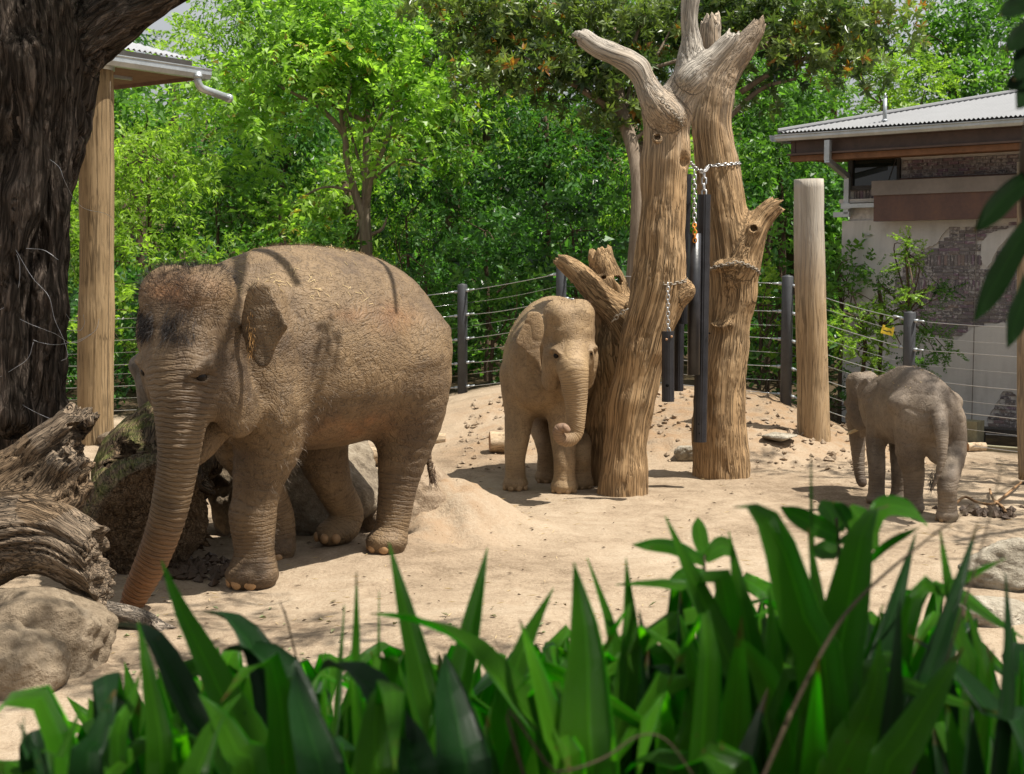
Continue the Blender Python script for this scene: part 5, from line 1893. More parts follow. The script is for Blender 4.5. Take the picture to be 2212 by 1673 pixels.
# ---- the big cow, walking towards the left
FA = Frame((-1.954, 9.816), (-.69, -.724))
HA = P(424, 790, 9.13)
MA = head_frame(math.radians(-27), math.radians(14))
WA = 0.73
trA = PX([(412, 690, 110, 9.06), (402, 760, 138, 8.94), (396, 830, 134, 8.88), (392, 890, 118, 8.86), (388, 950, 102, 8.85), (382, 1015, 90, 8.86), (368, 1090, 82, 8.88), (348, 1160, 76, 8.91), (322, 1225, 70, 8.95), (298, 1275, 58, 8.98), (283, 1312, 46, 9.0)])
nfA = FA.w(0.02, .27, 0)
legsA = {'nf': ([FA.w(.05, .34, 1.62), FA.w(.02, .36, 1.28), FA.w(-.06, .35, 1.0), FA.w(-.02, .30, .75), FA.w(.0, .28, .58), FA.w(.02, .27, .46), FA.w(.01, .27, .22), FA.w(.02, .27, .08)], [.30, .30, .24, .185, .160, .165, .140, .165]),
         'nh': ([FA.w(-1.30, .30, 1.45), FA.w(-1.36, .33, 1.12), FA.w(-1.34, .32, .86), FA.w(-1.30, .30, .62), FA.w(-1.27, .28, .38), FA.w(-1.24, .27, .2), FA.w(-1.20, .27, .1)], [.40, .295, .215, .16, .132, .126, .138]),
         'ff': ([FA.w(-.10, -.34, 1.5), FA.w(-.25, -.33, 1.0), FA.w(-.45, -.29, .62), FA.w(-.58, -.27, .32), FA.w(-.60, -.27, .16), FA.w(-.58, -.27, .08)], [.28, .22, .155, .135, .13, .145]),
         'fh': ([FA.w(-1.10, -.30, 1.35), FA.w(-1.02, -.32, 1.0), FA.w(-1.04, -.30, .76), FA.w(-1.14, -.28, .48), FA.w(-1.26, -.27, .28), FA.w(-1.22, -.27, .17), FA.w(-1.10, -.27, .12)], [.38, .27, .205, .15, .132, .13, .105])}
tailA = PX([(950, 720, 50, 10.95), (958, 790, 26, 10.90), (950, 860, 19, 10.80), (936, 920, 16, 10.72), (926, 965, 15, 10.7), (928, 1010, 13, 10.7), (934, 1042, 9, 10.7)])


def fnA(v):
    v.loft(FA.F, FA.h, FA.l, [(-1.87, 1.60, 1.34, .10), (-1.83, 1.76, 1.22, .26), (-1.70, 1.97, 1.08, .41), (-1.5, 2.14, .97, .545), (-1.2, 2.255, .88, .645), (-.8, 2.31, .835, .71), (-.4, 2.305, .85, .68), (-.1, 2.235, .91, .60), (.15, 2.13, .98, .50), (.38, 2.02, 1.06, .40), (.55, 1.9, 1.2, .26), (.6, 1.75, 1.35, .1)], 0.12)
    v.chain(np.array([FA.w(.10, .0, 1.70), FA.w(.30, .08, 1.68), HA + MA.T @ np.array([-.30, 0, .12])]), np.array([.40, .35, .27]), 0.14)
    v.chain(np.array([FA.w(.15, .0, 1.32), FA.w(.34, .08, 1.30), HA + MA.T @ np.array([-.22, 0, -.26])]), np.array([.27, .21, .15]), 0.12)
    for key, kk in (('nf', .10), ('nh', .12), ('ff', .10), ('fh', .12)):
        p, r = legsA[key]
        v.chain(np.array(p), np.array(r), kk)
    # shoulder blade, hip bone and elbow
    v.chain(np.array([FA.w(.02, .47, 1.95), FA.w(.12, .50, 1.55), FA.w(.04, .50, 1.22)]), np.array([.10, .14, .13]), 0.14)
    v.ell(FA.w(-1.42, .42, 1.68), (.17, .17, .13), None, 0.16)
    v.ell(FA.w(-.17, .38, .98), (.10, .10, .13), None, 0.08)
    add_head(v, HA, MA, WA)
    v.chain(trA[0], trA[1], 0.13)
    ear_flap(v, [(536, 640), (548, 620), (562, 613), (577, 616), (590, 632), (603, 656), (614, 682), (625, 704), (619, 714), (608, 728), (597, 746), (590, 764), (585, 784), (574, 795), (560, 788), (549, 770), (535, 754), (524, 700)], 9.0, -0.13, 0.034, 0.075, 0.015)
    ear_flap(v, [(322, 640), (308, 650), (300, 690), (298, 730), (304, 760), (318, 745), (330, 700)], 9.62, -0.5, 0.026, 0.03, 0.04)
    v.chain(np.array([P(538, 630, 8.99), P(560, 614, 8.95), P(582, 620, 8.92)]), np.array([.022, .026, .016]), 0.015)
    v.chain(tailA[0], tailA[1], 0.05)
    foot(v, FA.w(.04, .27, 0), .165, -0.02)
    foot(v, FA.w(-1.19, .27, 0), .145, 0.055)
    foot(v, FA.w(-.56, -.27, 0), .145, 0.01)
    v.ell(FA.w(-1.16, -.27, .13), (.15, .15, .085), None, 0.05)


atA = lambda a, b, c: HA + MA.T @ (np.array([a, b, c]) * WA)
nailsA = FA.nails(FA.w(.04, .27, 0), .152, -0.01, (-64, -24, 14, 52), (.022, .046, .046)) + FA.nails(FA.w(-1.19, .27, 0), .134, 0.055, (-50, -5, 40), (.020, .04, .040)) + \
    FA.nails(FA.w(-1.12, -.27, 0), .125, 0.07, (-30, 20, 62), (.026, .036, .04)) + FA.nails(FA.w(-.56, -.27, 0), .135, 0.01, (-20, 25, 65), (.026, .036, .04))
up_n = lambda V, N: N * 0.7 + UP * 0.2
hd = lambda V: np.stack([(V - HA) @ MA[0], (V - HA) @ MA[1], (V - HA) @ MA[2]], 1) / WA
def selA1(V, N):
    q = hd(V)
    return (np.abs(q[:, 0]) < 0.75) * (np.abs(q[:, 1]) < 0.62) * sstep(q[:, 2], 0.55, 0.8) * (q[:, 2] < 1.2)
def selA2(V, N):
    q = hd(V)
    return (q[:, 0] > 0.05) * np.exp(-((q[:, 2] - 0.47) / 0.085) ** 2) * (np.abs(np.abs(q[:, 1]) - 0.19) < 0.13) * (0.15 + (vnoise(q * 4, 6) > -0.1)) * (N[:, 1] < -0.1)
def selA3(V, N):
    s = (V - FA.F) @ FA.h
    l = (V - FA.F) @ FA.l
    return (s < -0.3) * (s > -1.8) * np.exp(-(l / 0.09) ** 2) * (N[:, 2] > -0.1) * (V[:, 2] > 1.3)
def selA4(V, N):
    s = (V - FA.F) @ FA.h
    l = (V - FA.F) @ FA.l
    return (V[:, 2] < 1.4) * (V[:, 2] > 0.3) * (np.abs(s) < 0.45) * (l > 0.02) * (0.15 + (N[:, 0] > 0.5)) * (V[:, 0] < -1.2)
def selA5(V, N):
    c = P(543, 735, 8.97)
    return np.exp(-(((V[:, 0] - c[0]) / 0.018) ** 2 + ((V[:, 2] - c[2]) / 0.11) ** 2)) * (np.abs(V[:, 1] - 8.95) < 0.09)
oA, VA, NA = elephant("large_elephant", "large brown elephant with dark forehead hair walking to the left, trunk tip on the sand", M_SKINA, 0.0135,
    dict(bounds=((-3.2, 8.6, -0.06), (-0.35, 11.5, 2.5)), fn=fnA, ringw=[1.0, 0.55, 0.55, 0.5, 0.5, 0.8, 0.0, 0.0], ramp=0.005, rper=0.047, patches=((FA.w(-.95, .62, 1.80), np.array([.20, .25, .09]), .55), (FA.w(-.6, .6, 1.83), np.array([.12, .25, .05]), .4), (atA(.2, .1, .75), np.array([.25, .25, .10]), .5), (FA.w(-.7, .55, 1.02), np.array([.35, .4, .12]), .5))), FA.w(-.6, 0, 0),
    [trA] + [(np.array(legsA[k][0][-4:]), np.array(legsA[k][1][-4:])) for k in ('nf', 'nh', 'ff', 'fh')] + [tailA, (np.array([FA.w(.3, 0, 1.6), FA.w(-1.7, 0, 1.5)]), np.array([.6, .6])), (np.array([HA, HA + MA.T @ np.array([0, 0, .35])]), np.array([.3, .3]))],
    0.62, nailsA, M_NAILO, [(HA, MA, WA, 1), (HA, MA, WA, -1)],
    [(selA1, 2000, .08, .0010, up_n, M_HAIRD, "hair"), (selA2, 1500, .075, .0012, lambda V, N: N * 0.5 + np.array([0, 0, -0.7]), M_HAIRD, "hair"), (selA3, 2200, .035, .0010, up_n, M_HAIRB, "hair"),
     (selA4, 500, .05, .0007, lambda V, N: N * 0.8 + np.array([0, 0, -.3]), M_HAIRG, "hair"), (selA5, 260, .04, .0014, lambda V, N: np.array([0.25, -0.4, -0.7]) + 0 * N, M_HAIRO, "hair")],
    cut_z=lambda V: np.where(V[:, 1] < 10.15, -0.035, 0.0), fold=0.005, lum=0.010, seed=3)
# tail brush
def brush(parent, pts_dir, n, ln, mat, seed, spread=0.35):
    rng = np.random.default_rng(seed)
    p = np.repeat(np.asarray(pts_dir[0])[None], n, 0) + rng.normal(0, .010, (n, 3)) + np.array([0, 0, 1.0]) * rng.uniform(0, .14, n)[:, None]
    d = np.asarray(pts_dir[1]) + rng.normal(0, spread, (n, 3))
    d /= np.linalg.norm(d, axis=1)[:, None]
    b = MB()
    for i in range(n):
        L = ln * rng.uniform(.5, 1.1)
        c = np.cross(d[i], rng.normal(0, 1, 3)) * 0.25
        b.tube([p[i], p[i] + d[i] * L * .5 + c * L * .3, p[i] + d[i] * L + c * L * rng.uniform(-.3, .3)], [.0018, .0016, .0008], 3, False)
    o = b.build("tail_hair", mat, None, True, None, origin=np.array(parent.location))
    o.location = (0, 0, 0)
    o.parent = parent
    o["kind"] = "stuff"


brush(oA, (P(935, 1036, 10.7), (0.05, 0, -1)), 60, .12, M_HAIRB, 5, 0.3)

# ---- the young one facing us
FB = Frame((0.275, 13.88), (-.25, -.97))
HB = P(1230, 762, 13.36)
MB_ = head_frame(math.radians(14), math.radians(8), math.radians(2))
WB = 0.555
def cpx(pts, d):
    return PX([((1700 + x / 2.0913) * 0.54004, (1100 + y / 2.0913) * 0.54004, w * 0.2584, d + (q[0] if q else 0)) for x, y, w, *q in pts])
trB = cpx([(1226, 640, 190, .22), (1230, 700, 250, .10), (1236, 770, 272, .02), (1244, 850, 250), (1254, 950, 224), (1262, 1050, 196), (1264, 1150, 170), (1262, 1250, 152), (1250, 1330, 142), (1205, 1382, 130, -.05), (1145, 1375, 112, -.10), (1112, 1325, 98, -.13), (1128, 1284, 84, -.15), (1165, 1278, 74, -.16), (1192, 1300, 60, -.17)], 13.08)
gB = [gzs(*FB.w(.02, s * .19, 0)[:2]) for s in (1, -1)]
fBl = G(1113, 1058, 0.0)
fBr = G(1219, 1064, 0.0)
hBl = G(1180, 1042, 0.0)
hBr = G(1256, 1055, 0.0)
def leg_to(top, mid, f, z0, r):
    f = np.asarray(f)
    kn = f + np.array([0, 0.02, .36])
    return ([np.asarray(top), np.asarray(mid), kn, f + UP * .18, f + UP * .07], r)
legsB = {'fl': leg_to(FB.w(-.12, -.24, 1.12), FB.w(-.08, -.23, .72), fBl + UP * 0.0, 0, [.20, .155, .112, .105, .118]),
         'fr': leg_to(FB.w(-.10, .22, 1.12), FB.w(-.06, .21, .72), fBr, 0, [.20, .15, .112, .105, .120]),
         'hl': leg_to(FB.w(-.92, -.22, 1.05), FB.w(-.84, -.20, .62), hBl, 0, [.24, .15, .10, .095, .105]),
         'hr': leg_to(FB.w(-.98, .24, 1.05), FB.w(-.92, .22, .62), hBr, 0, [.24, .15, .10, .095, .105])}
tailB = (np.array([FB.w(-1.42, 0, 1.35), FB.w(-1.5, 0, 1.0), FB.w(-1.5, 0, .7)]), np.array([.05, .03, .018]))


def fnB(v):
    v.loft(FB.F, FB.h, FB.l, [(-1.45, 1.25, 1.0, .08), (-1.42, 1.42, .92, .2), (-1.3, 1.62, .80, .36), (-1.1, 1.77, .70, .47), (-.8, 1.87, .645, .525), (-.5, 1.88, .64, .51), (-.2, 1.80, .68, .43), (.02, 1.70, .76, .33), (.2, 1.58, .86, .22), (.26, 1.4, 1.0, .08)], 0.08)
    v.chain(np.array([FB.w(-.05, 0, 1.36), HB + MB_.T @ np.array([-.24, 0, .10])]), np.array([.30, .20]), 0.10)
    v.chain(np.array([FB.w(.0, 0, .98), HB + MB_.T @ np.array([-.16, 0, -.22])]), np.array([.19, .12]), 0.08)
    for k in legsB:
        p, r = legsB[k]
        v.chain(np.array(p), np.array(r), 0.07)
    add_head(v, HB, MB_, WB, 1.02)
    v.chain(trB[0], trB[1], 0.09)
    ear_flap(v, [((1700 + x / 2.0913) * .54004, (1100 + y / 2.0913) * .54004) for x, y in [(985, 360), (960, 312), (915, 304), (880, 306), (855, 320), (845, 345), (820, 400), (795, 450), (770, 500), (752, 560), (770, 590), (800, 610), (830, 640), (870, 680), (910, 715), (940, 750), (958, 800), (970, 830), (975, 780), (968, 700), (965, 620), (1000, 480)]], 13.20, 0.16, 0.026, 0.03, 0.012)
    v.chain(cpx([(1405, 640, 20), (1412, 700, 34), (1412, 770, 34), (1410, 840, 16)], 13.16)[0], cpx([(1405, 640, 20), (1412, 700, 34), (1412, 770, 34), (1410, 840, 16)], 13.16)[1], 0.02)
    v.chain(*tailB, 0.04)
    for f, r in ((fBl, .122), (fBr, .126), (hBl, .108), (hBr, .108)):
        foot(v, f, r, 0.0, .03)


FBn = Frame(FB.F, (0.0, -1.0))
nailsB = FBn.nails(fBl, .112, 0, (-68, -24, 20, 62), (.02, .032, .033)) + FBn.nails(fBr, .116, 0, (-68, -26, 16, 58), (.02, .033, .034)) + FBn.nails(hBl, .098, 0, (-50, 0, 50), (.018, .028, .03)) + FBn.nails(hBr, .098, 0, (-50, 0, 50), (.018, .028, .03))
atB = lambda a, b, c: HB + MB_.T @ (np.array([a, b, c]) * WB)
def selB1(V, N):
    q = np.stack([(V - HB) @ MB_[0], (V - HB) @ MB_[1], (V - HB) @ MB_[2]], 1) / WB
    return (np.abs(q[:, 0]) < 0.6) * (np.abs(q[:, 1]) < 0.5) * sstep(q[:, 2], 0.5, 0.95)
def selB2(V, N):
    s = (V - FB.F) @ FB.h
    l = (V - FB.F) @ FB.l
    return (s < -0.1) * np.exp(-(l / 0.3) ** 2) * (V[:, 2] > 1.4) * (N[:, 2] > 0)
oB, VB, NB = elephant("young_elephant", "sandy brown young elephant facing the viewer with its trunk tip curled, beside the dead tree", M_SKINB, 0.0125,
    dict(bounds=((-0.35, 12.75, -0.05), (1.4, 15.6, 2.1)), fn=fnB, ringw=[1.0, .35, .35, .35, .35, .5, 0, 0], ramp=0.0035, rper=0.040), FB.w(-.6, 0, 0),
    [trB] + [(np.array(legsB[k][0][-3:]), np.array(legsB[k][1][-3:])) for k in ('fl', 'fr', 'hl', 'hr')] + [tailB, (np.array([FB.w(.1, 0, 1.2), FB.w(-1.3, 0, 1.2)]), np.array([.45, .45])), (np.array([HB, HB + MB_.T @ np.array([0, 0, .28])]), np.array([.25, .25]))],
    0.75, nailsB, M_NAILB, [(HB, MB_, WB, 1), (HB, MB_, WB, -1)],
    [(selB1, 500, .05, .0009, up_n, M_HAIRB, "hair"), (selB2, 900, .025, .0009, up_n, M_HAIRB, "hair")], cut_z=lambda V: -0.002 + 0 * V[:, 2], fold=0.005, lum=0.013, seed=9)

# ---- the calf seen from behind
FC = Frame((3.46, 13.2), (-.26, .966))
HC = P(1866, 876, 13.72)
MC = head_frame(math.radians(-148), math.radians(12))
WC = 0.37
trC = PX([(1852, 905, 52, 13.86), (1852, 935, 40, 13.90), (1853, 970, 31, 13.9), (1855, 1005, 25, 13.88), (1858, 1030, 21, 13.86), (1862, 1043, 19, 13.84)])
cf1, cf2 = G(1893, 1088, 0), G(1941, 1086, 0)
ch1_, ch2_ = G(1972, 1108, 0), G(2045, 1126, 0)
legsC = {'fl': ([FC.w(-.14, .08, .88), FC.w(-.07, .11, .60), cf1 + UP * .33, cf1 + UP * .16, cf1 + UP * .06], [.11, .098, .082, .078, .086]),
         'fr': ([FC.w(-.08, -.17, .88), FC.w(-.04, -.17, .58), cf2 + UP * .33, cf2 + UP * .16, cf2 + UP * .06], [.17, .118, .082, .078, .086]),
         'hl': ([FC.w(-.78, .13, .82), FC.w(-.74, .15, .56), ch1_ + UP * .34, ch1_ + UP * .17, ch1_ + UP * .06], [.175, .132, .10, .09, .095]),
         'hr': ([FC.w(-.86, -.13, .82), FC.w(-.92, -.15, .56), ch2_ + UP * .34, ch2_ + UP * .17, ch2_ + UP * .06], [.165, .132, .096, .085, .088])}
tailC = PX([(2024, 862, 46, 12.36), (2030, 905, 36, 12.12), (2035, 950, 28, 12.02), (2034, 990, 22, 11.98), (2026, 1024, 16, 11.97), (2013, 1056, 10, 11.97)])


def fnC(v):
    v.loft(FC.F, FC.h, FC.l, [(-1.06, .92, .78, .06), (-1.03, 1.04, .70, .14), (-.95, 1.13, .63, .215), (-.8, 1.21, .58, .27), (-.55, 1.285, .55, .285), (-.3, 1.275, .55, .245), (-.1, 1.21, .56, .20), (.1, 1.15, .60, .15), (.25, 1.08, .68, .11), (.3, .95, .75, .06)], 0.06)
    v.chain(np.array([FC.w(.02, .02, .94), HC + MC.T @ np.array([-.14, 0, .06])]), np.array([.17, .13]), 0.07)
    v.chain(np.array([FC.w(.05, .02, .74), HC + MC.T @ np.array([-.10, 0, -.12])]), np.array([.12, .09]), 0.05)
    for k in legsC:
        p, r = legsC[k]
        v.chain(np.array(p), np.array(r), 0.06)
    v.ell(FC.w(-.72, .25, .98), (.1, .1, .08), None, .1)
    v.ell(FC.w(-.72, -.25, .98), (.1, .1, .08), None, .1)
    add_head(v, HC, MC, WC)
    v.chain(trC[0], trC[1], 0.05)
    ear_flap(v, [((3000 + x / 1.3942) * .54004, (1000 + y / 1.3942) * .54004) for x, y in [(612, 735), (640, 712), (660, 722), (678, 755), (684, 810), (676, 850), (660, 880), (652, 915), (640, 945), (630, 900), (612, 850), (596, 800)]], 13.30, -0.25, 0.022, 0.02, 0.012)
    v.chain(*tailC, 0.035)
    v.ell(FC.w(-.9, 0, .56), (.07, .07, .1), None, .06)
    for f, r in ((cf1, .088), (cf2, .088), (ch1_, .098), (ch2_, .092)):
        foot(v, f, r, 0.0, .03)


FCn = Frame(FC.F, (-.5, .86))
nailsC = FCn.nails(cf1, .078, 0, (-40, 0, 40), (.014, .022, .024)) + FCn.nails(ch2_, .082, 0, (-40, 0, 40, 100), (.014, .022, .024))
atC = lambda a, b, c: HC + MC.T @ (np.array([a, b, c]) * WC)
def selC1(V, N):
    s = (V - FC.F) @ FC.h
    l = (V - FC.F) @ FC.l
    return np.exp(-(l / 0.16) ** 2) * (V[:, 2] > .95) * (N[:, 2] > 0)
oC, VC, NC = elephant("elephant_calf", "grey brown elephant calf seen from behind with its tail hanging, beyond the green leaves", M_SKINC, 0.0105,
    dict(bounds=((2.85, 11.9, -0.05), (4.3, 14.4, 1.45)), fn=fnC, ringw=[1.0, .45, .45, .6, .6, .5, 0, 0], ramp=0.005, rper=0.05), FC.w(-.4, 0, 0),
    [trC] + [(np.array(legsC[k][0][-3:]), np.array(legsC[k][1][-3:])) for k in ('fl', 'fr', 'hl', 'hr')] + [tailC, (np.array([FC.w(.1, 0, .9), FC.w(-.95, 0, .85)]), np.array([.3, .3])), (np.array([HC, HC + MC.T @ np.array([0, 0, .2])]), np.array([.15, .15]))],
    0.8, nailsC, M_NAILB, [(HC, MC, WC, 1), (HC, MC, WC, -1)],
    [(selC1, 1200, .03, .0010, up_n, M_HAIRB, "hair")], cut_z=lambda V: -0.002 + 0 * V[:, 2], fold=0.005, lum=0.012, seed=14)
brush(oC, (P(2012, 1052, 11.97), (-0.12, 0, -1)), 40, .10, M_HAIRD, 8, 0.25)
# tusk
M_TUSK = mat_plain("ivory", (0.55, 0.42, 0.24), 0.4, 0.4, 0, 0.2, 15, 0.001)
p, r = PX([(1862, 922, 9, 13.75), (1847, 930, 8, 13.78), (1836, 935, 7, 13.78), (1829, 939, 3, 13.78)])
o = MB().tube(*cat_rom(p, r, 4), 10).build("tusk", M_TUSK, None, True, None, origin=np.array(oC.location))
o.location = (0, 0, 0)
o.parent = oC

# ---- a second calf mostly hidden behind the big cow: the same animal, turned
oD = oC.copy()
COL.objects.link(oD)
for ch in list(oC.children):
    c = ch.copy()
    COL.objects.link(c)
    c.parent = oD
oD.scale = (1.3, 1.3, 1.3)
pD = P(392, 900, 12.9)
oD.location = (pD[0] - (3.70 - oC.location[0]) * 1.3, pD[1] - (12.3 - oC.location[1]) * 1.3, oC.location[2] * 1.3)
tag(oD, "pinkish grey calf mostly hidden behind the big elephant's head, only its rump showing", "elephant", "Asian elephants in the yard")

# ------------------------------------------------------------------ foliage
def spray(kind, rng):
    """one twig of leaves: vertices (4 per leaf: base, right, tip, left) in units of its length"""
    L = []
    def leaf(base, d, n, ln, wd, fold=0.25, droop=0.15):
        base, d, n = [np.asarray(v, float) for v in (base, unit(d), n)]
        s = unit(np.cross(d, n))
        n = np.cross(s, d)
        mid = base + d * ln * 0.45
        L.append([base, mid + s * wd / 2 + n * fold * wd, base + d * ln - n * droop * ln, mid - s * wd / 2 + n * fold * wd])
    if kind == 'pinnate':
        for k in range(6):
            x = 0.12 + 0.145 * k
            z = -0.22 * x * x
            for sg in (-1, 1):
                leaf((x, 0, z), (0.45, sg, -0.22), (0, 0.25 * sg, 1), 0.30 - 0.018 * k, 0.115)
        leaf((0.98, 0, -0.22), (1, 0, -0.5), (0, 0, 1), 0.26, 0.11)
    elif kind == 'lance':
        for k in range(8):
            x = 0.1 + 0.11 * k
            a = k * 2.4
            leaf((x, 0, -0.1 * x), (0.65, 0.9 * math.cos(a), 0.55 * math.sin(a) - 0.35), (0.2 * math.cos(a), 0, 1), 0.34, 0.095, 0.2, 0.2)
    elif kind == 'broad':
        for k in range(7):
            x = 0.08 + 0.13 * k
            a = k * 2.4
            leaf((x, 0, -0.08 * x), (0.6, 0.9 * math.cos(a), 0.5 * math.sin(a) + 0.05), (-0.3, 0.2 * math.cos(a), 1), 0.36, 0.19, 0.18, 0.12)
    elif kind == 'rosette':
        for k in range(10):
            a = k * 2.4
            u = 0.35 + 0.65 * k / 9
            leaf((0.55 - 0.1 * u, 0, 0), (1.0 - 0.9 * u, math.cos(a) * u, math.sin(a) * u), (0.8, -0.3 * math.cos(a), -0.3 * math.sin(a)), 0.50, 0.17, 0.14, 0.1)
    elif kind == 'fine':
        for k in range(11):
            x = 0.06 + 0.085 * k
            for sg in (-1, 1):
                leaf((x, 0, -0.12 * x), (0.5, sg, -0.1 + 0.2 * rng.random()), (0, 0, 1), 0.20 - 0.008 * k, 0.05, 0.1)
    V = np.array(L).reshape(-1, 3)
    m = len(L)
    k = np.arange(m)[:, None] * 4
    T = np.concatenate([k + np.array([0, 1, 2]), k + np.array([0, 2, 3])], 1).reshape(-1, 3)
    return V, T, m


RNG = np.random.default_rng(11)
SPR = {k: spray(k, RNG) for k in ('pinnate', 'lance', 'broad', 'rosette', 'fine')}


def sprays(kind, pos, ax, up, sc, tint, rng):
    V, T, m = SPR[kind]
    ax = ax / (np.linalg.norm(ax, axis=1)[:, None] + 1e-9)
    z = up - ax * (up * ax).sum(1)[:, None]
    z /= np.linalg.norm(z, axis=1)[:, None] + 1e-9
    y = np.cross(z, ax)
    n = len(pos)
    out = (V[None, :, 0, None] * ax[:, None] + V[None, :, 1, None] * y[:, None] + V[None, :, 2, None] * z[:, None]) * sc[:, None, None]
    out = out + rng.normal(0, 0.035, out.shape) * sc[:, None, None] + pos[:, None, :]
    TT = (T[None] + (np.arange(n) * len(V))[:, None, None]).reshape(-1, 3)
    tl = np.clip(tint[:, None] + rng.normal(0, 0.10, (n, m)), 0, 1)
    return out.reshape(-1, 3), TT, np.repeat(tl.reshape(-1), 4)


def clumps_to_leaves(cl, kind, per, size, rng, droop=0.25, shell=(0.45, 1.05), tint=(0.15, 0.8)):
    """cl: clump centres and radii (n,4); leaves sit mostly on the outer shell of every clump"""
    P_, A_, U_, S_, T_ = [], [], [], [], []
    for c in cl:
        r = c[3]
        n = max(4, int(per * r * r))
        d = rng.normal(0, 1, (n, 3))
        d[:, 2] = np.where(d[:, 2] < -0.3, -d[:, 2] * 0.6, d[:, 2])
        d /= np.linalg.norm(d, axis=1)[:, None]
        q = c[:3] + d * r * rng.uniform(*shell, n)[:, None] * np.array([1, 1, 0.8])
        P_.append(q)
        A_.append(d * 0.8 + rng.normal(0, 0.45, (n, 3)) + np.array([0, 0, -droop]))
        U_.append(np.array([0, 0, 1.0]) + d * 0.35 + rng.normal(0, 0.35, (n, 3)))
        S_.append(size * rng.uniform(0.7, 1.25, n))
        b = rng.uniform(*tint)
        T_.append(np.clip(b + rng.normal(0, 0.12, n), 0, 1))
    return sprays(kind, np.concatenate(P_), np.concatenate(A_), np.concatenate(U_), np.concatenate(S_), np.concatenate(T_), rng)


def blob_clumps(blobs, rng, fill=1.0, crange=(0.32, 0.62)):
    """blobs: (px, py, distance, rx_px, ry_px[, depth]) -> clumps spread through each blob"""
    out = []
    for b in blobs:
        c = P(b[0], b[1], b[2])
        rx, rz = b[3] * mpp(b[2]), b[4] * mpp(b[2])
        ry = b[5] if len(b) > 5 else min(rx, rz) * 0.9
        n = max(3, int(fill * 5.0 * rx * rz / 0.2))
        d = rng.normal(0, 1, (n, 3))
        d /= np.linalg.norm(d, axis=1)[:, None]
        rr = rng.uniform(0.25, 1, n) ** 0.55
        q = c + d * rr[:, None] * np.array([rx, ry, rz])
        out.append(np.concatenate([q, rng.uniform(*crange, n)[:, None]], 1))
    return np.concatenate(out)


def tree(name, label, cat, mat, kind, blobs, trunk=(), branches=(), per=46, size=0.36, fill=1.0, group=None, bark=None, seed=0, droop=0.25, tint=(0.1, 0.75), crange=(0.32, 0.62), base=None, auto=4):
    rng = np.random.default_rng(seed + 100)
    if trunk:
        tp, tr = PX(trunk)
        b0 = tp[0].copy()
    else:
        c = P(blobs[0][0], blobs[0][1], blobs[0][2])
        b0 = np.array([c[0], c[1], 0.0])
    if base is not None:
        b0 = np.array(base, float)
    b0[2] = gz(b0[0], b0[1])
    e = empty(name, b0, label, cat, group)
    cl = blob_clumps(blobs, rng, fill, crange)
    cl = cl[cl[:, 2] > gz(cl[:, 0], cl[:, 1]) + 0.1]
    V, T, ti = clumps_to_leaves(cl, kind, per, size, rng, droop, tint=tint)
    obj_np("crown", V, [T], mat, e, False, {"tint": ti})
    bk = bark or M_TRUNK
    if trunk:
        q = np.concatenate([[[tp[0][0], tp[0][1], b0[2] - 0.2]], tp]) if tp[0][2] > b0[2] else tp
        r = np.concatenate([[tr[0] * 1.15], tr]) if len(q) > len(tp) else tr
        b = MB().tube(*cat_rom(q, r, 5), 12, True, 0.08, seed)
        Vv = np.concatenate(b.V)
        b.build("trunk", bk, e, True, {"grain": Vv * [1, 1, 0.3]})
    for k, br in enumerate(branches):
        bp, brr = PX(br)
        b = MB().tube(*cat_rom(bp, brr, 5), 8, True, 0.1, seed + k)
        Vv = np.concatenate(b.V)
        b.build("branch", bk, e, True, {"grain": Vv * [1, 1, 0.3]})
    # stems reaching into some of the clumps
    if auto:
        b = MB()
        top = tp[-1] if trunk else b0
        for k in rng.choice(len(cl), min(auto, len(cl)), replace=False):
            s = (tp[len(tp) // 2 + int(rng.integers(0, max(1, len(tp) - len(tp) // 2)))] if trunk else b0 + rng.normal(0, 0.25, 3) * [1, 1, 0])
            en = cl[k, :3]
            m = (s + en) / 2 + rng.normal(0, 0.15, 3) + [0, 0, 0.1]
            b.tube(cat_rom([s, m, en], [0.03, 0.02, 0.008], 4)[0], np.linspace(0.032, 0.008, 9) * (0.4 if name == 'shrub' else 1.0), 6, False)
        Vv = np.concatenate(b.V)
        o = b.build("branch", bk, e, True, {"grain": Vv * [1, 1, 0.3]})
    return e


M_TRUNK = mat_bark("grey_bark", (0.075, 0.052, 0.034), (0.20, 0.145, 0.10), 9, 2.5, 0.012)
M_TRUNKL = mat_bark("smooth_bark", (0.17, 0.13, 0.095), (0.34, 0.275, 0.21), 5, 1.2, 0.006)
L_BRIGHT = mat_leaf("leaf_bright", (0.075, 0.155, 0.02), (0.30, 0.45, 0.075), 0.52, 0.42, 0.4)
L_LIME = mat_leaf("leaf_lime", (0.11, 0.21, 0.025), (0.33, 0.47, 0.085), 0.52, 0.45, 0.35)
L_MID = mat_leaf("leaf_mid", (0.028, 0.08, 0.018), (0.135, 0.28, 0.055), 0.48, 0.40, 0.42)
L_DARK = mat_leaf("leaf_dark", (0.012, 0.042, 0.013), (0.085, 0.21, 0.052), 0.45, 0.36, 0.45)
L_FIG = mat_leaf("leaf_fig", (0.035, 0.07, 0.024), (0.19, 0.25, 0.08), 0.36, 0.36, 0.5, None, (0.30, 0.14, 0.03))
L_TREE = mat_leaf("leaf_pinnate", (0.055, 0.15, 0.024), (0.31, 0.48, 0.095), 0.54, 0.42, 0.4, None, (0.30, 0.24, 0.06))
L_FAR = mat_leaf("leaf_far", (0.065, 0.15, 0.03), (0.27, 0.42, 0.09), 0.5, 0.45, 0.35)

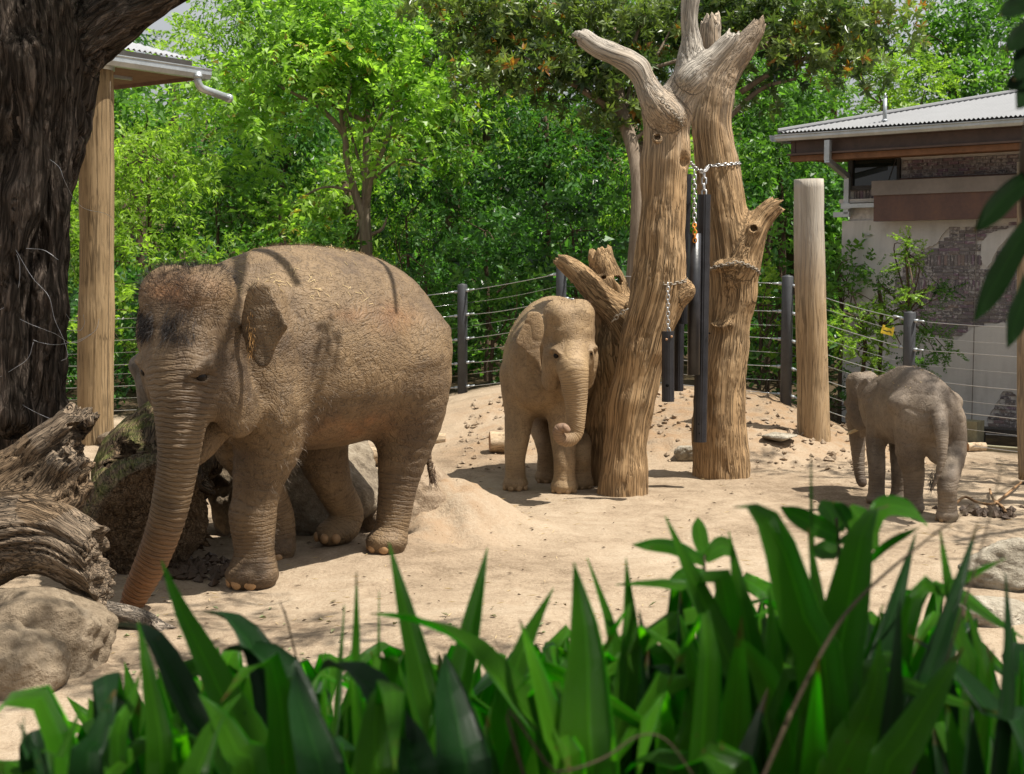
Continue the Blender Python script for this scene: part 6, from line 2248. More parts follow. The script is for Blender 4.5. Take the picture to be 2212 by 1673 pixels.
# tall trees of the wooded rise at the back
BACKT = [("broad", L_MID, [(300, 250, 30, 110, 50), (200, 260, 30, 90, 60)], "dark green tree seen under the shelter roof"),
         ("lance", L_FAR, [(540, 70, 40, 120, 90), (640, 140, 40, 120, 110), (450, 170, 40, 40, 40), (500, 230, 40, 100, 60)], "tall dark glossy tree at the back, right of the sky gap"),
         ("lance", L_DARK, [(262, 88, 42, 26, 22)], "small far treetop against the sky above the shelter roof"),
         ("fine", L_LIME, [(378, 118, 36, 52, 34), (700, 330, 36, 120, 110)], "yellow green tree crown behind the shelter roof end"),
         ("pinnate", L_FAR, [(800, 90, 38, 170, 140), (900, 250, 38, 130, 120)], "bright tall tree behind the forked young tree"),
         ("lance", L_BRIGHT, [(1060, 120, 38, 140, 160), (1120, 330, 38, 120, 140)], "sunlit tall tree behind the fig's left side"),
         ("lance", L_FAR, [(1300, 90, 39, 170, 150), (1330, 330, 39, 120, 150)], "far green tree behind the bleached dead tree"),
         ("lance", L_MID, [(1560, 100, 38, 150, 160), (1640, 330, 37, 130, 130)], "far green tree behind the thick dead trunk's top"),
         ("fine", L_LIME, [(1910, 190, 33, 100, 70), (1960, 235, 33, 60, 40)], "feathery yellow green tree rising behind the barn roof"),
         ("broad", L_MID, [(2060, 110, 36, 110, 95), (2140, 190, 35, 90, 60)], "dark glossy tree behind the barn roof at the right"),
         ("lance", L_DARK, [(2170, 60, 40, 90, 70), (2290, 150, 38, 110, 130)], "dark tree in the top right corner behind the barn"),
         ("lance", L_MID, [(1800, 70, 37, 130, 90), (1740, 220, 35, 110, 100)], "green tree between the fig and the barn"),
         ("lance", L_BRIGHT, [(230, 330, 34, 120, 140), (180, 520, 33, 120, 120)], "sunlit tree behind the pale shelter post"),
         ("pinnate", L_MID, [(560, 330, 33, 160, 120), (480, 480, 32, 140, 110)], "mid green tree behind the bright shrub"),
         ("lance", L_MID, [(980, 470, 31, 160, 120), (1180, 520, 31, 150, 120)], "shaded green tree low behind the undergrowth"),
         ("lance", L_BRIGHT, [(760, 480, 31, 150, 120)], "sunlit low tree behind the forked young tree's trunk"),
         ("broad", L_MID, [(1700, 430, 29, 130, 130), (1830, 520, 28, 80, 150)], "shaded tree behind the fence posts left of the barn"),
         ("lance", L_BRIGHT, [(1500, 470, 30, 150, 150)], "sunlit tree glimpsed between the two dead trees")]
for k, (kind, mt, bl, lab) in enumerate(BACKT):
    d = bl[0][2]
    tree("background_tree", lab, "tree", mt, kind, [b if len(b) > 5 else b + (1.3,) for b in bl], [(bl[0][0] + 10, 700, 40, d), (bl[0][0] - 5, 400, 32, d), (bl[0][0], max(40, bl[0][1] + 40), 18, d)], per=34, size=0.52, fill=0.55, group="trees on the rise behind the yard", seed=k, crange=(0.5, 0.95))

# the forked young tree in the middle
TR = 24.0
tree("young_tree", "slender forked tree with long feathery leaflets, its trunk rising behind the big elephant's back", "tree", L_TREE, "pinnate",
     [(640, 120, TR, 150, 100), (560, 210, TR - .5, 110, 80), (760, 170, TR - .6, 130, 100), (880, 130, TR, 140, 100), (980, 220, TR, 90, 70), (820, 290, TR - 0.8, 100, 55), (500, 290, TR, 80, 50), (950, 330, TR + .3, 70, 50), (620, 470, TR - .3, 80, 40), (540, 400, TR + .4, 60, 40), (700, 30, TR + .5, 160, 80), (1000, 60, TR + .6, 100, 90)],
     [(793, 700, 30, TR), (792, 600, 28, TR), (791, 520, 27, TR), (788, 470, 25, TR), (792, 400, 19, TR), (792, 300, 17, TR), (794, 220, 14, TR), (800, 120, 9, TR)],
     [[(788, 478, 22, TR), (762, 400, 16, TR - .1), (748, 340, 14, TR - .2), (742, 290, 13, TR - .2), (690, 232, 9, TR - .2), (640, 205, 7, TR - .3), (600, 185, 5, TR - .3)],
      [(742, 295, 10, TR - .2), (736, 240, 9, TR - .2), (732, 200, 6, TR - .2)], [(744, 292, 8, TR - .2), (752, 220, 7, TR - .3), (758, 180, 5, TR - .3)],
      [(790, 455, 16, TR), (800, 400, 11, TR - .2), (815, 355, 10, TR - .3), (836, 310, 8, TR - .3), (846, 270, 5, TR - .3)], [(792, 262, 12, TR), (740, 240, 9, TR + .1), (690, 210, 6, TR + .2)],
      [(795, 510, 9, TR), (825, 495, 7, TR - .1), (836, 470, 4, TR - .1)], [(770, 415, 7, TR - .1), (700, 405, 5, TR - .2), (630, 440, 4, TR - .3)]],
     per=50, size=0.50, fill=0.62, seed=31, bark=M_TRUNKL, droop=0.4, crange=(0.35, 0.65), tint=(0.15, 0.85))
# the fig whose low boughs spread over the dead trees
TF = 21.8
fig_bl = [(1050, 90, TF, 110, 70), (1000, 40, TF, 90, 60), (1150, 160, TF - .4, 110, 55), (1130, 60, TF, 110, 70), (1270, 40, TF - .3, 120, 70), (1240, 190, TF - .3, 90, 50), (1330, 250, TF - .2, 80, 50), (1350, 120, TF, 90, 70), (1450, 60, TF + .5, 110, 80), (1600, 30, TF, 120, 60), (1680, 110, TF - .4, 110, 60), (1760, 60, TF - .4, 120, 70), (1800, 150, TF - .6, 90, 50), (1880, 60, TF - .6, 80, 60), (1640, 200, TF, 70, 50), (1080, 170, TF - .5, 60, 30), (1400, 280, TF + .3, 70, 50)]
tree("fig_tree", "spreading fig tree with olive leaves showing rusty undersides, behind the dead trees", "tree", L_FIG, "rosette", fig_bl,
     [(1366, 760, 44, 21.1), (1370, 600, 36, 21.1), (1376, 480, 30, 21.1), (1376, 380, 28, 21.2), (1364, 310, 30, 21.4), (1346, 250, 28, 21.6), (1333, 170, 22, TF), (1330, 60, 16, TF)],
     [[(1380, 330, 30, TF), (1410, 300, 26, TF + .2), (1470, 240, 24, TF + .3), (1540, 160, 20, TF + .3), (1620, 110, 16, TF), (1720, 80, 10, TF - .2)], [(1352, 250, 20, TF), (1280, 210, 14, TF - .2), (1200, 160, 10, TF - .3), (1120, 120, 7, TF - .4)],
      [(1345, 215, 16, TF), (1270, 120, 12, TF), (1200, 60, 9, TF), (1130, 20, 6, TF)], [(1600, 200, 14, TF), (1680, 150, 11, TF - .2), (1780, 110, 8, TF - .4), (1870, 60, 5, TF - .5)], [(1560, 270, 12, TF), (1640, 195, 10, TF - .1), (1720, 170, 6, TF - .3)],
      [(1335, 170, 14, TF), (1370, 90, 10, TF), (1400, 20, 8, TF)], [(1310, 240, 8, TF), (1250, 180, 6, TF - .2), (1180, 170, 4, TF - .3)]],
     per=105, size=0.29, fill=0.85, seed=41, bark=M_TRUNKL, droop=0.15, tint=(0.05, 0.87))
# dark-stemmed trees standing in the understorey
tree("understorey_tree", "thin dark trunk with drooping leaves left of the forked young tree", "tree", L_DARK, "lance", [(600, 330, 27, 120, 70), (640, 240, 27.3, 90, 60), (540, 350, 27.3, 80, 60)], [(612, 640, 18, 27), (610, 520, 17, 27), (608, 400, 15, 27), (604, 280, 12, 27)], per=46, size=0.42, seed=51)
tree("understorey_tree", "reddish straight trunk under heavy dark foliage left of the bleached dead tree", "tree", L_DARK, "lance", [(1120, 260, 25, 110, 60), (1190, 330, 24.8, 120, 70), (1090, 370, 25, 90, 50), (1250, 400, 24.6, 100, 70), (1150, 430, 25, 110, 50)], [(1182, 650, 18, 25), (1181, 520, 17, 25), (1180, 400, 15, 25), (1178, 250, 13, 25)], per=46, size=0.40, seed=52)
tree("understorey_tree", "dark leafy tree between the thick dead trunk and the pale timber post", "tree", L_MID, "lance", [(1640, 300, 25, 90, 70), (1700, 230, 25.5, 90, 70), (1720, 350, 24.5, 80, 60), (1660, 400, 24, 70, 60), (1790, 300, 24.5, 60, 60), (1640, 210, 26, 60, 60)], [(1690, 640, 18, 25), (1688, 500, 16, 25), (1684, 350, 12, 25)], per=46, size=0.42, seed=53)
tree("understorey_tree", "cluster of dark thin stems in shade behind the second fence post from the barn", "tree", L_DARK, "broad", [(1670, 480, 23.5, 70, 50), (1720, 440, 23.8, 60, 50), (1790, 440, 23.5, 50, 70), (1810, 380, 23.8, 40, 50)], [(1660, 640, 10, 23.5), (1655, 560, 10, 23.5), (1668, 480, 8, 23.5)], [[(1690, 640, 10, 23.6), (1684, 560, 9, 23.6), (1700, 470, 6, 23.6)], [(1720, 640, 16, 23.7), (1722, 540, 14, 23.7), (1730, 430, 9, 23.7)]], per=44, size=0.36, seed=54)

# shrubs behind the fence, left to right
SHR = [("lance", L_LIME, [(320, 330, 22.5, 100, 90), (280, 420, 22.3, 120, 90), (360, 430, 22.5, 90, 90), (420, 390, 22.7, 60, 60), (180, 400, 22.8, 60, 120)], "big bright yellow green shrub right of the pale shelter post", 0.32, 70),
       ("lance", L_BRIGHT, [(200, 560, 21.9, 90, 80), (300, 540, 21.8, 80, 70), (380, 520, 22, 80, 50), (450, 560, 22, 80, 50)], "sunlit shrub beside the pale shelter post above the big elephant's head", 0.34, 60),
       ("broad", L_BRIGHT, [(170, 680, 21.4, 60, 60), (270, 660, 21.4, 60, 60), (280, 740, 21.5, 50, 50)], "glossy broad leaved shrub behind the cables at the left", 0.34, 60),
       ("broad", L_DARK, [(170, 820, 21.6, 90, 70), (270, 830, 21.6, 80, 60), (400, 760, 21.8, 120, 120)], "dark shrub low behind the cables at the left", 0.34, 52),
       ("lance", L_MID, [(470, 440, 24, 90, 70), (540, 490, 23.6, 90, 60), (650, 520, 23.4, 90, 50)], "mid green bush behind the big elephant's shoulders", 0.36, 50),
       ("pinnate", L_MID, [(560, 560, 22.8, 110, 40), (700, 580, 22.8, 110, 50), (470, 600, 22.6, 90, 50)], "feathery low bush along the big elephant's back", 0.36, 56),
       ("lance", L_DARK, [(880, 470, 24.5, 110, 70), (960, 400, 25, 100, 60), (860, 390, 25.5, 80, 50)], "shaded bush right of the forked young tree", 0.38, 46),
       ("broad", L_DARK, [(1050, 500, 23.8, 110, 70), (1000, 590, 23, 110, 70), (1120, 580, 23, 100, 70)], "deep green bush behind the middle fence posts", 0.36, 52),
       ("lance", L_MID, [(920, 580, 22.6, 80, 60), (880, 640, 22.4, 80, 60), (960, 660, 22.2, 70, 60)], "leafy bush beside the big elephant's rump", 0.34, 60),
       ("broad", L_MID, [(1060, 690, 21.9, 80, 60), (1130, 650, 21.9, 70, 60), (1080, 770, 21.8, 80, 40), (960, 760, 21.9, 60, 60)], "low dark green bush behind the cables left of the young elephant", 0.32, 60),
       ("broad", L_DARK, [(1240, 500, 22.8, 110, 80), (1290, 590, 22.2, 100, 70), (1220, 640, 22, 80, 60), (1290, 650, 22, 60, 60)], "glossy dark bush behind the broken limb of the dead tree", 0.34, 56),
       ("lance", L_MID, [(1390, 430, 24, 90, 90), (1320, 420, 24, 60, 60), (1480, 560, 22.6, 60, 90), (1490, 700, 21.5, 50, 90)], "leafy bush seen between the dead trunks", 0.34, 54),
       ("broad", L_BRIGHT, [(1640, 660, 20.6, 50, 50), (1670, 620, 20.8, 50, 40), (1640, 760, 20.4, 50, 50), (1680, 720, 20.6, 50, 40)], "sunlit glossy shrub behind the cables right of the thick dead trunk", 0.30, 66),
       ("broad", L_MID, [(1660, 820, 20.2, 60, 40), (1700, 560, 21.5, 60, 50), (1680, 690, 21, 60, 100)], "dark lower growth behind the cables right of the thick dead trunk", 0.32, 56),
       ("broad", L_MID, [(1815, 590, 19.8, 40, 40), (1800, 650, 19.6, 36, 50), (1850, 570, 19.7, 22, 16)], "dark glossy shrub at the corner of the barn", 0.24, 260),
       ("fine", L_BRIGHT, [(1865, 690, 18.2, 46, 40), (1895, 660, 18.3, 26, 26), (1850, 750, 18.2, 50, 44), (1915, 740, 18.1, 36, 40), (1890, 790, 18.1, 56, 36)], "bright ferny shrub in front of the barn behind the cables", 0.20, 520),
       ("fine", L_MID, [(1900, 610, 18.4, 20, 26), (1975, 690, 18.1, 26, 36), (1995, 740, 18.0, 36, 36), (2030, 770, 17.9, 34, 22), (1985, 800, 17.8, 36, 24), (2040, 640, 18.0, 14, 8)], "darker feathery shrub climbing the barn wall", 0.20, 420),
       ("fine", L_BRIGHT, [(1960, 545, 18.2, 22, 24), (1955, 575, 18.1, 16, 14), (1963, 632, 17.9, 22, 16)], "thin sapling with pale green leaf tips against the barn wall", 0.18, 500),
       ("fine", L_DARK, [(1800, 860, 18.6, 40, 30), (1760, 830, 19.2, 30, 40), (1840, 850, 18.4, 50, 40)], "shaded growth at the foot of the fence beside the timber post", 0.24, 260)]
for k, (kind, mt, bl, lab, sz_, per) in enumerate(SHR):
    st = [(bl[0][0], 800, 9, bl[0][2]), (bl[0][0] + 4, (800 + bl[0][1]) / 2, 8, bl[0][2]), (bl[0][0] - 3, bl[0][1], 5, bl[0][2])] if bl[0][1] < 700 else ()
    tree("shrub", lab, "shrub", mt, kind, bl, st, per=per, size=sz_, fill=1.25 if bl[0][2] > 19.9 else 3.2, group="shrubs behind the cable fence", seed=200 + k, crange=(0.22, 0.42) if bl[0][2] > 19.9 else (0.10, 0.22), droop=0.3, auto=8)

# dense growth filling the floor of the wood behind the shrubs
def undergrowth():
    rng = np.random.default_rng(5)
    cl = []
    for k in range(620):
        y = rng.uniform(24.5, 33)
        x = rng.uniform(-0.48, 0.44) * y
        if x > 4.2 and y < 27:
            continue
        cl.append((x, y, gz(x, y) + rng.uniform(0.1, 1.9), rng.uniform(0.4, 0.8)))
    for k in range(420):
        y = rng.uniform(36, 52)
        x = rng.uniform(-0.5, 0.5) * y
        px = 1106 + x / y * FPX
        if 255 < px < 360:
            continue
        cl.append((x, y, gz(x, y) + rng.uniform(0.3, 5.0), rng.uniform(0.7, 1.2)))
    cl = np.array(cl, float)
    V, T, ti = clumps_to_leaves(cl, "broad", 26, 0.6, rng)
    o = obj_np("undergrowth", V, [T], L_DARK, None, False, {"tint": ti})
    tag(o, "dense dark undergrowth filling the floor of the wood behind the shrubs", "undergrowth", None, "stuff")


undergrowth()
# crown of the big tree on the left and of the trees over the camera: above the picture, they dapple the yard
def overhead(parent, cl, kind, mt, per, size, seed, name="crown"):
    rng = np.random.default_rng(seed)
    V, T, ti = clumps_to_leaves(np.array(cl, float), kind, per, size, rng)
    return obj_np(name, V, [T], mt, parent, False, {"tint": ti})


rng = np.random.default_rng(77)
cl = [(x, y, z, r) for x, y, z, r in zip(rng.uniform(-2.9, -0.4, 40), rng.uniform(10.2, 12.5, 40), rng.uniform(5.8, 8.2, 40), rng.uniform(0.45, 0.75, 40))]
cl += [(x, y, z, r) for x, y, z, r in zip(rng.uniform(-0.2, 2.4, 22), rng.uniform(3.6, 7.2, 22), rng.uniform(5.6, 7.6, 22), rng.uniform(0.3, 0.5, 22))]
cl += [(x, y, z, r) for x, y, z, r in zip(rng.uniform(-5.5, -2.5, 26), rng.uniform(6.0, 11.5, 26), rng.uniform(7.0, 9.2, 26), rng.uniform(0.45, 0.8, 26))]
cl += [(-0.4, 10.8, 7.4, .4), (-0.2, 9.2, 7.0, .35), (0.3, 8.2, 6.9, .4), (-0.8, 8.4, 6.8, .45), (0.5, 9.0, 5.6, .22), (-0.6, 9.4, 5.35, .2), (-1.2, 8.2, 6.6, .4), (1.7, 7.4, 7.0, .5), (1.2, 8.0, 7.3, .4)]
overhead(eT, cl, "lance", L_MID, 95, 0.36, 78)


def near_tree(name, label, base, limbs, cl, mt, kind, per, size, seed, r=0.2):
    e = empty(name, base, label, "tree")
    for k, L_ in enumerate(limbs):
        rr = r if k == 0 else r * 0.45
        b = MB().tube(*cat_rom(L_, np.linspace(rr, rr * 0.4, len(L_)), 5), 10, True, 0.1, seed + k)
        Vv = np.concatenate(b.V)
        b.build("trunk" if k == 0 else "branch", M_TRUNK, e, True, {"grain": Vv * [1, 1, 0.3]})
    overhead(e, cl, kind, mt, per, size, seed)
    return e


rng = np.random.default_rng(88)
cl = [(x, y, z, q) for x, y, z, q in zip(rng.uniform(0.4, 4.6, 15), rng.uniform(-1.5, 3.2, 15), rng.uniform(4.0, 6.6, 15), rng.uniform(0.4, 0.6, 15))]
near_tree("overhanging_tree", "tree standing beside the viewing bank whose crown shades the leaves in front", (3.6, -1.2, gz(3.6, -1.2)),
          [[(3.6, -1.2, 0.6), (3.5, -1.0, 2.0), (3.2, -0.6, 3.6), (2.9, 0.2, 5.2), (2.4, 1.2, 6.4)], [(3.2, -0.6, 3.6), (2.0, 0.6, 4.8), (1.0, 1.6, 5.4)], [(3.2, -0.6, 3.6), (3.6, 1.0, 5.0), (3.7, 2.6, 5.6)]], cl, L_MID, "lance", 80, 0.34, 90)
rng = np.random.default_rng(89)
cl = [(x, y, z, q) for x, y, z, q in zip(rng.uniform(6.0, 9.2, 34), rng.uniform(9.5, 15.0, 34), rng.uniform(5.0, 8.5, 34), rng.uniform(0.35, 0.7, 34))]
near_tree("yard_tree", "tree growing outside the yard to the right, throwing streaks of shade behind the calf", (8.4, 12.0, 0.0),
          [[(8.4, 12.0, -0.1), (8.3, 12.1, 2.4), (8.1, 12.2, 4.6), (7.7, 12.3, 6.6), (7.4, 12.2, 8.0)], [(8.1, 12.2, 4.6), (7.2, 12.9, 6.0), (6.4, 13.4, 6.6)], [(8.1, 12.2, 4.6), (7.4, 11.2, 6.0), (6.6, 10.4, 6.8)], [(7.7, 12.3, 6.6), (6.7, 12.0, 7.2), (6.0, 11.8, 7.4)]], cl, L_MID, "lance", 60, 0.36, 91)

# ------------------------------------------------------------------ strappy leaves in front of the camera
def mat_blade(name, a, b_, tr, spec=0.3, rough=0.33):
    t = NT(name)
    tn = t.attr("tint")
    uv = t.attr("lw")
    st = t.n("ShaderNodeTexWave", i_Scale=22.0, i_Distortion=0.6)
    t.set(st, "Vector", t.n("ShaderNodeCombineXYZ", i_X=uv).outputs[0])
    col = t.mix(t.math('ADD', t.math('MULTIPLY', tn, 0.8), t.math('MULTIPLY', t.noise(t.coord(), 9, 4), 0.25)), a, b_)
    col = t.mix(t.math('MULTIPLY', st.outputs["Fac"], 0.18), col, tuple(v * 0.55 for v in a))
    al = t.attr("along")
    wob = t.math('MULTIPLY', t.math('SUBTRACT', t.noise(t.coord(), 60, 3), 0.5), 0.12)
    dry = t.math('MULTIPLY', t.gray(t.math('ADD', al, wob), 0.965, 0.995), t.gray(t.math('FRACT', t.math('MULTIPLY', tn, 7.3)), 0.6, 0.65))
    spot = t.n("ShaderNodeTexVoronoi", i_Scale=55.0)
    t.set(spot, "Vector", t.coord())
    dry = t.math('MAXIMUM', dry, t.math('MULTIPLY', t.gray(spot.outputs["Distance"], 0.10, 0.16, 0.7, 0.0), t.gray(t.noise(t.coord(), 6, 2), 0.58, 0.62)))
    col = t.mix(dry, col, (0.16, 0.10, 0.035))
    mid = t.gray(t.math('ABSOLUTE', uv), 0.0, 0.06, 0.35, 0.0)
    col = t.mix(mid, col, tuple(min(1, v * 1.8) for v in b_))
    bs = t.n("ShaderNodeBsdfPrincipled", i_Roughness=rough)
    t.set(bs, "Base Color", col)
    t.set(bs, "Specular IOR Level", spec)
    t.set(bs, "Normal", t.bump(st.outputs["Fac"], 0.0012, 0.7))
    tl = t.n("ShaderNodeBsdfTranslucent")
    t.set(tl, "Color", t.mix(1.0, col, (1.5, 2.2, 0.25), 'MULTIPLY'))
    mx = t.n("ShaderNodeMixShader", i_0=tr)
    t.t.links.new(bs.outputs[0], mx.inputs[1])
    t.t.links.new(tl.outputs[0], mx.inputs[2])
    t.t.links.new(mx.outputs[0], t.out.inputs[0])
    return t.m


M_BLADE = mat_blade("strap_leaf", (0.014, 0.085, 0.007), (0.14, 0.38, 0.018), 0.6)


M_HANGLEAF = mat_blade("hanging_leaf", (0.005, 0.026, 0.003), (0.018, 0.065, 0.006), 0.35, 0.08, 0.6)  # very dark green: the shade these leaves hang in is put into the colour


M_BLADEOLD = mat_blade("old_strap_leaf", (0.009, 0.052, 0.010), (0.034, 0.135, 0.018), 0.42, 0.35, 0.38)


def blade(pts, wid, fold=0.22, twist=0.0, tint=0.5, tip=1.0, side=None, n=22, m=7, pt=0.5):
    """long leaf along a curve; wid = full width, widest at pt of its length from the base"""
    p, _ = cat_rom(np.asarray(pts, float), np.ones(len(pts)), 6)
    L = np.concatenate([[0], np.cumsum(np.linalg.norm(np.diff(p, axis=0), axis=1))])
    s = np.linspace(0, L[-1], n)
    p = np.stack([np.interp(s, L, p[:, i]) for i in range(3)], 1)
    f = s / L[-1]
    w = np.where(f < pt, 0.62 + 0.38 * np.sin(f / pt * np.pi / 2), np.cos(np.clip((f - pt) / (1 - pt), 0, 1) ** 1.7 * np.pi / 2)) * wid / 2
    w[-1] = 0.0006
    T = np.gradient(p, axis=0)
    T /= np.linalg.norm(T, axis=1)[:, None]
    a = np.array([1.0, 0, 0]) if side is None else np.asarray(side, float)
    S = a - T * (T @ a)[:, None]
    S /= np.linalg.norm(S, axis=1)[:, None]
    N = np.cross(S, T)
    tw = twist * f
    S2 = S * np.cos(tw)[:, None] + N * np.sin(tw)[:, None]
    N2 = -S * np.sin(tw)[:, None] + N * np.cos(tw)[:, None]
    v = np.linspace(-1, 1, m)
    wave = 0.06 * np.sin(f * 13 + wid * 90)
    V = p[:, None, :] + S2[:, None, :] * (w[:, None] * v[None])[:, :, None] + N2[:, None, :] * (w[:, None] * (fold * np.abs(v)[None] ** 1.3 + wave[:, None] * v[None]))[:, :, None]
    V = V.reshape(-1, 3)
    i = np.arange(n - 1)[:, None]
    j = np.arange(m - 1)[None]
    Q = np.stack([i * m + j, i * m + j + 1, (i + 1) * m + j + 1, (i + 1) * m + j], -1).reshape(-1, 4)
    # give the leaf its thickness
    nn = np.repeat(N2, m, 0) * 0.0006
    k = len(V)
    edge = []
    top = lambda a_, b_: edge.append((a_, b_, b_ + k, a_ + k))
    for q in range(n - 1):
        top((q + 1) * m, q * m)
        top(q * m + m - 1, (q + 1) * m + m - 1)
    V2 = np.concatenate([V + nn, V - nn])
    Q2 = np.concatenate([Q, Q[:, ::-1] + k, np.array(edge)])
    lw = np.tile(np.tile(v, n), 2)
    global ALONG
    ALONG = np.tile(np.repeat(f, m), 2)
    return V2, Q2, np.full(len(V2), tint), lw


# traced leaves: points from base to tip as (px, py), width in px, distance of base and tip, tint
BL = [
    ([(560, 1690), (505, 1560), (440, 1420), (385, 1310), (349, 1212)], 82, 1.75, 1.85, .55, 0.3),
    ([(352, 1690), (345, 1590), (322, 1460), (299, 1344)], 64, 1.6, 1.65, .35, .3),
    ([(470, 1690), (420, 1560), (350, 1420), (300, 1362), (250, 1352)], 60, 1.8, 2.0, .15, .9),
    ([(600, 1700), (590, 1560), (560, 1430), (500, 1345), (438, 1322)], 80, 1.85, 2.05, .1, .8),
    ([(640, 1700), (632, 1560), (600, 1455), (540, 1410), (480, 1405)], 90, 1.8, 2.0, .1, .9),
    ([(100, 1700), (130, 1640), (160, 1570), (176, 1528)], 44, 1.6, 1.65, .3, .3),
    ([(190, 1710), (205, 1620), (232, 1530), (250, 1490)], 92, 1.55, 1.6, .12, .3),
    ([(255, 1640), (270, 1560), (288, 1500), (303, 1452)], 40, 1.6, 1.7, .4, .3),
    ([(110, 1700), (85, 1640), (58, 1590), (40, 1562)], 36, 1.55, 1.6, .2, .4),
    ([(95, 1690), (60, 1650), (48, 1600), (52, 1550)], 22, 1.5, 1.55, .2, .2),
    ([(750, 1700), (760, 1560), (768, 1400), (770, 1235)], 30, 1.8, 1.85, .4, .3),
    ([(720, 1680), (728, 1560), (736, 1430), (744, 1308)], 20, 1.9, 1.95, .3, .3),
    ([(815, 1660), (818, 1540), (818, 1400), (819, 1278)], 13, 1.9, 1.95, .3, .3),
    ([(960, 1680), (930, 1530), (885, 1350), (840, 1172)], 62, 1.75, 1.85, .3, .25),
    ([(960, 1690), (985, 1540), (1015, 1380), (1053, 1184)], 74, 1.8, 1.85, .45, .25),
    ([(1180, 1660), (1110, 1520), (1010, 1400), (900, 1345), (800, 1327)], 78, 1.65, 1.8, .5, .6),
    ([(1060, 1690), (1085, 1560), (1130, 1400), (1196, 1270)], 66, 1.75, 1.85, .35, .3),
    ([(1280, 1720), (1272, 1560), (1268, 1380), (1240, 1216)], 118, 1.6, 1.7, .6, .3),
    ([(1330, 1700), (1330, 1560), (1318, 1380), (1268, 1205)], 70, 1.85, 1.95, .35, .4),
    ([(1235, 1720), (1205, 1600), (1160, 1450), (1122, 1338)], 64, 1.6, 1.7, .95, .3),
    ([(1325, 1690), (1340, 1560), (1362, 1400), (1352, 1205)], 58, 1.75, 1.85, .3, .3),
    ([(1620, 1560), (1570, 1420), (1500, 1260), (1437, 1115)], 66, 1.7, 1.8, .35, .3),
    ([(1650, 1600), (1630, 1450), (1600, 1290), (1574, 1148)], 60, 1.75, 1.85, .35, .3),
    ([(1790, 1520), (1740, 1340), (1690, 1180), (1640, 1105), (1585, 1096)], 100, 1.6, 1.75, .5, .5),
    ([(1752, 1400), (1755, 1250), (1752, 1120), (1752, 985)], 18, 1.8, 1.85, .25, .2),
    ([(1760, 1690), (1765, 1500), (1765, 1320), (1745, 1140)], 66, 1.7, 1.8, .4, .3),
    ([(1780, 1720), (1800, 1500), (1840, 1280), (1870, 1130), (1920, 1092)], 108, 1.6, 1.75, .5, .4),
    ([(1870, 1560), (1900, 1420), (1940, 1280), (1978, 1152)], 52, 1.75, 1.85, .2, .3),
    ([(2090, 1500), (2070, 1380), (2045, 1250), (2030, 1142)], 44, 1.7, 1.8, .4, .3),
    ([(1960, 1620), (2000, 1480), (2060, 1300), (2112, 1130)], 46, 1.65, 1.75, .1, .3),
    ([(1960, 1330), (2020, 1290), (2090, 1245), (2176, 1205)], 40, 1.75, 1.8, .5, .3),
    ([(2150, 1720), (2170, 1560), (2178, 1400), (2172, 1240)], 44, 1.6, 1.65, .15, .2),
    ([(1960, 1700), (1905, 1560), (1860, 1450), (1830, 1380)], 90, 1.65, 1.8, .25, .4),
    ([(2230, 1660), (2150, 1560), (2050, 1440), (1960, 1372)], 90, 1.6, 1.75, .1, .4),
    ([(2180, 1700), (2150, 1560), (2120, 1420), (2085, 1300)], 50, 1.7, 1.8, .3, .3),
    ([(1720, 1700), (1690, 1560), (1640, 1440), (1570, 1360)], 96, 1.65, 1.75, .85, .5),
    ([(1560, 1700), (1535, 1560), (1500, 1430), (1470, 1330)], 80, 1.7, 1.8, .6, .4),
    ([(1650, 1700), (1660, 1560), (1668, 1400), (1660, 1270)], 70, 1.7, 1.8, .7, .4),
    ([(1450, 1720), (1480, 1600), (1490, 1500), (1475, 1395)], 64, 1.7, 1.8, .8, .3),
    ([(1600, 1720), (1480, 1660), (1400, 1640), (1350, 1670)], 90, 1.55, 1.65, .3, .5),
    ([(880, 1720), (850, 1580), (800, 1480), (720, 1440), (690, 1450)], 70, 1.55, 1.75, .05, .8),
    ([(900, 1740), (890, 1640), (860, 1560), (800, 1520)], 90, 1.5, 1.65, .1, .6),
    ([(1010, 1740), (1000, 1620), (975, 1500), (960, 1410)], 120, 1.55, 1.7, .05, .4),
    ([(700, 1740), (680, 1620), (650, 1520), (640, 1440)], 100, 1.5, 1.65, .15, .4),
    ([(820, 1740), (810, 1620), (815, 1520), (830, 1470)], 110, 1.5, 1.6, .6, .4),
    ([(560, 1740), (520, 1640), (480, 1560), (430, 1500)], 90, 1.5, 1.6, .45, .4),
    ([(430, 1740), (440, 1640), (470, 1560), (520, 1500)], 80, 1.5, 1.6, .3, .4),
    ([(1900, 1740), (1960, 1600), (2030, 1480), (2080, 1400)], 90, 1.5, 1.6, .5, .4),
    ([(1800, 1740), (1850, 1600), (1890, 1490), (1900, 1380)], 100, 1.55, 1.65, .7, .4),
    ([(1570, 1300), (1500, 1275), (1420, 1262), (1330, 1264)], 44, 1.75, 1.85, .6, .3),
]
CLUMPS = {}


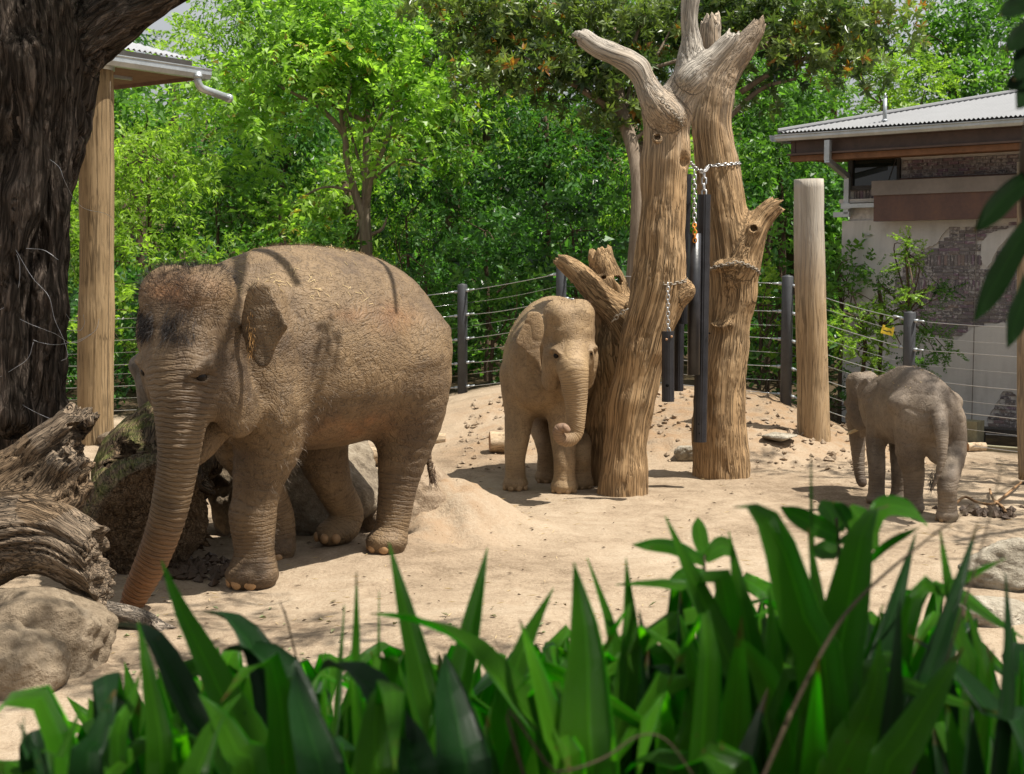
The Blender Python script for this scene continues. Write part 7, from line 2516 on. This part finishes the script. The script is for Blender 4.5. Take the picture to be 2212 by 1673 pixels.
def add_blades():
    rng = np.random.default_rng(3)
    items = []
    for pts, w, d0, d1, ti, fold in BL:
        n = len(pts)
        P3 = [P(x, y, d0 + (d1 - d0) * (k / (n - 1)) ** 1.5) for k, (x, y) in enumerate(pts)]
        # carry the base on down into the bank
        b = P3[0].copy()
        g_ = gz(b[0], b[1]) + 0.02
        dirb = unit(P3[0] - P3[1])
        low = np.array([b[0] + dirb[0] * 0.08, b[1] + 0.05, max(g_, b[2] - 0.55)])
        P3 = [low] + P3
        items.append((P3[1][0], P3, w * 1.22 * mpp(d0), ti, fold))
    # the mass of leaves below and behind the traced ones
    for k in range(620):
        d = rng.uniform(1.62, 2.8)
        x = rng.uniform(-0.42, 0.42) * d
        px = 1106 + x / d * FPX
        topy = 1405 - 165 * math.exp(-((px - 1760) / 330) ** 2) + max(0, (460 - px)) * 0.48
        ty = topy + rng.uniform(-10, 210)
        tp = P(px + rng.normal(0, 110), ty, d + rng.uniform(-.1, .25))
        base = np.array([x, d, gz(x, d)])
        mid = base + (tp - base) * 0.55 + np.array([rng.normal(0, .03), rng.normal(0, .04), 0.06])
        pts = [base, base + (mid - base) * 0.5 + [0, 0, .03], mid, tp]
        if rng.random() < 0.3:
            pts.append(tp + np.array([rng.normal(0, .11), rng.uniform(-.14, .03), -rng.uniform(.03, .12)]))
        items.append((x, pts, rng.uniform(.034, .068), rng.random() * 0.95, rng.uniform(.1, .6)))
    items.sort(key=lambda q: q[0])
    names = ["strappy plant clump at the bottom left corner of the picture", "strappy plant clump with a tall lance leaf pointing at the big elephant's trunk tip", "strappy plant clump below the big elephant's front foot",
             "strappy plant clump with thin upright spikes below the big elephant's hind legs", "strappy plant clump below the young elephant with a leaf bent to the left", "strappy plant clump with one very broad upright leaf at the centre",
             "strappy plant clump under the thick dead trunk", "strappy plant clump with a broad arching leaf left of the calf", "strappy plant clump directly below the calf's feet", "strappy plant clump at the bottom right corner of the picture"]
    n = len(names)
    for c in range(n):
        part = items[len(items) * c // n: len(items) * (c + 1) // n]
        bx = np.mean([q[1][0] for q in part], 0)
        e = empty("strap_leaf_plant", (bx[0], bx[1], gz(bx[0], bx[1])), names[c], "plant", "strappy plants on the viewing bank")
        for x, pts, w, ti, fold in part:
            sd_ = np.array([1.0, rng.normal(0, 0.45), rng.normal(0, 0.1)])
            V, Q, tt_, lw = blade(pts, w, fold, rng.normal(0, 0.35), ti, side=sd_)
            obj_np("leaf", V, [Q], M_BLADEOLD if ti < 0.24 else M_BLADE, e, True, {"tint": tt_, "lw": lw, "along": ALONG})


add_blades()


def stem_plant(name, label, stem, leaves, d, mat, wstem=7):
    p, r = PX([(x, y, wstem, d) for x, y in stem])
    root = p[0].copy()
    root[2] = gz(root[0], root[1])
    e = empty(name, root, label, "plant", "broad leaved stems among the strappy plants")
    q = np.concatenate([[root], p])
    MB().tube(cat_rom(q, np.ones(len(q)), 5)[0], wstem / 2 * mpp(d), 8).build("stem", M_TWIG, e, True)
    for k, (pts, w, ti) in enumerate(leaves):
        P3 = [P(x, y, d + 0.03 * j * (-1) ** k) for j, (x, y) in enumerate(pts)]
        V, Q, tt_, lw = blade(P3, w * mpp(d), 0.12, 0.2, ti, side=np.cross(unit(P3[-1] - P3[0]), [0.1, -1, 0.25]), pt=0.42)
        obj_np("leaf", V, [Q], M_BLADE, e, True, {"tint": tt_, "lw": lw, "along": ALONG})
    return e


M_TWIG = mat_plain("brown_twig", (0.05, 0.036, 0.02), 0.8, 0.2, 0, 0.3, 30)
stem_plant("broad_leaf_stem", "leafy stem with oval leaves rising under the thick dead trunk", [(1530, 1400), (1524, 1290), (1520, 1200)],
           [([(1520, 1200), (1512, 1160), (1507, 1118)], 36, .4), ([(1522, 1215), (1450, 1182), (1364, 1177)], 32, .5), ([(1522, 1205), (1560, 1180), (1590, 1200)], 44, .5), ([(1524, 1240), (1480, 1240), (1440, 1260)], 30, .4)], 1.95, M_BLADE)
stem_plant("broad_leaf_stem", "leafy stem with ragged leaves rising just left of the calf", [(1800, 1400), (1808, 1280), (1812, 1180), (1806, 1120)],
           [([(1808, 1150), (1795, 1110), (1775, 1082)], 54, .5), ([(1810, 1160), (1750, 1130), (1685, 1095)], 46, .4), ([(1812, 1200), (1785, 1190), (1760, 1180)], 50, .4), ([(1812, 1170), (1840, 1165), (1870, 1190)], 40, .3), ([(1812, 1220), (1830, 1200), (1850, 1240)], 60, .5), ([(1840, 1150), (1825, 1110), (1800, 1085)], 30, .1)], 1.9, M_BLADE)
stem_plant("broad_leaf_stem", "leafy stem with a chewed leaf bending right in front of the calf's feet", [(1860, 1450), (1868, 1300), (1880, 1180)],
           [([(1875, 1180), (1900, 1100), (1960, 1100), (2004, 1136)], 46, .6), ([(1870, 1220), (1920, 1175), (1985, 1140)], 18, .3), ([(1880, 1190), (1860, 1130), (1840, 1090)], 60, .5)], 1.85, M_BLADE)
# hanging leaves of a branch at the top right corner, close to the camera
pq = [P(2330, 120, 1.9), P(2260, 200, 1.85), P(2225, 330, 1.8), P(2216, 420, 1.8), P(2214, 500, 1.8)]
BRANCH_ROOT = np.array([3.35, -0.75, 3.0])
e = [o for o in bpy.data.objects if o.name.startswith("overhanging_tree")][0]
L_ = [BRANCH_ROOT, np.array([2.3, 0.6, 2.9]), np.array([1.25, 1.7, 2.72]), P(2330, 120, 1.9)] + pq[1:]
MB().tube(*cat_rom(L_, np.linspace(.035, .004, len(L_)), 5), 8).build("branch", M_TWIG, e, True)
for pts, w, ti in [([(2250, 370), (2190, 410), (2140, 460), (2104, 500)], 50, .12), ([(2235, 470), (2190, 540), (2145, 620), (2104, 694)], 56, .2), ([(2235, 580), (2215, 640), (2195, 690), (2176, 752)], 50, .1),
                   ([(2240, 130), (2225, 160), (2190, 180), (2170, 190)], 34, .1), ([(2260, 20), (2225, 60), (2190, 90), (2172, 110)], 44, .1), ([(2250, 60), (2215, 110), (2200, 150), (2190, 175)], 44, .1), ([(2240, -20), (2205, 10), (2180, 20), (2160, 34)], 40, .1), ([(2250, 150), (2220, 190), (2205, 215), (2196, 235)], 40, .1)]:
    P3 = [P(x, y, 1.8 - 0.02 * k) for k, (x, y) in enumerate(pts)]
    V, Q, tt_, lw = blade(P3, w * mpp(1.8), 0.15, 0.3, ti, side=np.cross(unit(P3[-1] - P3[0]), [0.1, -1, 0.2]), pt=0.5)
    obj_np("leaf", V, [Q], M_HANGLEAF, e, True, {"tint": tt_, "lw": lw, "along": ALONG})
# bare twigs crossing the leaves
for lab, pts, w in [("long bare brown twig slanting through the leaves below the calf", [(1640, 1700, 1.5), (1700, 1560, 1.52), (1780, 1400, 1.55), (1850, 1300, 1.6), (1960, 1200, 1.7), (2080, 1110, 1.8), (2200, 1040, 1.9)], 10),
                    ("thin bare twig rising to the right edge of the picture", [(2060, 1380, 1.6), (2100, 1250, 1.65), (2140, 1110, 1.7), (2165, 1000, 1.75)], 6),
                    ("brown twig lying low across the leaves at the bottom centre", [(1120, 1640, 1.45), (1200, 1668, 1.46), (1300, 1640, 1.48), (1380, 1590, 1.5), (1440, 1600, 1.5), (1500, 1680, 1.5)], 6),
                    ("short bare stalk standing before the sand below the big elephant's belly", [(640, 1420, 2.0), (625, 1360, 2.0), (612, 1318, 2.0), (604, 1300, 2.0)], 6)]:
    p = np.array([P(x, y, d) for x, y, d in pts])
    dz_ = p[0] - p[1]
    if dz_[2] > -0.03:
        dz_ = np.array([0.05, 0.02, -0.15])
    g0 = p[0] + dz_ * max(0.2, (p[0][2] - 0.78) / -dz_[2])
    q = np.concatenate([[g0], p])
    r = np.linspace(1.1, 0.55, len(q)) * w / 2 * mpp(1.6)
    tag(MB().tube(*cat_rom(q, r, 6), 8, True, 0.15, 2).build("twig", M_TWIG, None, True), lab, "twig")

# ------------------------------------------------------------------ small litter on the sand
def litter():
    rng = np.random.default_rng(9)
    def scatter(n, xr, yr, ln, wd, mat, name, label, cat, flat=0.25, xy=None):
        b = MB()
        tl = []
        for k in range(n):
            if xy is None:
                y = rng.uniform(*yr)
                x = rng.uniform(*xr) * y
            else:
                x, y = xy[0] + rng.normal(0, xy[2]), xy[1] + rng.normal(0, xy[3])
            z = gzs(x, y) + 0.008
            a = rng.uniform(0, 2 * np.pi)
            d = np.array([math.cos(a), math.sin(a), rng.normal(0, flat)])
            d /= np.linalg.norm(d)
            s = unit(np.cross(UP, d))
            L = ln * rng.uniform(.5, 1.2)
            w = wd * rng.uniform(.6, 1.2)
            c = np.array([x, y, z + 0.3 * abs(d[2]) * L])
            h = UP * w * rng.uniform(.1, .6)
            b.add([c - d * L / 2, c + s * w / 2 + h, c + d * L / 2, c - s * w / 2 + h, c - UP * 0.003], [(0, 1, 2, 3)], [(0, 4, 1), (1, 4, 2), (2, 4, 3), (3, 4, 0)])
            tl.append(np.full(5, rng.random()))
        o = b.build(name, mat, None, False, {"tint": np.concatenate(tl)})
        tag(o, label, cat, None, "stuff")
    ml = mat_leaf("fallen_leaf", (0.16, 0.115, 0.06), (0.24, 0.27, 0.14), 0.1, 0.6, 0.3)
    ms = mat_plain("straw", (0.55, 0.42, 0.22), 0.7, 0.2, 0, 0.3, 30)
    mk = mat_plain("dark_debris", (0.10, 0.07, 0.045), 0.9, 0.1, 0, 0.4, 30)
    scatter(130, (-0.33, 0.2), (5.6, 9.0), .055, .026, ml, "leaf_litter", "small fallen leaves scattered over the near sand", "leaf litter")
    scatter(420, (-0.3, 0.36), (5.6, 17), .05, .012, mk, "twig_litter", "tiny dark twigs and crumbs scattered over the sand", "litter", 0.1)
    scatter(420, (-0.3, 0.36), (6, 16), .08, .005, ms, "straw_litter", "loose straw scattered over the sand", "straw", 0.1)
    # crumbs of dirt on the churned slope
    b = MB()
    for k in range(900):
        x, y = rng.uniform(-0.6, 4.6), rng.uniform(15.0, 18.5)
        if rng.random() > 0.5 + 0.5 * vnoise(np.array([[x * 1.6, y * 1.6, 0]]), 4)[0]:
            continue
        r = rng.uniform(.012, .045)
        c = np.array([x, y, gzs(x, y) + r * 0.3])
        d = rng.normal(0, 1, (6, 3)) * 0.25 + np.array([[1, 0, 0], [-1, 0, 0], [0, 1, 0], [0, -1, 0], [0, 0, .7], [0, 0, -.7]])
        b.add(c + d * r, None, [(0, 2, 4), (2, 1, 4), (1, 3, 4), (3, 0, 4), (2, 0, 5), (1, 2, 5), (3, 1, 5), (0, 3, 5)])
    o = b.build("dirt_clods", M_DIRT, None, False)
    tag(o, "crumbled clods of dirt on the churned slope", "dirt", None, "stuff")
    for cx, cyy, n, sx, sy, nm, lab in ((2130, 1108, 120, .30, .12, "clod_heap", "wet trampled dung heap behind the calf's hind foot"), (420, 1235, 160, .28, .16, "clod_heap", "dark damp dirt heap in the shade under the big elephant's head")):  # dung behind the calf, plain dark clods under the big elephant's head
        g_ = G(cx, cyy, 0)
        b = MB()
        for k in range(n):
            x, y = g_[0] + rng.normal(0, sx / 2), g_[1] + rng.normal(0, sy)
            r = rng.uniform(.02, .05)
            c = np.array([x, y, gzs(x, y) + r * 0.35])
            d = rng.normal(0, 1, (6, 3)) * 0.2 + np.array([[1, 0, 0], [-1, 0, 0], [0, 1, 0], [0, -1, 0], [0, 0, .7], [0, 0, -.7]])
            b.add(c + d * r, None, [(0, 2, 4), (2, 1, 4), (1, 3, 4), (3, 0, 4), (2, 0, 5), (1, 2, 5), (3, 1, 5), (0, 3, 5)])
        o = b.build(nm, bpy.data.materials.get("dung_and_clods") or mat_plain("dung_and_clods", (0.075, 0.05, 0.033), 0.6, 0.4, 0, 0.4, 20), None, False)
        tag(o, lab, "dung heap" if cx > 2000 else "dirt heap", None, "stuff")
    # fallen branch on the sand at the right
    e = empty("fallen_branch", G(2130, 1085, 0), "dry fallen branch with pale broken ends on the sand right of the calf", "branch")
    mbr = mat_plain("dry_branch", (0.27, 0.16, 0.08), 0.8, 0.2, 0, 0.4, 14)
    for pts, w in (([(2065, 1086), (2085, 1074), (2110, 1086), (2140, 1090), (2160, 1078), (2190, 1058), (2205, 1044)], 6), ([(2150, 1086), (2142, 1070), (2138, 1058)], 5), ([(2150, 1084), (2165, 1094), (2172, 1104)], 6)):
        p = np.array([G(x, y, 0.03 + 0.02 * (k % 2)) for k, (x, y) in enumerate(pts)])
        for q in p:
            q[2] += gzs(q[0], q[1])
        MB().tube(*cat_rom(p, np.full(len(p), w / 2 * mpp(12.8)), 5), 7, True, 0.3, 4).build("twig", mbr, e, True)
    # straw on the backs of the elephants
    def backstraw(V, N, sel, n, ln, label, par):
        w = np.clip(sel(V, N), 0, 1)
        idx = rng.choice(len(V), n, p=w / w.sum())
        b = MB()
        for i in idx:
            d = np.cross(N[i], rng.normal(0, 1, 3))
            d = unit(d + rng.normal(0, .25, 3))
            s = unit(np.cross(N[i], d))
            L = ln * rng.uniform(.4, 1.2)
            c = V[i] + N[i] * 0.008
            b.add([c - d * L / 2 - s * .0013, c - d * L / 2 + s * .0013, c + d * L / 2 + s * .0013, c + d * L / 2 - s * .0013, c - N[i] * .004], [(0, 1, 2, 3)], [(0, 4, 1), (1, 4, 2), (2, 4, 3), (3, 4, 0)])
        o = b.build("straw", ms, None, False)
        tag(o, label, "straw", None, "stuff")
    top = lambda V, N: sstep(N[:, 2], 0.35, 0.85) * (V[:, 1] > 9.15) * (V[:, 2] > 1.6) * sstep(V[:, 2], 1.7, 2.25) * (V[:, 0] < -0.9) * (0.08 + (vnoise(V * 2.2, 3) > 0.0) * 1.0)
    backstraw(VA, NA, top, 420, .055, "loose straw thrown over the big elephant's back and head", oA)
    backstraw(VC, NC, lambda V, N: (N[:, 2] > 0.5) * (V[:, 2] > 1.1), 40, .035, "a few straws on the calf's back", oC)
    backstraw(VB, NB, lambda V, N: (N[:, 2] > 0.3) * (V[:, 2] > 1.5), 60, .05, "a few straws on the young elephant's back", oB)


litter()
